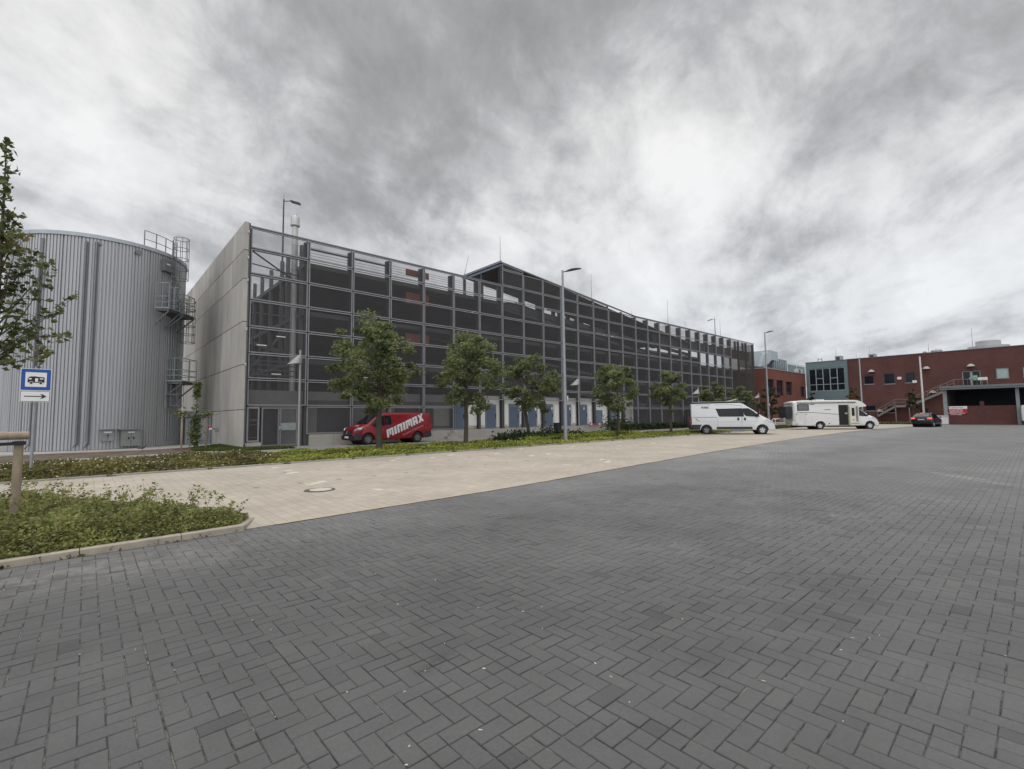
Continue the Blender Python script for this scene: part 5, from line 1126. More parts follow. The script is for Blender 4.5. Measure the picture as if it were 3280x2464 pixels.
for nm, (a, b, c, d), m_ in (('door_window', (.52, .76, 1.30, 2.08), M_CARGLASS), ('door_panel', (.88, 1.06, .74, 2.22), mat('door_grey', (.20, .18, .18), .5)), ('handle', (.64, .70, .88, 1.0), M_BLACKP), ('door_bin', (.42, 1.12, .56, .62), mat('door_grey', (.2, .2, .2)))):
    q = MB(); q.bbox(a, b, -1.345, -1.318, c, d, .008); o = q.obj(nm, m_); o.parent = od
mhb('locker_door', -4.45, -3.62, .45, 1.62, mat('motorhome_white2', (.61, .61, .60), .35), .006)
for (x0, x1, z0, z1) in ((-4.455, -4.445, .45, 1.62), (-3.62, -3.61, .45, 1.62), (-4.45, -3.6, 1.615, 1.63), (-4.45, -3.6, .44, .455), (-3.5, -2.95, .70, .71), (-3.5, -3.49, .7, 1.3), (-2.96, -2.95, .7, 1.3), (-1.6, -1.25, .74, .75), (-1.6, -1.25, 1.1, 1.11)): mhb('panel_gap', x0, x1, z0, z1, mat('seam_pale', (.36, .36, .37)), .008)
for (x0, z0) in ((-4.42, 1.48), (-4.38, .52), (-3.55, 1.48), (-1.5, .55)): mhb('latch', x0, x0+.12, z0, z0+.07, M_BLACKP, .02)
mb = MB()
for a, b in (((-4.35, 1.78), (-4.22, 1.70)), ((-4.22, 1.70), (-2.8, 1.66)), ((-2.8, 1.66), (-.58, 1.46))): mb.prism([(a[0], -1.158, a[1]-.02), (b[0], -1.158, b[1]-.02), (b[0], -1.158, b[1]+.02), (a[0], -1.158, a[1]+.02)], (0, .01, 0))
mb.obj('stripe', mat('decal_dark', (.06, .06, .065), .5), MH, world=False)
mb = MB(); mb.bbox(-4.25, 1.0, -1.30, -1.10, 2.62, 2.78, .05); mb.obj('awning', mat('awning_white', (.58, .57, .53), .4), MH, world=False)
mb = MB(); mb.box(-4.2, 1.0, -1.19, -1.15, 2.56, 2.60); mb.obj('awning_shade_strip', mat('seam_grey', (.14, .14, .14)), MH, world=False)  # grey strip painted in for the shade under the awning
mb = MB(); place_text(mb, 'CHARISMA', .13, (-1.55, -1.156, 1.93), (1, 0, 0), (0, 0, 1), ext=.003); place_text(mb, 'AWNING', .10, (-2.9, -1.156, 2.46), (1, 0, 0), (0, 0, 1), ext=.003, bold=.004); mb.obj('lettering', mat('lettering_dark', (.05, .05, .05)), MH, world=False, fix=False)
side_patch(cs_, [(1.06, 2.0), (1.40, 1.92), (1.78, 1.66), (2.16, 1.30), (1.9, 1.26), (1.06, 1.33)], -1, 'cab_window', M_CARGLASS, MH, .04); side_patch(cs_, [(1.06, 2.0), (1.40, 1.92), (1.78, 1.66), (2.16, 1.30), (1.9, 1.26), (1.06, 1.33)], 1, 'cab_window', M_CARGLASS, MH, .04)
mb = MB(); mb.prism([(1.42, -.72, 2.03), (1.42, .72, 2.03), (2.24, .80, 1.44), (2.24, -.80, 1.44)], (.02, 0, .025)); mb.obj('windscreen', M_CARGLASS, MH, world=False)
for sd in (-1, 1):
    mb = MB(); mb.bbox(1.95, 2.1, sd*1.2-.1, sd*1.2+.1, 1.34, 1.62, .04); mb.bbox(1.95, 2.05, min(sd*.95, sd*1.15), max(sd*.95, sd*1.15), 1.34, 1.42, .02); mb.obj('side_mirror', M_BLACKP, MH, world=False)
    mb = MB(); mb.prism([(2.45, sd*.94, 1.16), (2.78, sd*.91, 1.02), (2.95, sd*.85, .86), (2.76, sd*.93, .90), (2.52, sd*.97, 1.05)], (.03, sd*.03, .03)); mb.obj('headlight', mat('headlamp', (.4, .4, .4)), MH, world=False)
    mb = MB(); mb.prism([(-4.60, sd*.85, .60), (-4.60, sd*.35, .50), (-4.60, sd*.35, .42), (-4.58, sd*.95, .45)], (-.08, 0, 0)); mb.obj('tail_light', mat('light_cluster', (.14, .08, .07), .3), MH, world=False)
mb = MB(); mb.bbox(-4.70, -4.45, -1.05, 1.05, .40, .85, .06); mb.obj('rear_bumper', M_WHITE2, MH, world=False); mb = MB(); mb.bbox(-4.70, -4.5, -1.08, 1.08, 2.55, 2.74, .06); mb.obj('rear_spoiler', M_WHITE2, MH, world=False)
mb = MB(); mb.bbox(-4.66, -4.62, -.7, .7, 1.5, 2.35, .01); mb.obj('rear_window', mat('rear_grey', (.22, .23, .23), .3), MH, world=False)
mb = MB(); mb.bbox(-2.2, -1.4, -.35, .4, 2.86, 2.97, .04); mb.bbox(-3.6, -2.8, -.35, .4, 2.86, 2.92, .03); mb.obj('roof_hatch', M_WHITE2, MH, world=False)
mb = MB(); mb.tube((-4.0, .7, 2.84), (-3.75, .7, 3.35), .015); mb.obj('antenna', M_BLACKP, MH, world=False)
mb = MB(); mb.bbox(-4.2, 1.2, -.95, .95, .24, .36, .03); mb.obj('chassis', mat('well_black', (.008, .008, .008)), MH, world=False)
# covered bikes behind the motorhome
loc = Matrix.Translation(MH.location) @ Matrix.Rotation(hd2, 4, 'Z') @ Vector((-5.0, .0, 0))
CB = empty('covered_bikes', loc, hd2, 'dark fabric cover over bikes on the back of the motorhome', 'bike cover')
bm = bmesh.new(); bmesh.ops.create_cube(bm, size=1); bmesh.ops.subdivide_edges(bm, edges=bm.edges[:], cuts=7, use_grid_fill=True)
for v_ in bm.verts:
    x, y, z = v_.co; k = 1-.25*max(0, -z)*2*.4; n_ = math.sin(y*17+z*9)*.03+math.sin(z*23+y*5)*.02
    v_.co = Vector((x*.55*(.8+.3*(z+.5))+n_, y*1.95*k, 1.68+z*1.15+.10*math.cos(y*3)-.05*abs(y)+n_*.6))
mb = MB(); bm.verts.index_update(); mb.add([v_.co[:] for v_ in bm.verts], [[v_.index for v_ in f.verts] for f in bm.faces]); bm.free(); mb.obj('cover', mat('cover_navy', (.022, .024, .032), .75, bump=.3, bscale=6), CB, world=False, smooth=True)
mb = MB(); 
for y in (-.6, .6): mb.path([Vector((.35, y, .85)), Vector((-.25, y, .85)), Vector((-.25, y, 1.2))], .03)
mb.tube((-.1, -.9, .88), (-.1, .9, .88), .03); mb.obj('carrier', mat('step_alu', (.5, .5, .5)), CB, world=False)

# ---------------- red delivery van, nose to the left
RVc = Vector((14.42, 28.1, 0)); hd3 = math.pi
RV = empty('delivery_van', RVc, hd3, 'red delivery van with white diagonal lettering parked before the garage', 'van')
M_RED = mat('van_red', (.23, .008, .013), .3, 0, var=.05, coat=.25, spec=.3)
rs = [(-2.76, .40, 1.05, 1.80, .86, .74, .10), (-2.72, .34, 1.1, 1.88, .93, .80, .12), (-2.5, .28, 1.1, 1.91, .955, .82, .12), (-1.0, .28, 1.1, 1.93, .96, .83, .12), (.55, .28, 1.1, 1.92, .96, .82, .12), (.85, .28, 1.1, 1.87, .96, .80, .12),
      (1.3, .28, 1.08, 1.58, .955, .76, .10), (1.72, .28, 1.02, 1.24, .95, .80, .08), (2.1, .28, .96, 1.12, .93, .80, .07), (2.42, .28, .86, 1.0, .88, .76, .07), (2.56, .28, .66, .82, .80, .70, .06), (2.60, .30, .50, .60, .72, .64, .05)]
body = loft(rs, 'body', M_RED, RV)
cut(body, [(s_*1.7, .33, .41, a, b) for s_ in (-1, 1) for a, b in ((-1.1, -.68), (.68, 1.1))])
for s_ in (-1, 1): well(RV, s_*1.7, .32, .94)
for sx_ in (-1.7, 1.7):
    for sd in (-1, 1): wheel(RV, sx_, sd*.95, sd, .325, .21, M_RIMS, 'steel')
for sd in (-1, 1):
    side_patch(rs, [(.18, 1.72), (.62, 1.74), (.62, 1.16), (.18, 1.18)], sd, 'cab_window', M_CARGLASS, RV)
    side_patch(rs, [(.66, 1.74), (.86, 1.72), (1.22, 1.50), (1.56, 1.17), (.66, 1.14)], sd, 'cab_window', M_CARGLASS, RV, .025)
    side_patch(rs, [(-2.70, .72), (-2.20, .70), (-2.14, .6), (-2.12, .32), (-2.70, .36)], sd, 'bumper_corner', M_BLACKP, RV, .016)
    side_patch(rs, [(2.14, .62), (2.54, .76), (2.56, .32), (2.12, .32)], sd, 'bumper_corner', M_BLACKP, RV, .02)
    for (a, b, c, d) in ((.10, .11, .34, 1.8), (-1.18, -1.17, .5, 1.8), (1.18, 1.19, .45, 1.05)): side_patch(rs, [(a, d), (b, d), (b, c), (a, c)], sd, 'door_seam', mat('seam_dark_red', (.07, .01, .01)), RV, .004, .01)
    side_patch(rs, [(-2.5, 1.08), (.95, 1.06), (.95, 1.04), (-2.5, 1.06)], sd, 'body_crease', mat('seam_dark_red', (.07, .01, .01)), RV, .004, .01)
    mb = MB(); mb.bbox(1.18, 1.34, sd*1.06-.11, sd*1.06+.11, 1.10, 1.34, .04); mb.obj('side_mirror', M_BLACKP, RV, world=False)
    mb = MB(); mb.prism([(2.02, sd*.915, 1.04), (2.40, sd*.83, .98), (2.50, sd*.70, .84), (2.44, sd*.83, .82), (2.14, sd*.935, .90)], (.04, sd*.03, .02)); mb.obj('headlight', mat('headlamp_clear', (.55, .57, .60), .12, .3), RV, world=False)
    mb = MB(); mb.bbox(.24, .40, min(sd*.94, sd*.99), max(sd*.94, sd*.99), 1.0, 1.05, .01); mb.obj('door_handle', M_BLACKP, RV, world=False)
    mb = MB(); mb.bbox(-2.79, -2.70, min(sd*.80, sd*.95), max(sd*.80, sd*.95), .78, 1.2, .02); mb.obj('tail_light', mat('tail_red', (.35, .01, .01)), RV, world=False)
mb = MB(); mb.bbox(2.30, 2.66, -.86, .86, .27, .58, .06); mb.bbox(-2.82, -2.6, -.88, .88, .32, .62, .05); mb.obj('bumper', M_BLACKP, RV, world=False)
mb = MB(); mb.bbox(2.50, 2.62, -.62, .62, .58, .86, .04); mb.obj('grille', M_BLACKP, RV, world=False)
mb = MB(); mb.ring((2.64, 0, .78), .001, .001, 4); P = [Vector((2.635, .09*math.cos(a), .74+.09*math.sin(a))) for a in np.linspace(0, 2*math.pi, 20)]; mb.path(P, .010, 5)
for a in (90, 210, 330): mb.tube((2.635, 0, .74), (2.635, .09*math.cos(R_(a)), .74+.09*math.sin(R_(a))), .009, n=4)
mb.obj('emblem', mat('chrome', (.6, .6, .6), .2, .9), RV, world=False)
mb = MB(); mb.box(2.655, 2.67, -.26, .26, .40, .52); mb.obj('number_plate', mat('plate_white', (.7, .7, .7)), RV, world=False)
mb = MB(); mb.prism([(.98, -.66, 1.80), (.98, .66, 1.80), (1.70, .76, 1.27), (1.70, -.76, 1.27)], (.02, 0, .03)); mb.obj('windscreen', M_CARGLASS, RV, world=False)
mb = MB(); mb.prism([(2.05, .05, 1.155), (2.05, .45, 1.15), (2.18, .43, 1.12), (2.18, .03, 1.125)], (0, 0, .006)); mb.prism([(.95, .985, 1.02), (1.15, .985, 1.0), (1.15, .985, .93), (.95, .985, .95)], (0, .006, 0)); mb.obj('white_patch', mat('lettering_white', (.62, .64, .66), .4, var=.04), RV, world=False)
mb = MB(); q_ = hw(rs, -.9, 1.4)
mb.tube((-.35, hw(rs, -.35, 1.66)-.02, 1.66), (-.35, hw(rs, -.35, 1.66)+.012, 1.66), .055, n=14); mb.obj('side_vent', M_BLACKP, RV, world=False)
# big diagonal block lettering on the left flank (letters drawn on a 5 x 6 grid)
def block(letter):
    if letter == 'M': return [[(0, 0), (0, 6), (6, 6), (6, 0), (4.4, 0), (4.4, 4.6), (3.8, 4.6), (3.8, 1.4), (2.3, 1.4), (2.3, 4.6), (1.7, 4.6), (1.7, 0)]], 6
    if letter == 'I': return [[(0, 0), (0, 6), (1.9, 6), (1.9, 0)]], 1.9
    if letter == 'N': return [[(0, 0), (0, 6), (4.6, 6), (4.6, 0), (2.8, 0), (2.8, 4.4), (1.8, 4.4), (1.8, 0)]], 4.6
    if letter == 'A': return [[(0, 0), (0, 6), (4.6, 6), (4.6, 4.7), (1.75, 4.7), (1.75, 0)], [(2.9, 0), (2.9, 4.7), (4.6, 4.7), (4.6, 0)], [(1.75, 1.7), (1.75, 3.2), (2.9, 3.2), (2.9, 1.7)]], 4.6
    if letter == 'X': return [[(0, 0), (1.5, 3.1), (0, 6), (1.9, 6), (2.6, 4.5), (3.3, 6), (5.2, 6), (3.7, 3.1), (5.2, 0), (3.3, 0), (2.6, 1.6), (1.9, 0)]], 5.2
sc_ = .082; cur = 0; ang = R_(-21.5); start = Vector((.46, .42)); bm = bmesh.new()
for chx in 'MINIMAX':       # reading direction runs towards the tail, rising
    polys, wd = block(chx)
    for poly in polys:
        P = []
        for (a, b) in poly:
            u_, v_ = (cur+a)*sc_, b*sc_; P.append(Vector((start.x-u_*math.cos(ang)+v_*.16, 0, start.y-u_*math.sin(ang)+v_-.06)))
        vs_ = [bm.verts.new(p) for p in P]
        for t_ in tessellate_polygon([P]): bm.faces.new([vs_[i] for i in t_])
    cur += wd+.75
for zc_ in (1.10, 1.3, 1.5, 1.7): bmesh.ops.bisect_plane(bm, geom=bm.verts[:]+bm.edges[:]+bm.faces[:], plane_co=(0, 0, zc_), plane_no=(0, 0, 1))
bmesh.ops.bisect_plane(bm, geom=bm.verts[:]+bm.edges[:]+bm.faces[:], plane_co=(-2.5, 0, 0), plane_no=(1, 0, 0))
bm.verts.index_update(); mb = MB(); mb.add([(v_.co.x, hw(rs, max(-2.72, min(v_.co.x, .8)), v_.co.z)+.008, v_.co.z) for v_ in bm.verts], [[v_.index for v_ in f_.verts] for f_ in bm.faces]); bm.free()
mb.obj('lettering', mat('lettering_white', (.6, .6, .6)), RV, world=False)
print('lettering span', cur*sc_)
mb = MB(); place_text(mb, 'Kompetenz im Brandschutz', .125, (-1.35, .975, .80), (-math.cos(R_(21.5)), 0, math.sin(R_(21.5))), (.25, -.12, 1), ext=.003, bold=.002, sx=1.15); mb.obj('slogan', mat('lettering_pink', (.55, .25, .25), .5), RV, world=False, fix=False)

# ---------------- dark hatchback, rear view with brake lights on
cL, cR = PG(2931, 1368), PG(2992, 1368); fx_ = R_(-6); dpt = PG(2963, 1368)
DC = empty('parked_car', (dpt.x+1.2, dpt.y-.05, 0), fx_, 'dark hatchback seen from behind with its brake lights lit', 'car')
M_DARKC = mat('car_paint_dark', (.014, .010, .014), .25, 0, var=.1, coat=.3, spec=.3)
ds = [(-2.08, .42, .62, .86, .72, .66, .06), (-2.02, .36, .80, 1.0, .82, .74, .07), (-1.85, .30, .90, 1.18, .88, .72, .08), (-1.5, .26, .93, 1.40, .90, .64, .08), (-1.15, .25, .93, 1.47, .90, .62, .08), (-.2, .25, .93, 1.50, .90, .62, .08), (.35, .25, .92, 1.44, .90, .61, .08), (1.0, .25, .88, 1.08, .89, .68, .07), (1.7, .26, .76, .92, .85, .72, .06), (2.05, .28, .6, .74, .75, .64, .05), (2.15, .34, .46, .56, .6, .52, .04)]
body = loft(ds, 'body', M_DARKC, DC); cut(body, [(s_*1.32, .32, .38, a, b) for s_ in (-1, 1) for a, b in ((-1.0, -.6), (.6, 1.0))])
for s_ in (-1, 1): well(DC, s_*1.32, .31, .86)
for sx_ in (-1.32, 1.32):
    for sd in (-1, 1): wheel(DC, sx_, sd*.87, sd, .315, .2, M_RIM)
mb = MB(); mb.prism([(-1.93, -.62, 1.10), (-1.93, .62, 1.10), (-1.55, .55, 1.38), (-1.55, -.55, 1.38)], (-.03, 0, .015)); mb.obj('rear_window', mat('rear_glass', (.10, .11, .115), .1), DC, world=False)
for sd in (-1, 1):
    side_patch(ds, [(-1.35, 1.30), (-.2, 1.40), (.3, 1.34), (.75, 1.02), (-1.2, 1.0)], sd, 'side_window', M_CARGLASS, DC)
    mb = MB(); mb.prism([(-2.03, sd*.50, .98), (-1.96, sd*.84, 1.02), (-1.96, sd*.86, .84), (-2.06, sd*.52, .86)], (-.05, 0, 0)); mb.obj('tail_light', mat('brake_glow', (.6, .03, .02), .3, emit=((1, .12, .06), 1.3)), DC, world=False)
    mb = MB(); mb.bbox(.6, .75, sd*.98-.09, sd*.98+.09, .95, 1.08, .03); mb.obj('side_mirror', M_DARKC, DC, world=False)
mb = MB(); mb.bbox(-1.62, -1.5, -.14, .14, 1.44, 1.50, .01); mb.obj('brake_light', mat('brake_glow', (.6, .03, .02)), DC, world=False)
mb = MB(); mb.box(-2.13, -2.10, -.27, .27, .74, .86); mb.obj('number_plate', mat('plate_grey2', (.42, .43, .47), .5), DC, world=False)
mb = MB(); mb.bbox(-2.16, -1.9, -.80, .80, .34, .62, .06); mb.obj('bumper', M_DARKC, DC, world=False)
# ================================================================== street furniture
M_POST = mat('lamp_galv', (.30, .315, .335), .5, .35, var=.15, scale=5)
def tall_lamp(x, y, h, lab, head=1.0):
    t = empty('street_lamp', (x, y, 0), 0, lab, 'street lamp', 'tall street lamps beside the square'); p = MB(); p.tube((x, y, 0), (x, y, h*.45), .125*head, .10*head, 14); p.tube((x, y, h*.45), (x, y, h), .095*head, .062*head, 14); p.obj('pole', M_POST, t, smooth=True)
    u = Vector((.86, -.5, 0)); p = MB(); a = Vector((x, y, h-.08)); p.tube(a-Vector((0, 0, .05)), a+u*.22+Vector((0, 0, .03)), .035); p.obj('arm', M_STEEL, t)
    p = MB(); c_ = a+u*.72+Vector((0, 0, .13)); V = []; F = []; sec = [(-.62, .05, .03), (-.45, .11, .06), (-.15, .155, .085), (.2, .15, .07), (.5, .11, .045), (.62, .05, .02)]
    s_ = Vector((-u.y, u.x, 0)); up = (u*-.20+Vector((0, 0, 1))).normalized(); uu = (u+Vector((0, 0, .22))).normalized(); K = 10
    for (d, w_, h_) in sec:
        for k in range(K): b = 2*math.pi*k/K; V.append(c_+uu*d*.9+s_*w_*math.cos(b)+up*(h_*math.sin(b)+.05*(1-(d/.62)**2)))
    for i in range(len(sec)-1):
        for k in range(K): F.append((i*K+k, i*K+(k+1) % K, (i+1)*K+(k+1) % K, (i+1)*K+k))
    F += [tuple(range(K)), tuple((len(sec)-1)*K+k for k in range(K))]; p.add(V, F); p.obj('lamp_head', mat('lamp_head_dark', (.055, .056, .06), .45, .2), t, smooth=True)
    p = MB(); p.box(x+.09, x+.13, y-.16, y-.10, 2.55, 2.85); p.obj('tag_plate', mat('plate_white', (.7, .7, .7)), t)
q = PG(1812, 1416); tall_lamp(q.x, q.y, PY(1808, 868, q.y).z, 'tall grey street lamp in the planting strip before the garage')
q = at_ = None
Yl = 21.6; xq = PY(2462, 1335, Yl).x; tall_lamp(xq, Yl, PY(2447, 1064, Yl).z, 'distant tall grey street lamp behind the white camper van')
def small_lamp(px, Y, pz_top, lab, mirror=1):
    x = PY(px, 1350, Y).x; h = PY(px, pz_top, Y).z
    t = empty('path_lamp', (x, Y, 0), 0, lab, 'path lamp', 'low path lamps with tilted conical shades'); p = MB(); p.tube((x, Y, 0), (x, Y, h), .058, .052, 12); p.obj('pole', mat('path_lamp_grey', (.34, .34, .325), .5, .2, var=.15), t, smooth=True)
    p = MB(); u = Vector((-.80, .60, 0)); c_ = Vector((x, Y, h-.62)); V = []; n_ = 20
    # tilted half-cone shade leaning out on one side
    for i in range(n_): a = 2*math.pi*i/n_; V.append(c_+u*.30+Vector((math.cos(a)*.38, math.sin(a)*.38, -.12+.05*math.cos(a))))
    V += [c_+u*.02+Vector((math.cos(2*math.pi*i/n_)*.11, math.sin(2*math.pi*i/n_)*.09, .34)) for i in range(n_)]
    F = [(i, (i+1) % n_, n_+(i+1) % n_, n_+i) for i in range(n_)]+[tuple(range(n_, 2*n_))]; p.add(V, F); p.obj('lamp_shade', mat('path_lamp_shade', (.33, .335, .32), .5, .2), t, smooth=True)
    p = MB(); p.tube(c_+u*.28+Vector((0, 0, -.1)), c_+u*.28+Vector((0, 0, -.02)), .15, n=12); p.obj('bulb_housing', mat('housing_dark', (.04, .04, .04)), t)
small_lamp(958, 26.4, 1122, 'path lamp before the mesh door, nearest the concrete wall')
small_lamp(1855, 24.6, 1204, 'path lamp just right of the tall street lamp')
small_lamp(2240, 25.0, 1240, 'path lamp rising behind the rear of the camper van')
small_lamp(2434, 26.5, 1258, 'farthest path lamp, beside the distant street lamp')
# parking sign
Ys = 19.55; xs_ = PY(99, 1500, Ys).x
SGN = empty('parking_sign', (xs_, Ys, 0), 0, 'blue square motorhome parking sign with arrow plate on a grey post', 'sign')
p = MB(); p.tube((xs_, Ys, 0), (xs_, Ys, 3.22), .038, n=12); p.obj('post', M_POST, SGN, smooth=True)
a = math.atan2(xs_, Ys); nrm2 = Vector((math.sin(a)*-1-.03, -math.cos(a), 0)).normalized(); nrm2 = Vector((.10, -1, 0)).normalized(); uS = Vector((-nrm2.y, nrm2.x, 0)); uZ = Vector((0, 0, 1))
cS = Vector((xs_, Ys, 2.83))+nrm2*.06
def plate(name, cx, cz, w_, h_, m_, d, r=.03, par=None, d2=.004):
    P = []
    for (sx_, sz_, a0) in ((1, 1, 0), (-1, 1, 90), (-1, -1, 180), (1, -1, 270)):
        for k in range(5): b = R_(a0+k*22.5); P.append(cS+uS*(cx+sx_*(w_/2-r)+math.cos(b)*r)+uZ*(cz+sz_*(h_/2-r)+math.sin(b)*r)+nrm2*d)
    q = MB(); q.prism(P, nrm2*d2); return q.obj(name, m_, par or SGN)
M_SW = mat('sign_white', (.75, .75, .75), .5, var=.03); M_SB = mat('sign_blue', (.012, .075, .33), .4, var=.04); M_SK = mat('sign_black', (.012, .012, .016), .5)
plate('sign_board', 0, 0, .64, .64, M_SW, 0, .04); plate('blue_border', 0, 0, .615, .615, M_SB, .004, .035); plate('white_field', 0, 0, .44, .42, M_SW, .008, .008)
plate('arrow_plate', 0, -.49, .64, .33, M_SW, 0, .035); plate('arrow_border', 0, -.49, .615, .305, M_SK, .004, .03); plate('arrow_field', 0, -.49, .59, .28, M_SW, .008, .025)
def sgpoly(polys, d, nm, m_):
    q = MB()
    for pl in polys: q.prism([cS+uS*x+uZ*z+nrm2*d for x, z in pl], nrm2*.004)
    q.obj(nm, m_, SGN)
sgpoly([[(-.23, -.50), (-.23, -.475), (.15, -.475), (.10, -.425), (.15, -.425), (.235, -.4875), (.15, -.55), (.10, -.55), (.15, -.50)]], .012, 'arrow', M_SK)
# motorhome pictogram facing left
sgpoly([[(-.175, -.02), (-.165, .03), (-.14, .055), (-.155, .065), (-.13, .085), (-.02, .095), (.06, .08), (.165, .075), (.175, .06), (.175, -.075), (.15, -.09), (-.15, -.09), (-.175, -.07)]], .012, 'motorhome_symbol', M_SK)
sgpoly([[(-.155, .0), (-.135, .04), (-.095, .04), (-.095, .0)], [(-.02, -.065), (-.02, .04), (.04, .04), (.04, -.065)], [(.075, .01), (.075, .04), (.15, .04), (.15, .01)]], .0165, 'symbol_windows', M_SW)
def disc(cx, cz, r): return [(cx+r*math.cos(2*math.pi*i/18), cz+r*math.sin(2*math.pi*i/18)) for i in range(18)]
sgpoly([disc(-.10, -.095, .042), disc(.10, -.095, .042)], .0165, 'symbol_wheel_ring', M_SW); sgpoly([disc(-.10, -.095, .032), disc(.10, -.095, .032)], .021, 'symbol_wheel', M_SK)
# black litter bin by the ledge
q = PY(1786, 1380, 25.5); t = empty('litter_bin', (q.x, 25.5, 0), 0, 'slim black litter bin in front of the loading ledge', 'bin'); p = MB(); p.bbox(q.x-.28, q.x+.28, 25.3, 25.7, 0, 1.02, .03); p.obj('body', mat('bin_black', (.018, .018, .02), .5), t); p = MB(); p.bbox(q.x-.30, q.x+.30, 25.27, 25.73, 1.0, 1.08, .02); p.obj('lid', mat('bin_lid', (.03, .03, .032), .5), t)
# barrier, bollards by the ledge end
q = PY(1920, 1358, 29.2); t = empty('barrier_rail', (q.x, 29.2, .64), 0, 'low red and white barrier lying on the loading ledge', 'barrier')
p = MB(); p.box(q.x-1.6, q.x+1.5, 29.3, 29.36, .70, .82); p.obj('plank', mat('barrier_red', (.35, .06, .05), .6), t); p = MB()
for k in (-1.3, 0, 1.2): p = MB(); p.box(q.x+k, q.x+k+.3, 29.29, 29.37, .695, .825); p.obj('white_stripe', mat('sign_white', (.7, .7, .7)), t)
p = MB()
for k in (-1.2, 1.1): p.prism([(q.x+k-.15, 29.3, .635), (q.x+k+.15, 29.3, .635), (q.x+k, 29.3, 1.0)], (0, .05, 0))
p.obj('leg', mat('barrier_red', (.35, .06, .05)), t)
for px, Y, lab in ((1984, 27.5, 'short white bollard beside the dark shrub, left'), (2010, 29.5, 'short white bollard at the foot of the facade, right')):
    q = PY(px, 1370, Y); t = empty('bollard', (q.x, Y, 0), 0, lab, 'bollard', 'white bollards by the ledge end'); p = MB(); p.lathe((q.x, Y, 0), [(.09, 0), (.09, .75), (.06, .8)], 14); p.obj('post', mat('hoop_white', (.7, .7, .7)), t, smooth=True)
# stone kerb path slabs are in the ground part; bird
q = PG(456, 1443); t = empty('pigeon', (q.x, q.y-.1, 0), R_(15), 'grey pigeon standing on the bare soil by the tank', 'pigeon')
mb = MB(); V = []; F = []; sec = [(-.24, .01, .115), (-.16, .03, .125), (-.08, .055, .15), (0, .075, .165), (.07, .07, .18), (.11, .045, .21), (.135, .03, .25), (.16, .028, .275), (.185, .018, .27), (.21, .005, .262)]; K = 8
for (x, r, z) in sec:
    for k in range(K): b = 2*math.pi*k/K; V.append((x, r*math.cos(b), z+r*math.sin(b)))
for i in range(len(sec)-1):
    for k in range(K): F.append((i*K+k, i*K+(k+1) % K, (i+1)*K+(k+1) % K, (i+1)*K+k))
F += [tuple(range(K)), tuple((len(sec)-1)*K+k for k in range(K))]; mb.add(V, F); mb.obj('body', mat('pigeon_grey', (.07, .07, .085), .8, var=.3, scale=20), t, world=False, smooth=True)
mb = MB(); mb.tube((0, .025, .1), (0, .03, 0), .006); mb.tube((0, -.025, .1), (0, -.03, 0), .006); mb.obj('leg', mat('pigeon_leg', (.2, .06, .05)), t, world=False)

# ================================================================== trees and plants
LM_TREE = leafmat('tree_leaves', [(0, (.065, .085, .042)), (.35, (.125, .155, .070)), (.65, (.21, .24, .10)), (1, (.32, .335, .14))], .4, .9)
LM_NEAR = leafmat('hornbeam_leaves', [(0, (.035, .052, .022)), (.45, (.10, .125, .042)), (.75, (.19, .19, .065)), (1, (.26, .18, .08))], .3, 2.0)
LM_STRIP = leafmat('strip_leaves', [(0, (.07, .06, .026)), (.25, (.13, .15, .04)), (.55, (.28, .31, .055)), (1, (.46, .47, .085))], .3, .55)
LM_WEED = leafmat('weed_leaves', [(0, (.06, .055, .022)), (.35, (.13, .118, .04)), (.7, (.21, .19, .058)), (1, (.29, .26, .08))], .3, .8)
LM_BED = leafmat('bed_leaves', [(0, (.07, .075, .03)), (.3, (.16, .165, .058)), (.6, (.27, .30, .095)), (.85, (.36, .37, .12)), (1, (.36, .26, .13))], .4, 2.2)
LM_DARK = leafmat('shrub_leaves', [(0, (.012, .020, .010)), (.5, (.030, .050, .018)), (1, (.070, .095, .030))], .2, 1.5)
LM_GRASS = leafmat('grass_blades', [(0, (.045, .06, .015)), (.5, (.08, .11, .024)), (1, (.14, .16, .04))], .3, 1.0)
M_BARK = mat('bark', (.075, .062, .050), .9, var=.3, scale=14, bump=.6, bscale=30, stretch=(1, 1, .25))
def leaves(C, size, flat=.6, elong=1.5, tri=False):
    """array of small folded leaf faces at centres C"""
    n = len(C); s = size*(.65+.7*RNG.random(n))[:, None]
    d = RNG.normal(size=(n, 3)); d[:, 2] *= flat; d /= np.linalg.norm(d, axis=1)[:, None]
    e = RNG.normal(size=(n, 3)); e -= (e*d).sum(1)[:, None]*d; e /= np.linalg.norm(e, axis=1)[:, None]; u = d*s*elong/2; v = e*s/2
    nrm_ = np.cross(d, e)*s*.12
    V = np.stack([C-u, C+v*.9+nrm_, C+u, C-v*.9+nrm_], 1).reshape(-1, 3); F = np.arange(4*n).reshape(n, 4); return V, F
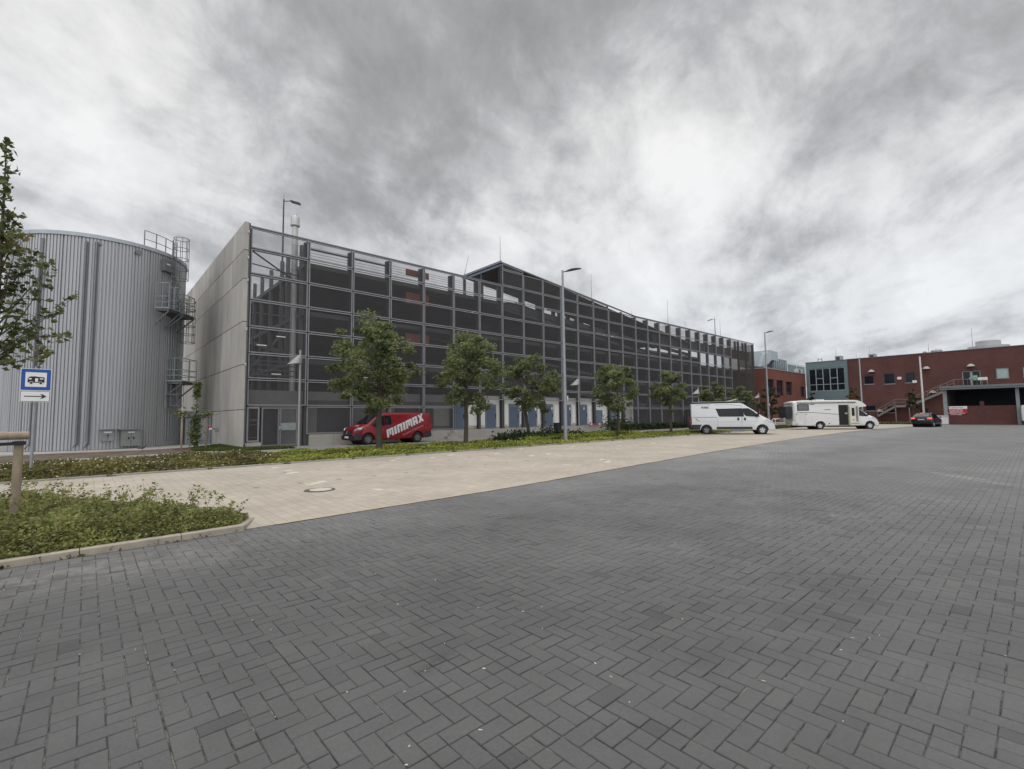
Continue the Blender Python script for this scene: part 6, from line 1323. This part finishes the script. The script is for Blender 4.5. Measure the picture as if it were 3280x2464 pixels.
def crown(n, cen, rad, ncl, size, clr=.32, low=.0, seed=0):
    r = np.random.default_rng(seed); cl = []
    while len(cl) < ncl:
        p = r.uniform(-1, 1, 3); q = np.linalg.norm(p)
        if q > 1 or (q < .5 and r.random() < .7) or (p[2] > .75 and abs(p[0]) > .55): continue
        w_ = 1.0 if p[2] < .1 else (1-.22*(p[2]-.1))
        cl.append((p[0]*w_*rad[0]*(.8+.3*r.random()), p[1]*w_*rad[1], p[2]*rad[2]*(.9+.15*r.random())))
    cl = np.array(cl); k = r.integers(0, ncl, n); off = r.normal(size=(n, 3)); off /= np.linalg.norm(off, axis=1)[:, None]; rr = r.random(n)**.6
    sz = (clr*(.45+.75*r.random(ncl)))[k]*rad[0]; off = off*(rr*sz)[:, None]; off[:, 2] *= .62
    return np.array(cen)+cl[k]+off, cl
def tree(name, x, y, h0, cen, rad, n, size, lab, trunk_r=.10, lean=(0, 0), ncl=70, grp='leafy street trees before the garage', seed=0, lm=None, clr=.26):
    t = empty(name, (x, y, 0), 0, lab, 'tree', grp); C, cl = crown(int(n*1.05), cen, rad, ncl, size, clr, seed=seed); V, F = leaves(C, size)
    link_mesh('crown', V, F, lm or LM_TREE, t)
    r = random.Random(seed); p = MB(); fork = Vector((x+lean[0]*.8, y+lean[1]*.8, cen[2]-rad[2]*.55)); top = Vector((cen[0], cen[1], cen[2]+rad[2]*.55))
    m1 = Vector((x, y, 0)).lerp(fork, .5)+Vector((r.uniform(-.04, .04), 0, 0)); p.tube((x, y, -.02), (x+.0, y, .18), trunk_r*1.35, trunk_r*1.05, 10); p.tube((x, y, .18), m1, trunk_r*1.05, trunk_r*.9, 10); p.tube(m1, fork, trunk_r*.9, trunk_r*.8, 10); p.tube(fork, fork.lerp(top, .5), trunk_r*.75, trunk_r*.4, 8); p.tube(fork.lerp(top, .5), top, trunk_r*.4, trunk_r*.15, 6)
    p.obj('trunk', M_BARK, t, smooth=True)
    p = MB()
    for c_ in cl[:34]:
        e_ = Vector(cen)+Vector(c_); s_ = fork.lerp(top, max(0, min(.85, (e_.z-fork.z)/max(.1, (top.z-fork.z))*.7-.1))); mm = s_.lerp(e_, .5)+Vector((0, 0, .12)); p.tube(s_, mm, trunk_r*.3, trunk_r*.18, 5); p.tube(mm, e_, trunk_r*.18, trunk_r*.06, 5)
    p.obj('branches', M_BARK, t); return t
def tree_px(Y, tx, ty_top, x0, x1, ybot, lab, n, seed, name='street_tree', lean_px=0, size=.10, tr=.11, grp='leafy street trees before the garage', lm=None, ncl=70, ry=None):
    base = PY(tx, 1420, Y); cx_ = PY((x0+x1)/2, (ty_top+ybot)/2, Y); top = PY(tx, ty_top, Y).z; bot = PY(tx, ybot, Y).z
    rx = (PY(x1, 1200, Y).x-PY(x0, 1200, Y).x)/2*.80; ry = ry or min(rx, 2.4)
    # horizontal screen extent mixes x and y extents of a round crown
    dsc = cx_.dot(_f)-CAM.dot(_f); wpx = (x1-x0)/2*dsc/FPX; rx = wpx*(.88 if seed == 1 else 1.02); ry = rx
    cen = (cx_.x, Y, (top+bot)/2); return tree(name, base.x, Y, bot, cen, (rx, ry, (top-bot)/2), n, size, lab, tr, (PY(tx+lean_px, 1300, Y).x-base.x, 0), ncl, grp, seed, lm)
tree_px(22.3, 1215, 1008, 1045, 1352, 1325, 'largest leafy street tree, in front of the red delivery van', 15000, 1, tr=.15, ncl=95)
tree_px(22.0, 1492, 1068, 1395, 1622, 1335, 'street tree before the first blue doors, second from the left', 12000, 2, tr=.13, ncl=75)
tree_px(23.3, 1697, 1128, 1610, 1790, 1330, 'leaning street tree just left of the tall street lamp', 10000, 3, lean_px=-22, tr=.12, ncl=60)
tree_px(21.0, 1982, 1165, 1893, 2052, 1325, 'dark round street tree right of the second path lamp', 10000, 4, tr=.12, ncl=60)
tree_px(20.6, 2151, 1190, 2085, 2205, 1318, 'street tree with straight dark trunk left of the camper van', 8000, 5, lean_px=-6, tr=.11, ncl=50)
tree_px(22.0, 2290, 1218, 2238, 2330, 1330, 'tree crown rising over the roof of the camper van, left one', 5000, 6, ncl=36, size=.15)
tree_px(23.0, 2372, 1234, 2322, 2415, 1335, 'tree crown rising over the front of the camper van, right one', 5000, 7, ncl=36, size=.15)
LM_OL = leafmat('olive_leaves', [(0, (.030, .030, .018)), (.5, (.065, .062, .034)), (1, (.12, .11, .05))], .2, 1.0)
tree_px(25.0, 2475, 1238, 2425, 2500, 1340, 'olive-brown bushy tree beside the distant street lamp', 5000, 8, ncl=36, size=.16, lm=LM_OL)
def tree_X(X, px, ytop, x0, x1, ybot, lab, n, seed, lm):
    b = PX(px, 1340, X); top = PX(px, ytop, X).z; bot = PX(px, ybot, X).z; d_ = (b-CAM).dot(_f); rx = (x1-x0)/2*d_/FPX; tree('young_tree', X, b.y, bot, (X, b.y, (top+bot)/2), (rx, rx, (top-bot)/2), n, .2, lab, .08, (0, 0), 26, 'young trees by the brick building', seed, lm)
tree_X(90, 2927, 1243, 2906, 2952, 1326, 'thin brownish young tree in front of the stair, left of the flagpole', 1800, 9, LM_OL)
tree_X(93, 2739, 1240, 2722, 2756, 1300, 'young yellowish tree peeking over the motorhome roof', 1300, 10, leafmat('yellow_leaves', [(0, (.07, .05, .02)), (.5, (.12, .10, .03)), (1, (.2, .17, .05))], .2, 1.0))
tree_X(92, 2604, 1252, 2590, 2618, 1300, 'small dark young tree before the glazed block', 900, 12, LM_DARK)

# staked sapling by the tank
q = PG(612, 1437, 0); sx0, sy0 = q.x, q.y-1.0
t = empty('staked_sapling', (sx0, sy0, 0), 0, 'slender young tree tied between short stakes by the tank', 'tree')
topz_ = PY(638, 1225, sy0).z; xt = PY(632, 1240, sy0).x; p = MB(); A = Vector((sx0, sy0, 0)); B = Vector((sx0+.05, sy0, 1.9)); C_ = Vector((xt, sy0, topz_)); p.tube(A, B, .035, .025); p.tube(B, C_, .025, .008); p.obj('trunk', M_BARK, t)
cl = []
for k in range(900):
    f_ = RNG.random()
    if f_ < .45: z = RNG.uniform(.2, 1.9); r = .30*(1-abs(z-1)/1.6); c_ = A.lerp(B, z/1.9)
    elif f_ < .62: z = 1.95+RNG.normal()*.12; r = .25; c_ = Vector((sx0+RNG.choice([-.62, .55])+RNG.normal()*.08, sy0, 0))
    else: z = RNG.uniform(2.9, topz_) if f_ > .72 else RNG.uniform(2.0, topz_); r = .14; c_ = B.lerp(C_, (z-1.9)/(topz_-1.9))
    cl.append((c_.x+RNG.normal()*r*.6, c_.y+RNG.normal()*r*.6, z))
V, F = leaves(np.array(cl), .12); link_mesh('crown', V, F, LM_TREE, t)
M_STAKE = mat('stake_wood', (.34, .275, .20), .85, var=.3, scale=9, bump=.4, bscale=30, stretch=(1, 1, .2), c2=(.22, .165, .125))
ts = empty('tree_stakes', (sx0, sy0, 0), 0, 'short wooden stakes with a crossbar around the sapling', 'tree stakes')
for dx in (-.62, .5): p = MB(); p.tube((sx0+dx, sy0-.3, 0), (sx0+dx, sy0-.3, 1.75), .045, n=8); p.obj('stake', M_STAKE, ts)
p = MB(); p.box(sx0-.72, sx0+.62, sy0-.32, sy0-.28, 1.70, 1.78); p.obj('crossbar', mat('crossbar_dark', (.05, .045, .04)), ts)
bmh = MB(); bmh.lathe((sx0, sy0, 0), [(1.0, .0), (.8, .06), (.3, .10)], 18); struct(bmh.obj('mulch_mound', mat('mulch', (.085, .048, .034), .95, var=.4, scale=12, bump=.6)))

# near stake frame (close to the viewer, left edge)
Yk = 9.5; kx = PY(62, 1400, Yk).x; kb_ = PY(42, 1700, Yk).x
t = empty('stake_frame', (kb_, Yk, 0), 0, 'weathered round wooden stake with horizontal rail at the left edge', 'tree stakes')
p = MB(); zt_ = PY(62, 1412, Yk).z; p.tube((kb_, Yk, 0), (kb_+(kx-kb_)*.5, Yk, zt_*.5), .054, .052, 14); p.tube((kb_+(kx-kb_)*.5, Yk, zt_*.5), (kx, Yk, zt_), .052, .050, 14); p.obj('post', M_STAKE, t, smooth=True)
p = MB(); e_ = PY(92, 1395, Yk-.08); p.tube((e_.x, Yk-.06, e_.z), (e_.x-2.0, Yk-.35, e_.z+.01), .055, .055, 14); p.obj('rail', M_STAKE, t, smooth=True)
p = MB(); e2 = PY(84, 1419, Yk-.1); s_ = Vector((e2.x, Yk-.14, e2.z)); p.obox(s_+Vector((-.5, -.05, -.012)), (.5, .05, .01), (0, .01, 0), (0, 0, .022)); p.obox((kx, Yk, e2.z), (.068, 0, 0), (0, .068, 0), (0, 0, .022)); p.obj('strap', mat('strap_black', (.012, .012, .014), .6), t)
# second stake post outside left edge, carries the rail
p = MB(); p.tube((e_.x-1.9, Yk-.35, 0), (e_.x-1.9, Yk-.35, zt_), .06, n=12); p.obj('post', M_STAKE, t, smooth=True)

# near young tree: leader just inside the left edge, boughs reaching right
Yn = 9.9
def pn(px, py_, Y=Yn): return PY(px, py_, Y)
TN = empty('young_hornbeam', (pn(-26, 1500).x-.0, Yn, 0), 0, 'young tree with loose greenish boughs at the left edge, closest to the viewer', 'tree')
p = MB(); tb = Vector((pn(-38, 1700).x, Yn, 0)); tp_ = [tb, pn(-30, 1400), pn(-18, 1180), pn(-4, 900), pn(12, 640), pn(22, 450)]
rad_ = [.05, .045, .038, .026, .014, .004]
for i in range(5): p.tube(tp_[i], tp_[i+1], rad_[i], rad_[i+1], 10)
p.obj('trunk', M_BARK, TN, smooth=True)
boughs = [  # start, mid, end in photo pixels, depth shift
    ((-15, 1140), (60, 1080), (245, 948), -.2), ((-18, 1170), (70, 1165), (165, 1120), -.5), ((-12, 1100), (45, 990), (95, 740), .1), ((-5, 1040), (90, 930), (178, 830), .25),
    ((-2, 1000), (30, 860), (60, 770), -.1), ((-15, 1150), (90, 1060), (225, 1075), .1), ((-8, 1080), (100, 1010), (140, 880), -.35), ((-5, 900), (25, 800), (65, 745), .3), ((0, 960), (60, 880), (120, 810), -.2), ((-18, 1165), (30, 1120), (120, 1060), .45),
    ((-10, 1000), (-40, 900), (-60, 760), 0), ((-20, 1100), (-120, 1000), (-200, 900), 0), ((-10, 900), (-60, 820), (-90, 700), .2), ((2, 800), (20, 740), (40, 690), .1), ((-15, 1120), (60, 1040), (200, 1000), .35)]
bm_ = MB(); LC = []; LD = []
rr = random.Random(5)
def bough(a, b, c, r0, dens):
    pts = [a.lerp(b, t/8).lerp(b.lerp(c, t/8), t/8) for t in range(9)]
    for i in range(8): bm_.tube(pts[i], pts[i+1], r0*(1-i/9), r0*(1-(i+1)/9), 5)
    for i in range(2, 9):
        for k in range(dens):
            s_ = pts[i-1].lerp(pts[i], rr.random()); L_ = .05+.20*(1-abs(i-5)/7)*rr.random()
            d_ = Vector((rr.gauss(0, 1), rr.gauss(0, 1), rr.gauss(.1, .8))).normalized(); e2_ = s_+d_*L_; bm_.tube(s_, e2_, .0025, .0012, 3, False)
            for q_ in range(2 if i < 7 else 3): LC.append(s_.lerp(e2_, .45+.6*rr.random())+Vector((rr.gauss(0, .018), rr.gauss(0, .018), rr.gauss(0, .015))))
for (a, b, c, dy) in boughs: bough(pn(*a), pn(*b, Yn+dy*.6), pn(*c, Yn+dy), .012, 5)
for k in range(260):     # leaves hugging the leader
    f_ = rr.random(); py_ = 440+f_*620; xx = 22-(py_-450)*.042; o_ = (10+26*min(1, f_*1.6))*rr.gauss(0, .55); c_ = pn(xx+o_, py_, Yn+rr.gauss(0, .08)); LC.append(c_)
for k in range(14):
    py_ = 480+k*36; a = pn(22-(py_-450)*.042, py_); b = a+Vector((rr.gauss(0, .12)+.05, rr.gauss(0, .1), .10)); bm_.tube(a, b, .003, .0015, 4)
    for q_ in range(9): LC.append(a.lerp(b, rr.random()*1.1)+Vector((rr.gauss(0, .02), rr.gauss(0, .02), rr.gauss(0, .02))))
bm_.obj('branches', M_BARK, TN, fix=False); V, F = leaves(np.array([tuple(c) for c in LC]), .058, .5, 1.6); link_mesh('crown', V, F, LM_NEAR, TN)
print('near leaves', len(LC))

# ---- ground cover
def fbm(x, y, s, seed):
    r = np.random.default_rng(seed); v = 0*x
    for o in range(7): a = r.uniform(0, 2*np.pi); f = s*(.6+1.5*r.random())*(1+o*.35); v = v+np.sin((x*np.cos(a)+y*np.sin(a))*f+r.uniform(0, 6.28))/(1+o*.45)
    return v/3.2
def cover(name, n, region, hfun, size, lm, lab, cat, elong=1.5, flat=.5, upright=0.0):
    x, y = region(n); h = hfun(x, y); z = h*RNG.random(len(x))**.55+.02; C = np.stack([x, y, z], 1); k = h > .025; C = C[k]; V, F = leaves(C, size, flat, elong); o = link_mesh(name, V, F, lm); return tag(o, lab, cat, kind='stuff')
def reg_strip(n, x0, x1, pw=1.0, y0=18.06, y1f=None):
    def f(n_):
        x = x0+(x1-x0)*RNG.random(n_)**pw; yb = np.interp(x, [-9, 4, 8, 30, 47], [22.6, 22.9, 23.9, 23.6, 21.8]); return x, y0+(yb-y0)*RNG.random(n_)
    return f
def h_strip(x, y):
    b = .13+.11*fbm(x, y, 1.6, 3)+.07*fbm(x, y, 5, 4); bare = fbm(x*.7, y*2.0, 1.0, 8); b = np.where((bare > .22) & (y > 19.2), b*.12, b)
    b = b+np.where((x > 20) & (x < 32) & (y > 20.6), .22+.14*fbm(x, y, 3.5, 5), 0); b = b+np.where(x > 33, .0, 0); edge = np.clip((y-18.05)/.35, .35, 1); return np.clip(b, .02, 1)*edge
cover('strip_ground_cover', 90000, reg_strip(0, 4.5, 47, 1.35), h_strip, .075, LM_STRIP, 'bright yellow-green creeping ground cover along the planting strip', 'ground cover')
def h_weed(x, y): return np.clip(.26+.14*fbm(x, y, 1.7, 13)+.08*fbm(x, y, 5, 14), .03, 1)*np.clip((y-18.05)/.5, .35, 1)
cover('weedy_ground_cover', 42000, reg_strip(0, -6, 5.4), h_weed, .062, LM_WEED, 'brownish-green weedy growth in the strip below the tank', 'ground cover')
x, y = reg_strip(0, -5, 5.0)(420); z = h_weed(x, y)+.03; V, F = leaves(np.stack([x, y, z], 1), .05, .3, 1.1); tag(link_mesh('daisies', V, F, mat('daisy_white', (.62, .60, .50), .7)), 'tiny pale daisies scattered in the weedy strip', 'daisies', kind='stuff')
tc_ = []
for k in range(24):
    xk = -9+2.4*k
    for q_ in range(26): tc_.append((xk+rr.gauss(0, .07), 17.99+rr.gauss(0, .03), abs(rr.gauss(.03, .025))))
for k in range(60):
    xk = rr.uniform(-3, 1.7)
    for q_ in range(5): tc_.append((xk+rr.gauss(0, .02), 7.5+.035*(xk+6)-.01+rr.gauss(0, .01), abs(rr.gauss(.012, .01))))
V, F = leaves(np.array(tc_), .035, 1.0, 2.2); tag(link_mesh('kerb_weeds', V, F, LM_GRASS), 'little weed tufts growing in the kerb joints', 'weeds', kind='stuff')
# taller dark leafy plants in the strip, before the ledge
def shrub(x, y, rx, rz, n, lab, grp=None, lm=None, size=.10, name='leafy_shrub', tops=True):
    t = empty(name, (x, y, 0), 0, lab, 'shrub', grp); r = np.random.default_rng(int(x*100)); c_ = r.normal(size=(n, 3))*np.array([rx*.5, rx*.45, rz*.38])+np.array([x, y, rz*.55]); c_ = c_[c_[:, 2] > .02]
    V, F = leaves(c_, size, 1.2, 2.0); link_mesh('foliage', V, F, lm or LM_DARK, t); p = MB()
    for k in range(7): a = r.uniform(0, 6.28); p.tube((x, y, 0), (x+math.cos(a)*rx*.45, y+math.sin(a)*rx*.4, rz*(.6+.5*r.random())), .008, .004, 4)
    p.obj('stem', M_BARK, t)
for k, (px, Y, rx, rz, lab) in enumerate(((1640, 22.6, .9, .45, 'dark leafy shrub between the second and third street trees'), (1672, 22.0, .7, .55, 'dark leafy shrub just left of the leaning tree'), (1725, 22.2, .9, .5, 'dark leafy shrub just right of the leaning tree'), (1758, 22.6, .7, .65, 'taller dark shrub left of the black litter bin'), (1800, 22.2, .6, .5, 'dark leafy shrub at the foot of the tall street lamp'), (1836, 22.4, .8, .45, 'dark leafy shrub right of the tall street lamp'), (1605, 22.6, .6, .4, 'low dark shrub right of the second street tree'))): shrub(PY(px, 1400, Y).x, Y, rx, rz, 500, lab, 'dark shrubs in the planting strip')
shrub(PY(1962, 1375, 26.5).x, 26.5, .9, 1.1, 700, 'spiky dark shrub at the left of the ledge end', 'dark shrubs at the ledge end'); shrub(PY(1995, 1375, 26.8).x, 26.8, 1.3, 1.05, 900, 'broad dark shrub at the foot of the fourth tree', 'dark shrubs at the ledge end')
# hedge along the facade foot
hx0, hx1 = PY(2010, 1375, 28.4).x, PY(2150, 1372, 28.4).x+6; n = 9000; C = np.stack([hx0+(hx1-hx0)*RNG.random(n), 28.4+.9*RNG.random(n), .05+.62*RNG.random(n)**.6], 1); V, F = leaves(C, .12); t = tag(link_mesh('low_hedge', V, F, LM_DARK), 'long low dark hedge at the foot of the far facade', 'hedge')
# grass patches
def grass(name, pts, n, h, lab, lm=LM_GRASS, size=.035):
    P = np.array(pts); lo, hi = P.min(0), P.max(0); X = lo[0]+(hi[0]-lo[0])*RNG.random(n*2); Y = lo[1]+(hi[1]-lo[1])*RNG.random(n*2); ins = np.zeros(len(X), bool); m_ = len(P)
    for i in range(m_): (xa, ya), (xb, yb) = P[i], P[(i+1) % m_]; c_ = ((ya > Y) != (yb > Y)) & (X < (xb-xa)*(Y-ya)/(yb-ya+1e-12)+xa); ins ^= c_
    X, Y = X[ins][:n], Y[ins][:n]; hh = h*(.5+RNG.random(len(X))); a = RNG.random(len(X))*6.28; dx, dy = np.cos(a)*size/2, np.sin(a)*size/2; lx, ly = RNG.normal(size=len(X))*hh*.35, RNG.normal(size=len(X))*hh*.35; z = np.zeros(len(X))
    V = np.stack([np.stack([X-dx, Y-dy, z], 1), np.stack([X+dx, Y+dy, z], 1), np.stack([X+lx, Y+ly, hh], 1)], 1).reshape(-1, 3); F = np.arange(len(V)).reshape(-1, 3); return tag(link_mesh(name, V, F, lm), lab, 'grass', kind='stuff')
grass('grass_patch', [(4.2, 31.2), (6.2, 34.2), (6.3, 29.0), (8.2, 28.6), (8.6, 27.3), (6.0, 27.2), (4.2, 29.2)], 16000, .12, 'small green grass patch at the foot of the concrete wall')
grass('grass_verge', [(48, 18.2), (79, 18.6), (79, 22.5), (48, 21.5)], 16000, .18, 'grassy verge behind the camper van and motorhome', size=.09)
grass('far_verge', [(80, 8.8), (83, 8.8), (83, 17), (80, 17)], 3000, .25, 'weedy verge between the parked car and motorhome', size=.12)
x = 84+0*RNG.random(2); 
# near bed
PB = np.array([(-4.5, 7.58), (1.70, 7.84), (1.98, 8.55), (-.15, 11.75), (-4.5, 12.4)])
def reg_bed(n):
    X = -3.6+5.6*RNG.random(n*2); Y = 7.56+4.85*RNG.random(n*2); ins = np.zeros(len(X), bool)
    for i in range(len(PB)): (xa, ya), (xb, yb) = PB[i], PB[(i+1) % len(PB)]; c_ = ((ya > Y) != (yb > Y)) & (X < (xb-xa)*(Y-ya)/(yb-ya+1e-12)+xa); ins ^= c_
    return X[ins][:n], Y[ins][:n]
def h_bed(x, y):
    e1 = np.clip((y-7.72)/.55, .22, 1); e2 = np.clip((1.98-x-.60*(y-8.5))/.8, .12, 1); return np.clip(.31+.15*fbm(x, y, 2.6, 23)+.08*fbm(x, y, 7, 24), .06, .7)*e1*e2+.05
cover('bed_ground_cover', 95000, reg_bed, h_bed, .030, LM_BED, 'dense small-leaved green and ochre bush mass in the near corner bed', 'ground cover')
# wispy shoots sticking out of the bed
sh = MB(); LC2 = []
X, Y = reg_bed(330)
for x, y in zip(X, Y):
    h = float(h_bed(np.array([x]), np.array([y]))[0]); L_ = rr.uniform(.10, .40); a = Vector((x, y, h*.6)); d_ = Vector((rr.gauss(.15, .45), rr.gauss(0, .4), 1)).normalized(); b = a+d_*(h*.4+L_); m2_ = a.lerp(b, .5)+Vector((rr.gauss(0, .02), rr.gauss(0, .02), .02)); sh.tube(a, m2_, .0035, .0025, 4); sh.tube(m2_, b, .0025, .001, 4)
    for q_ in range(16):
        c_ = (a.lerp(m2_, rr.random()) if rr.random() < .3 else m2_.lerp(b, rr.random())); LC2.append(c_+Vector((rr.gauss(0, .028), rr.gauss(0, .028), rr.gauss(0, .012))))
tag(sh.obj('bed_twigs', mat('twig_brown', (.10, .06, .04), .8), fix=False), 'thin brown twigs rising from the near bed', 'twigs', kind='stuff')
V, F = leaves(np.array([tuple(c) for c in LC2]), .034, .5, 1.5); tag(link_mesh('bed_shoots', V, F, LM_BED), 'sparse small leaves on wispy shoots above the near bed', 'ground cover', kind='stuff')
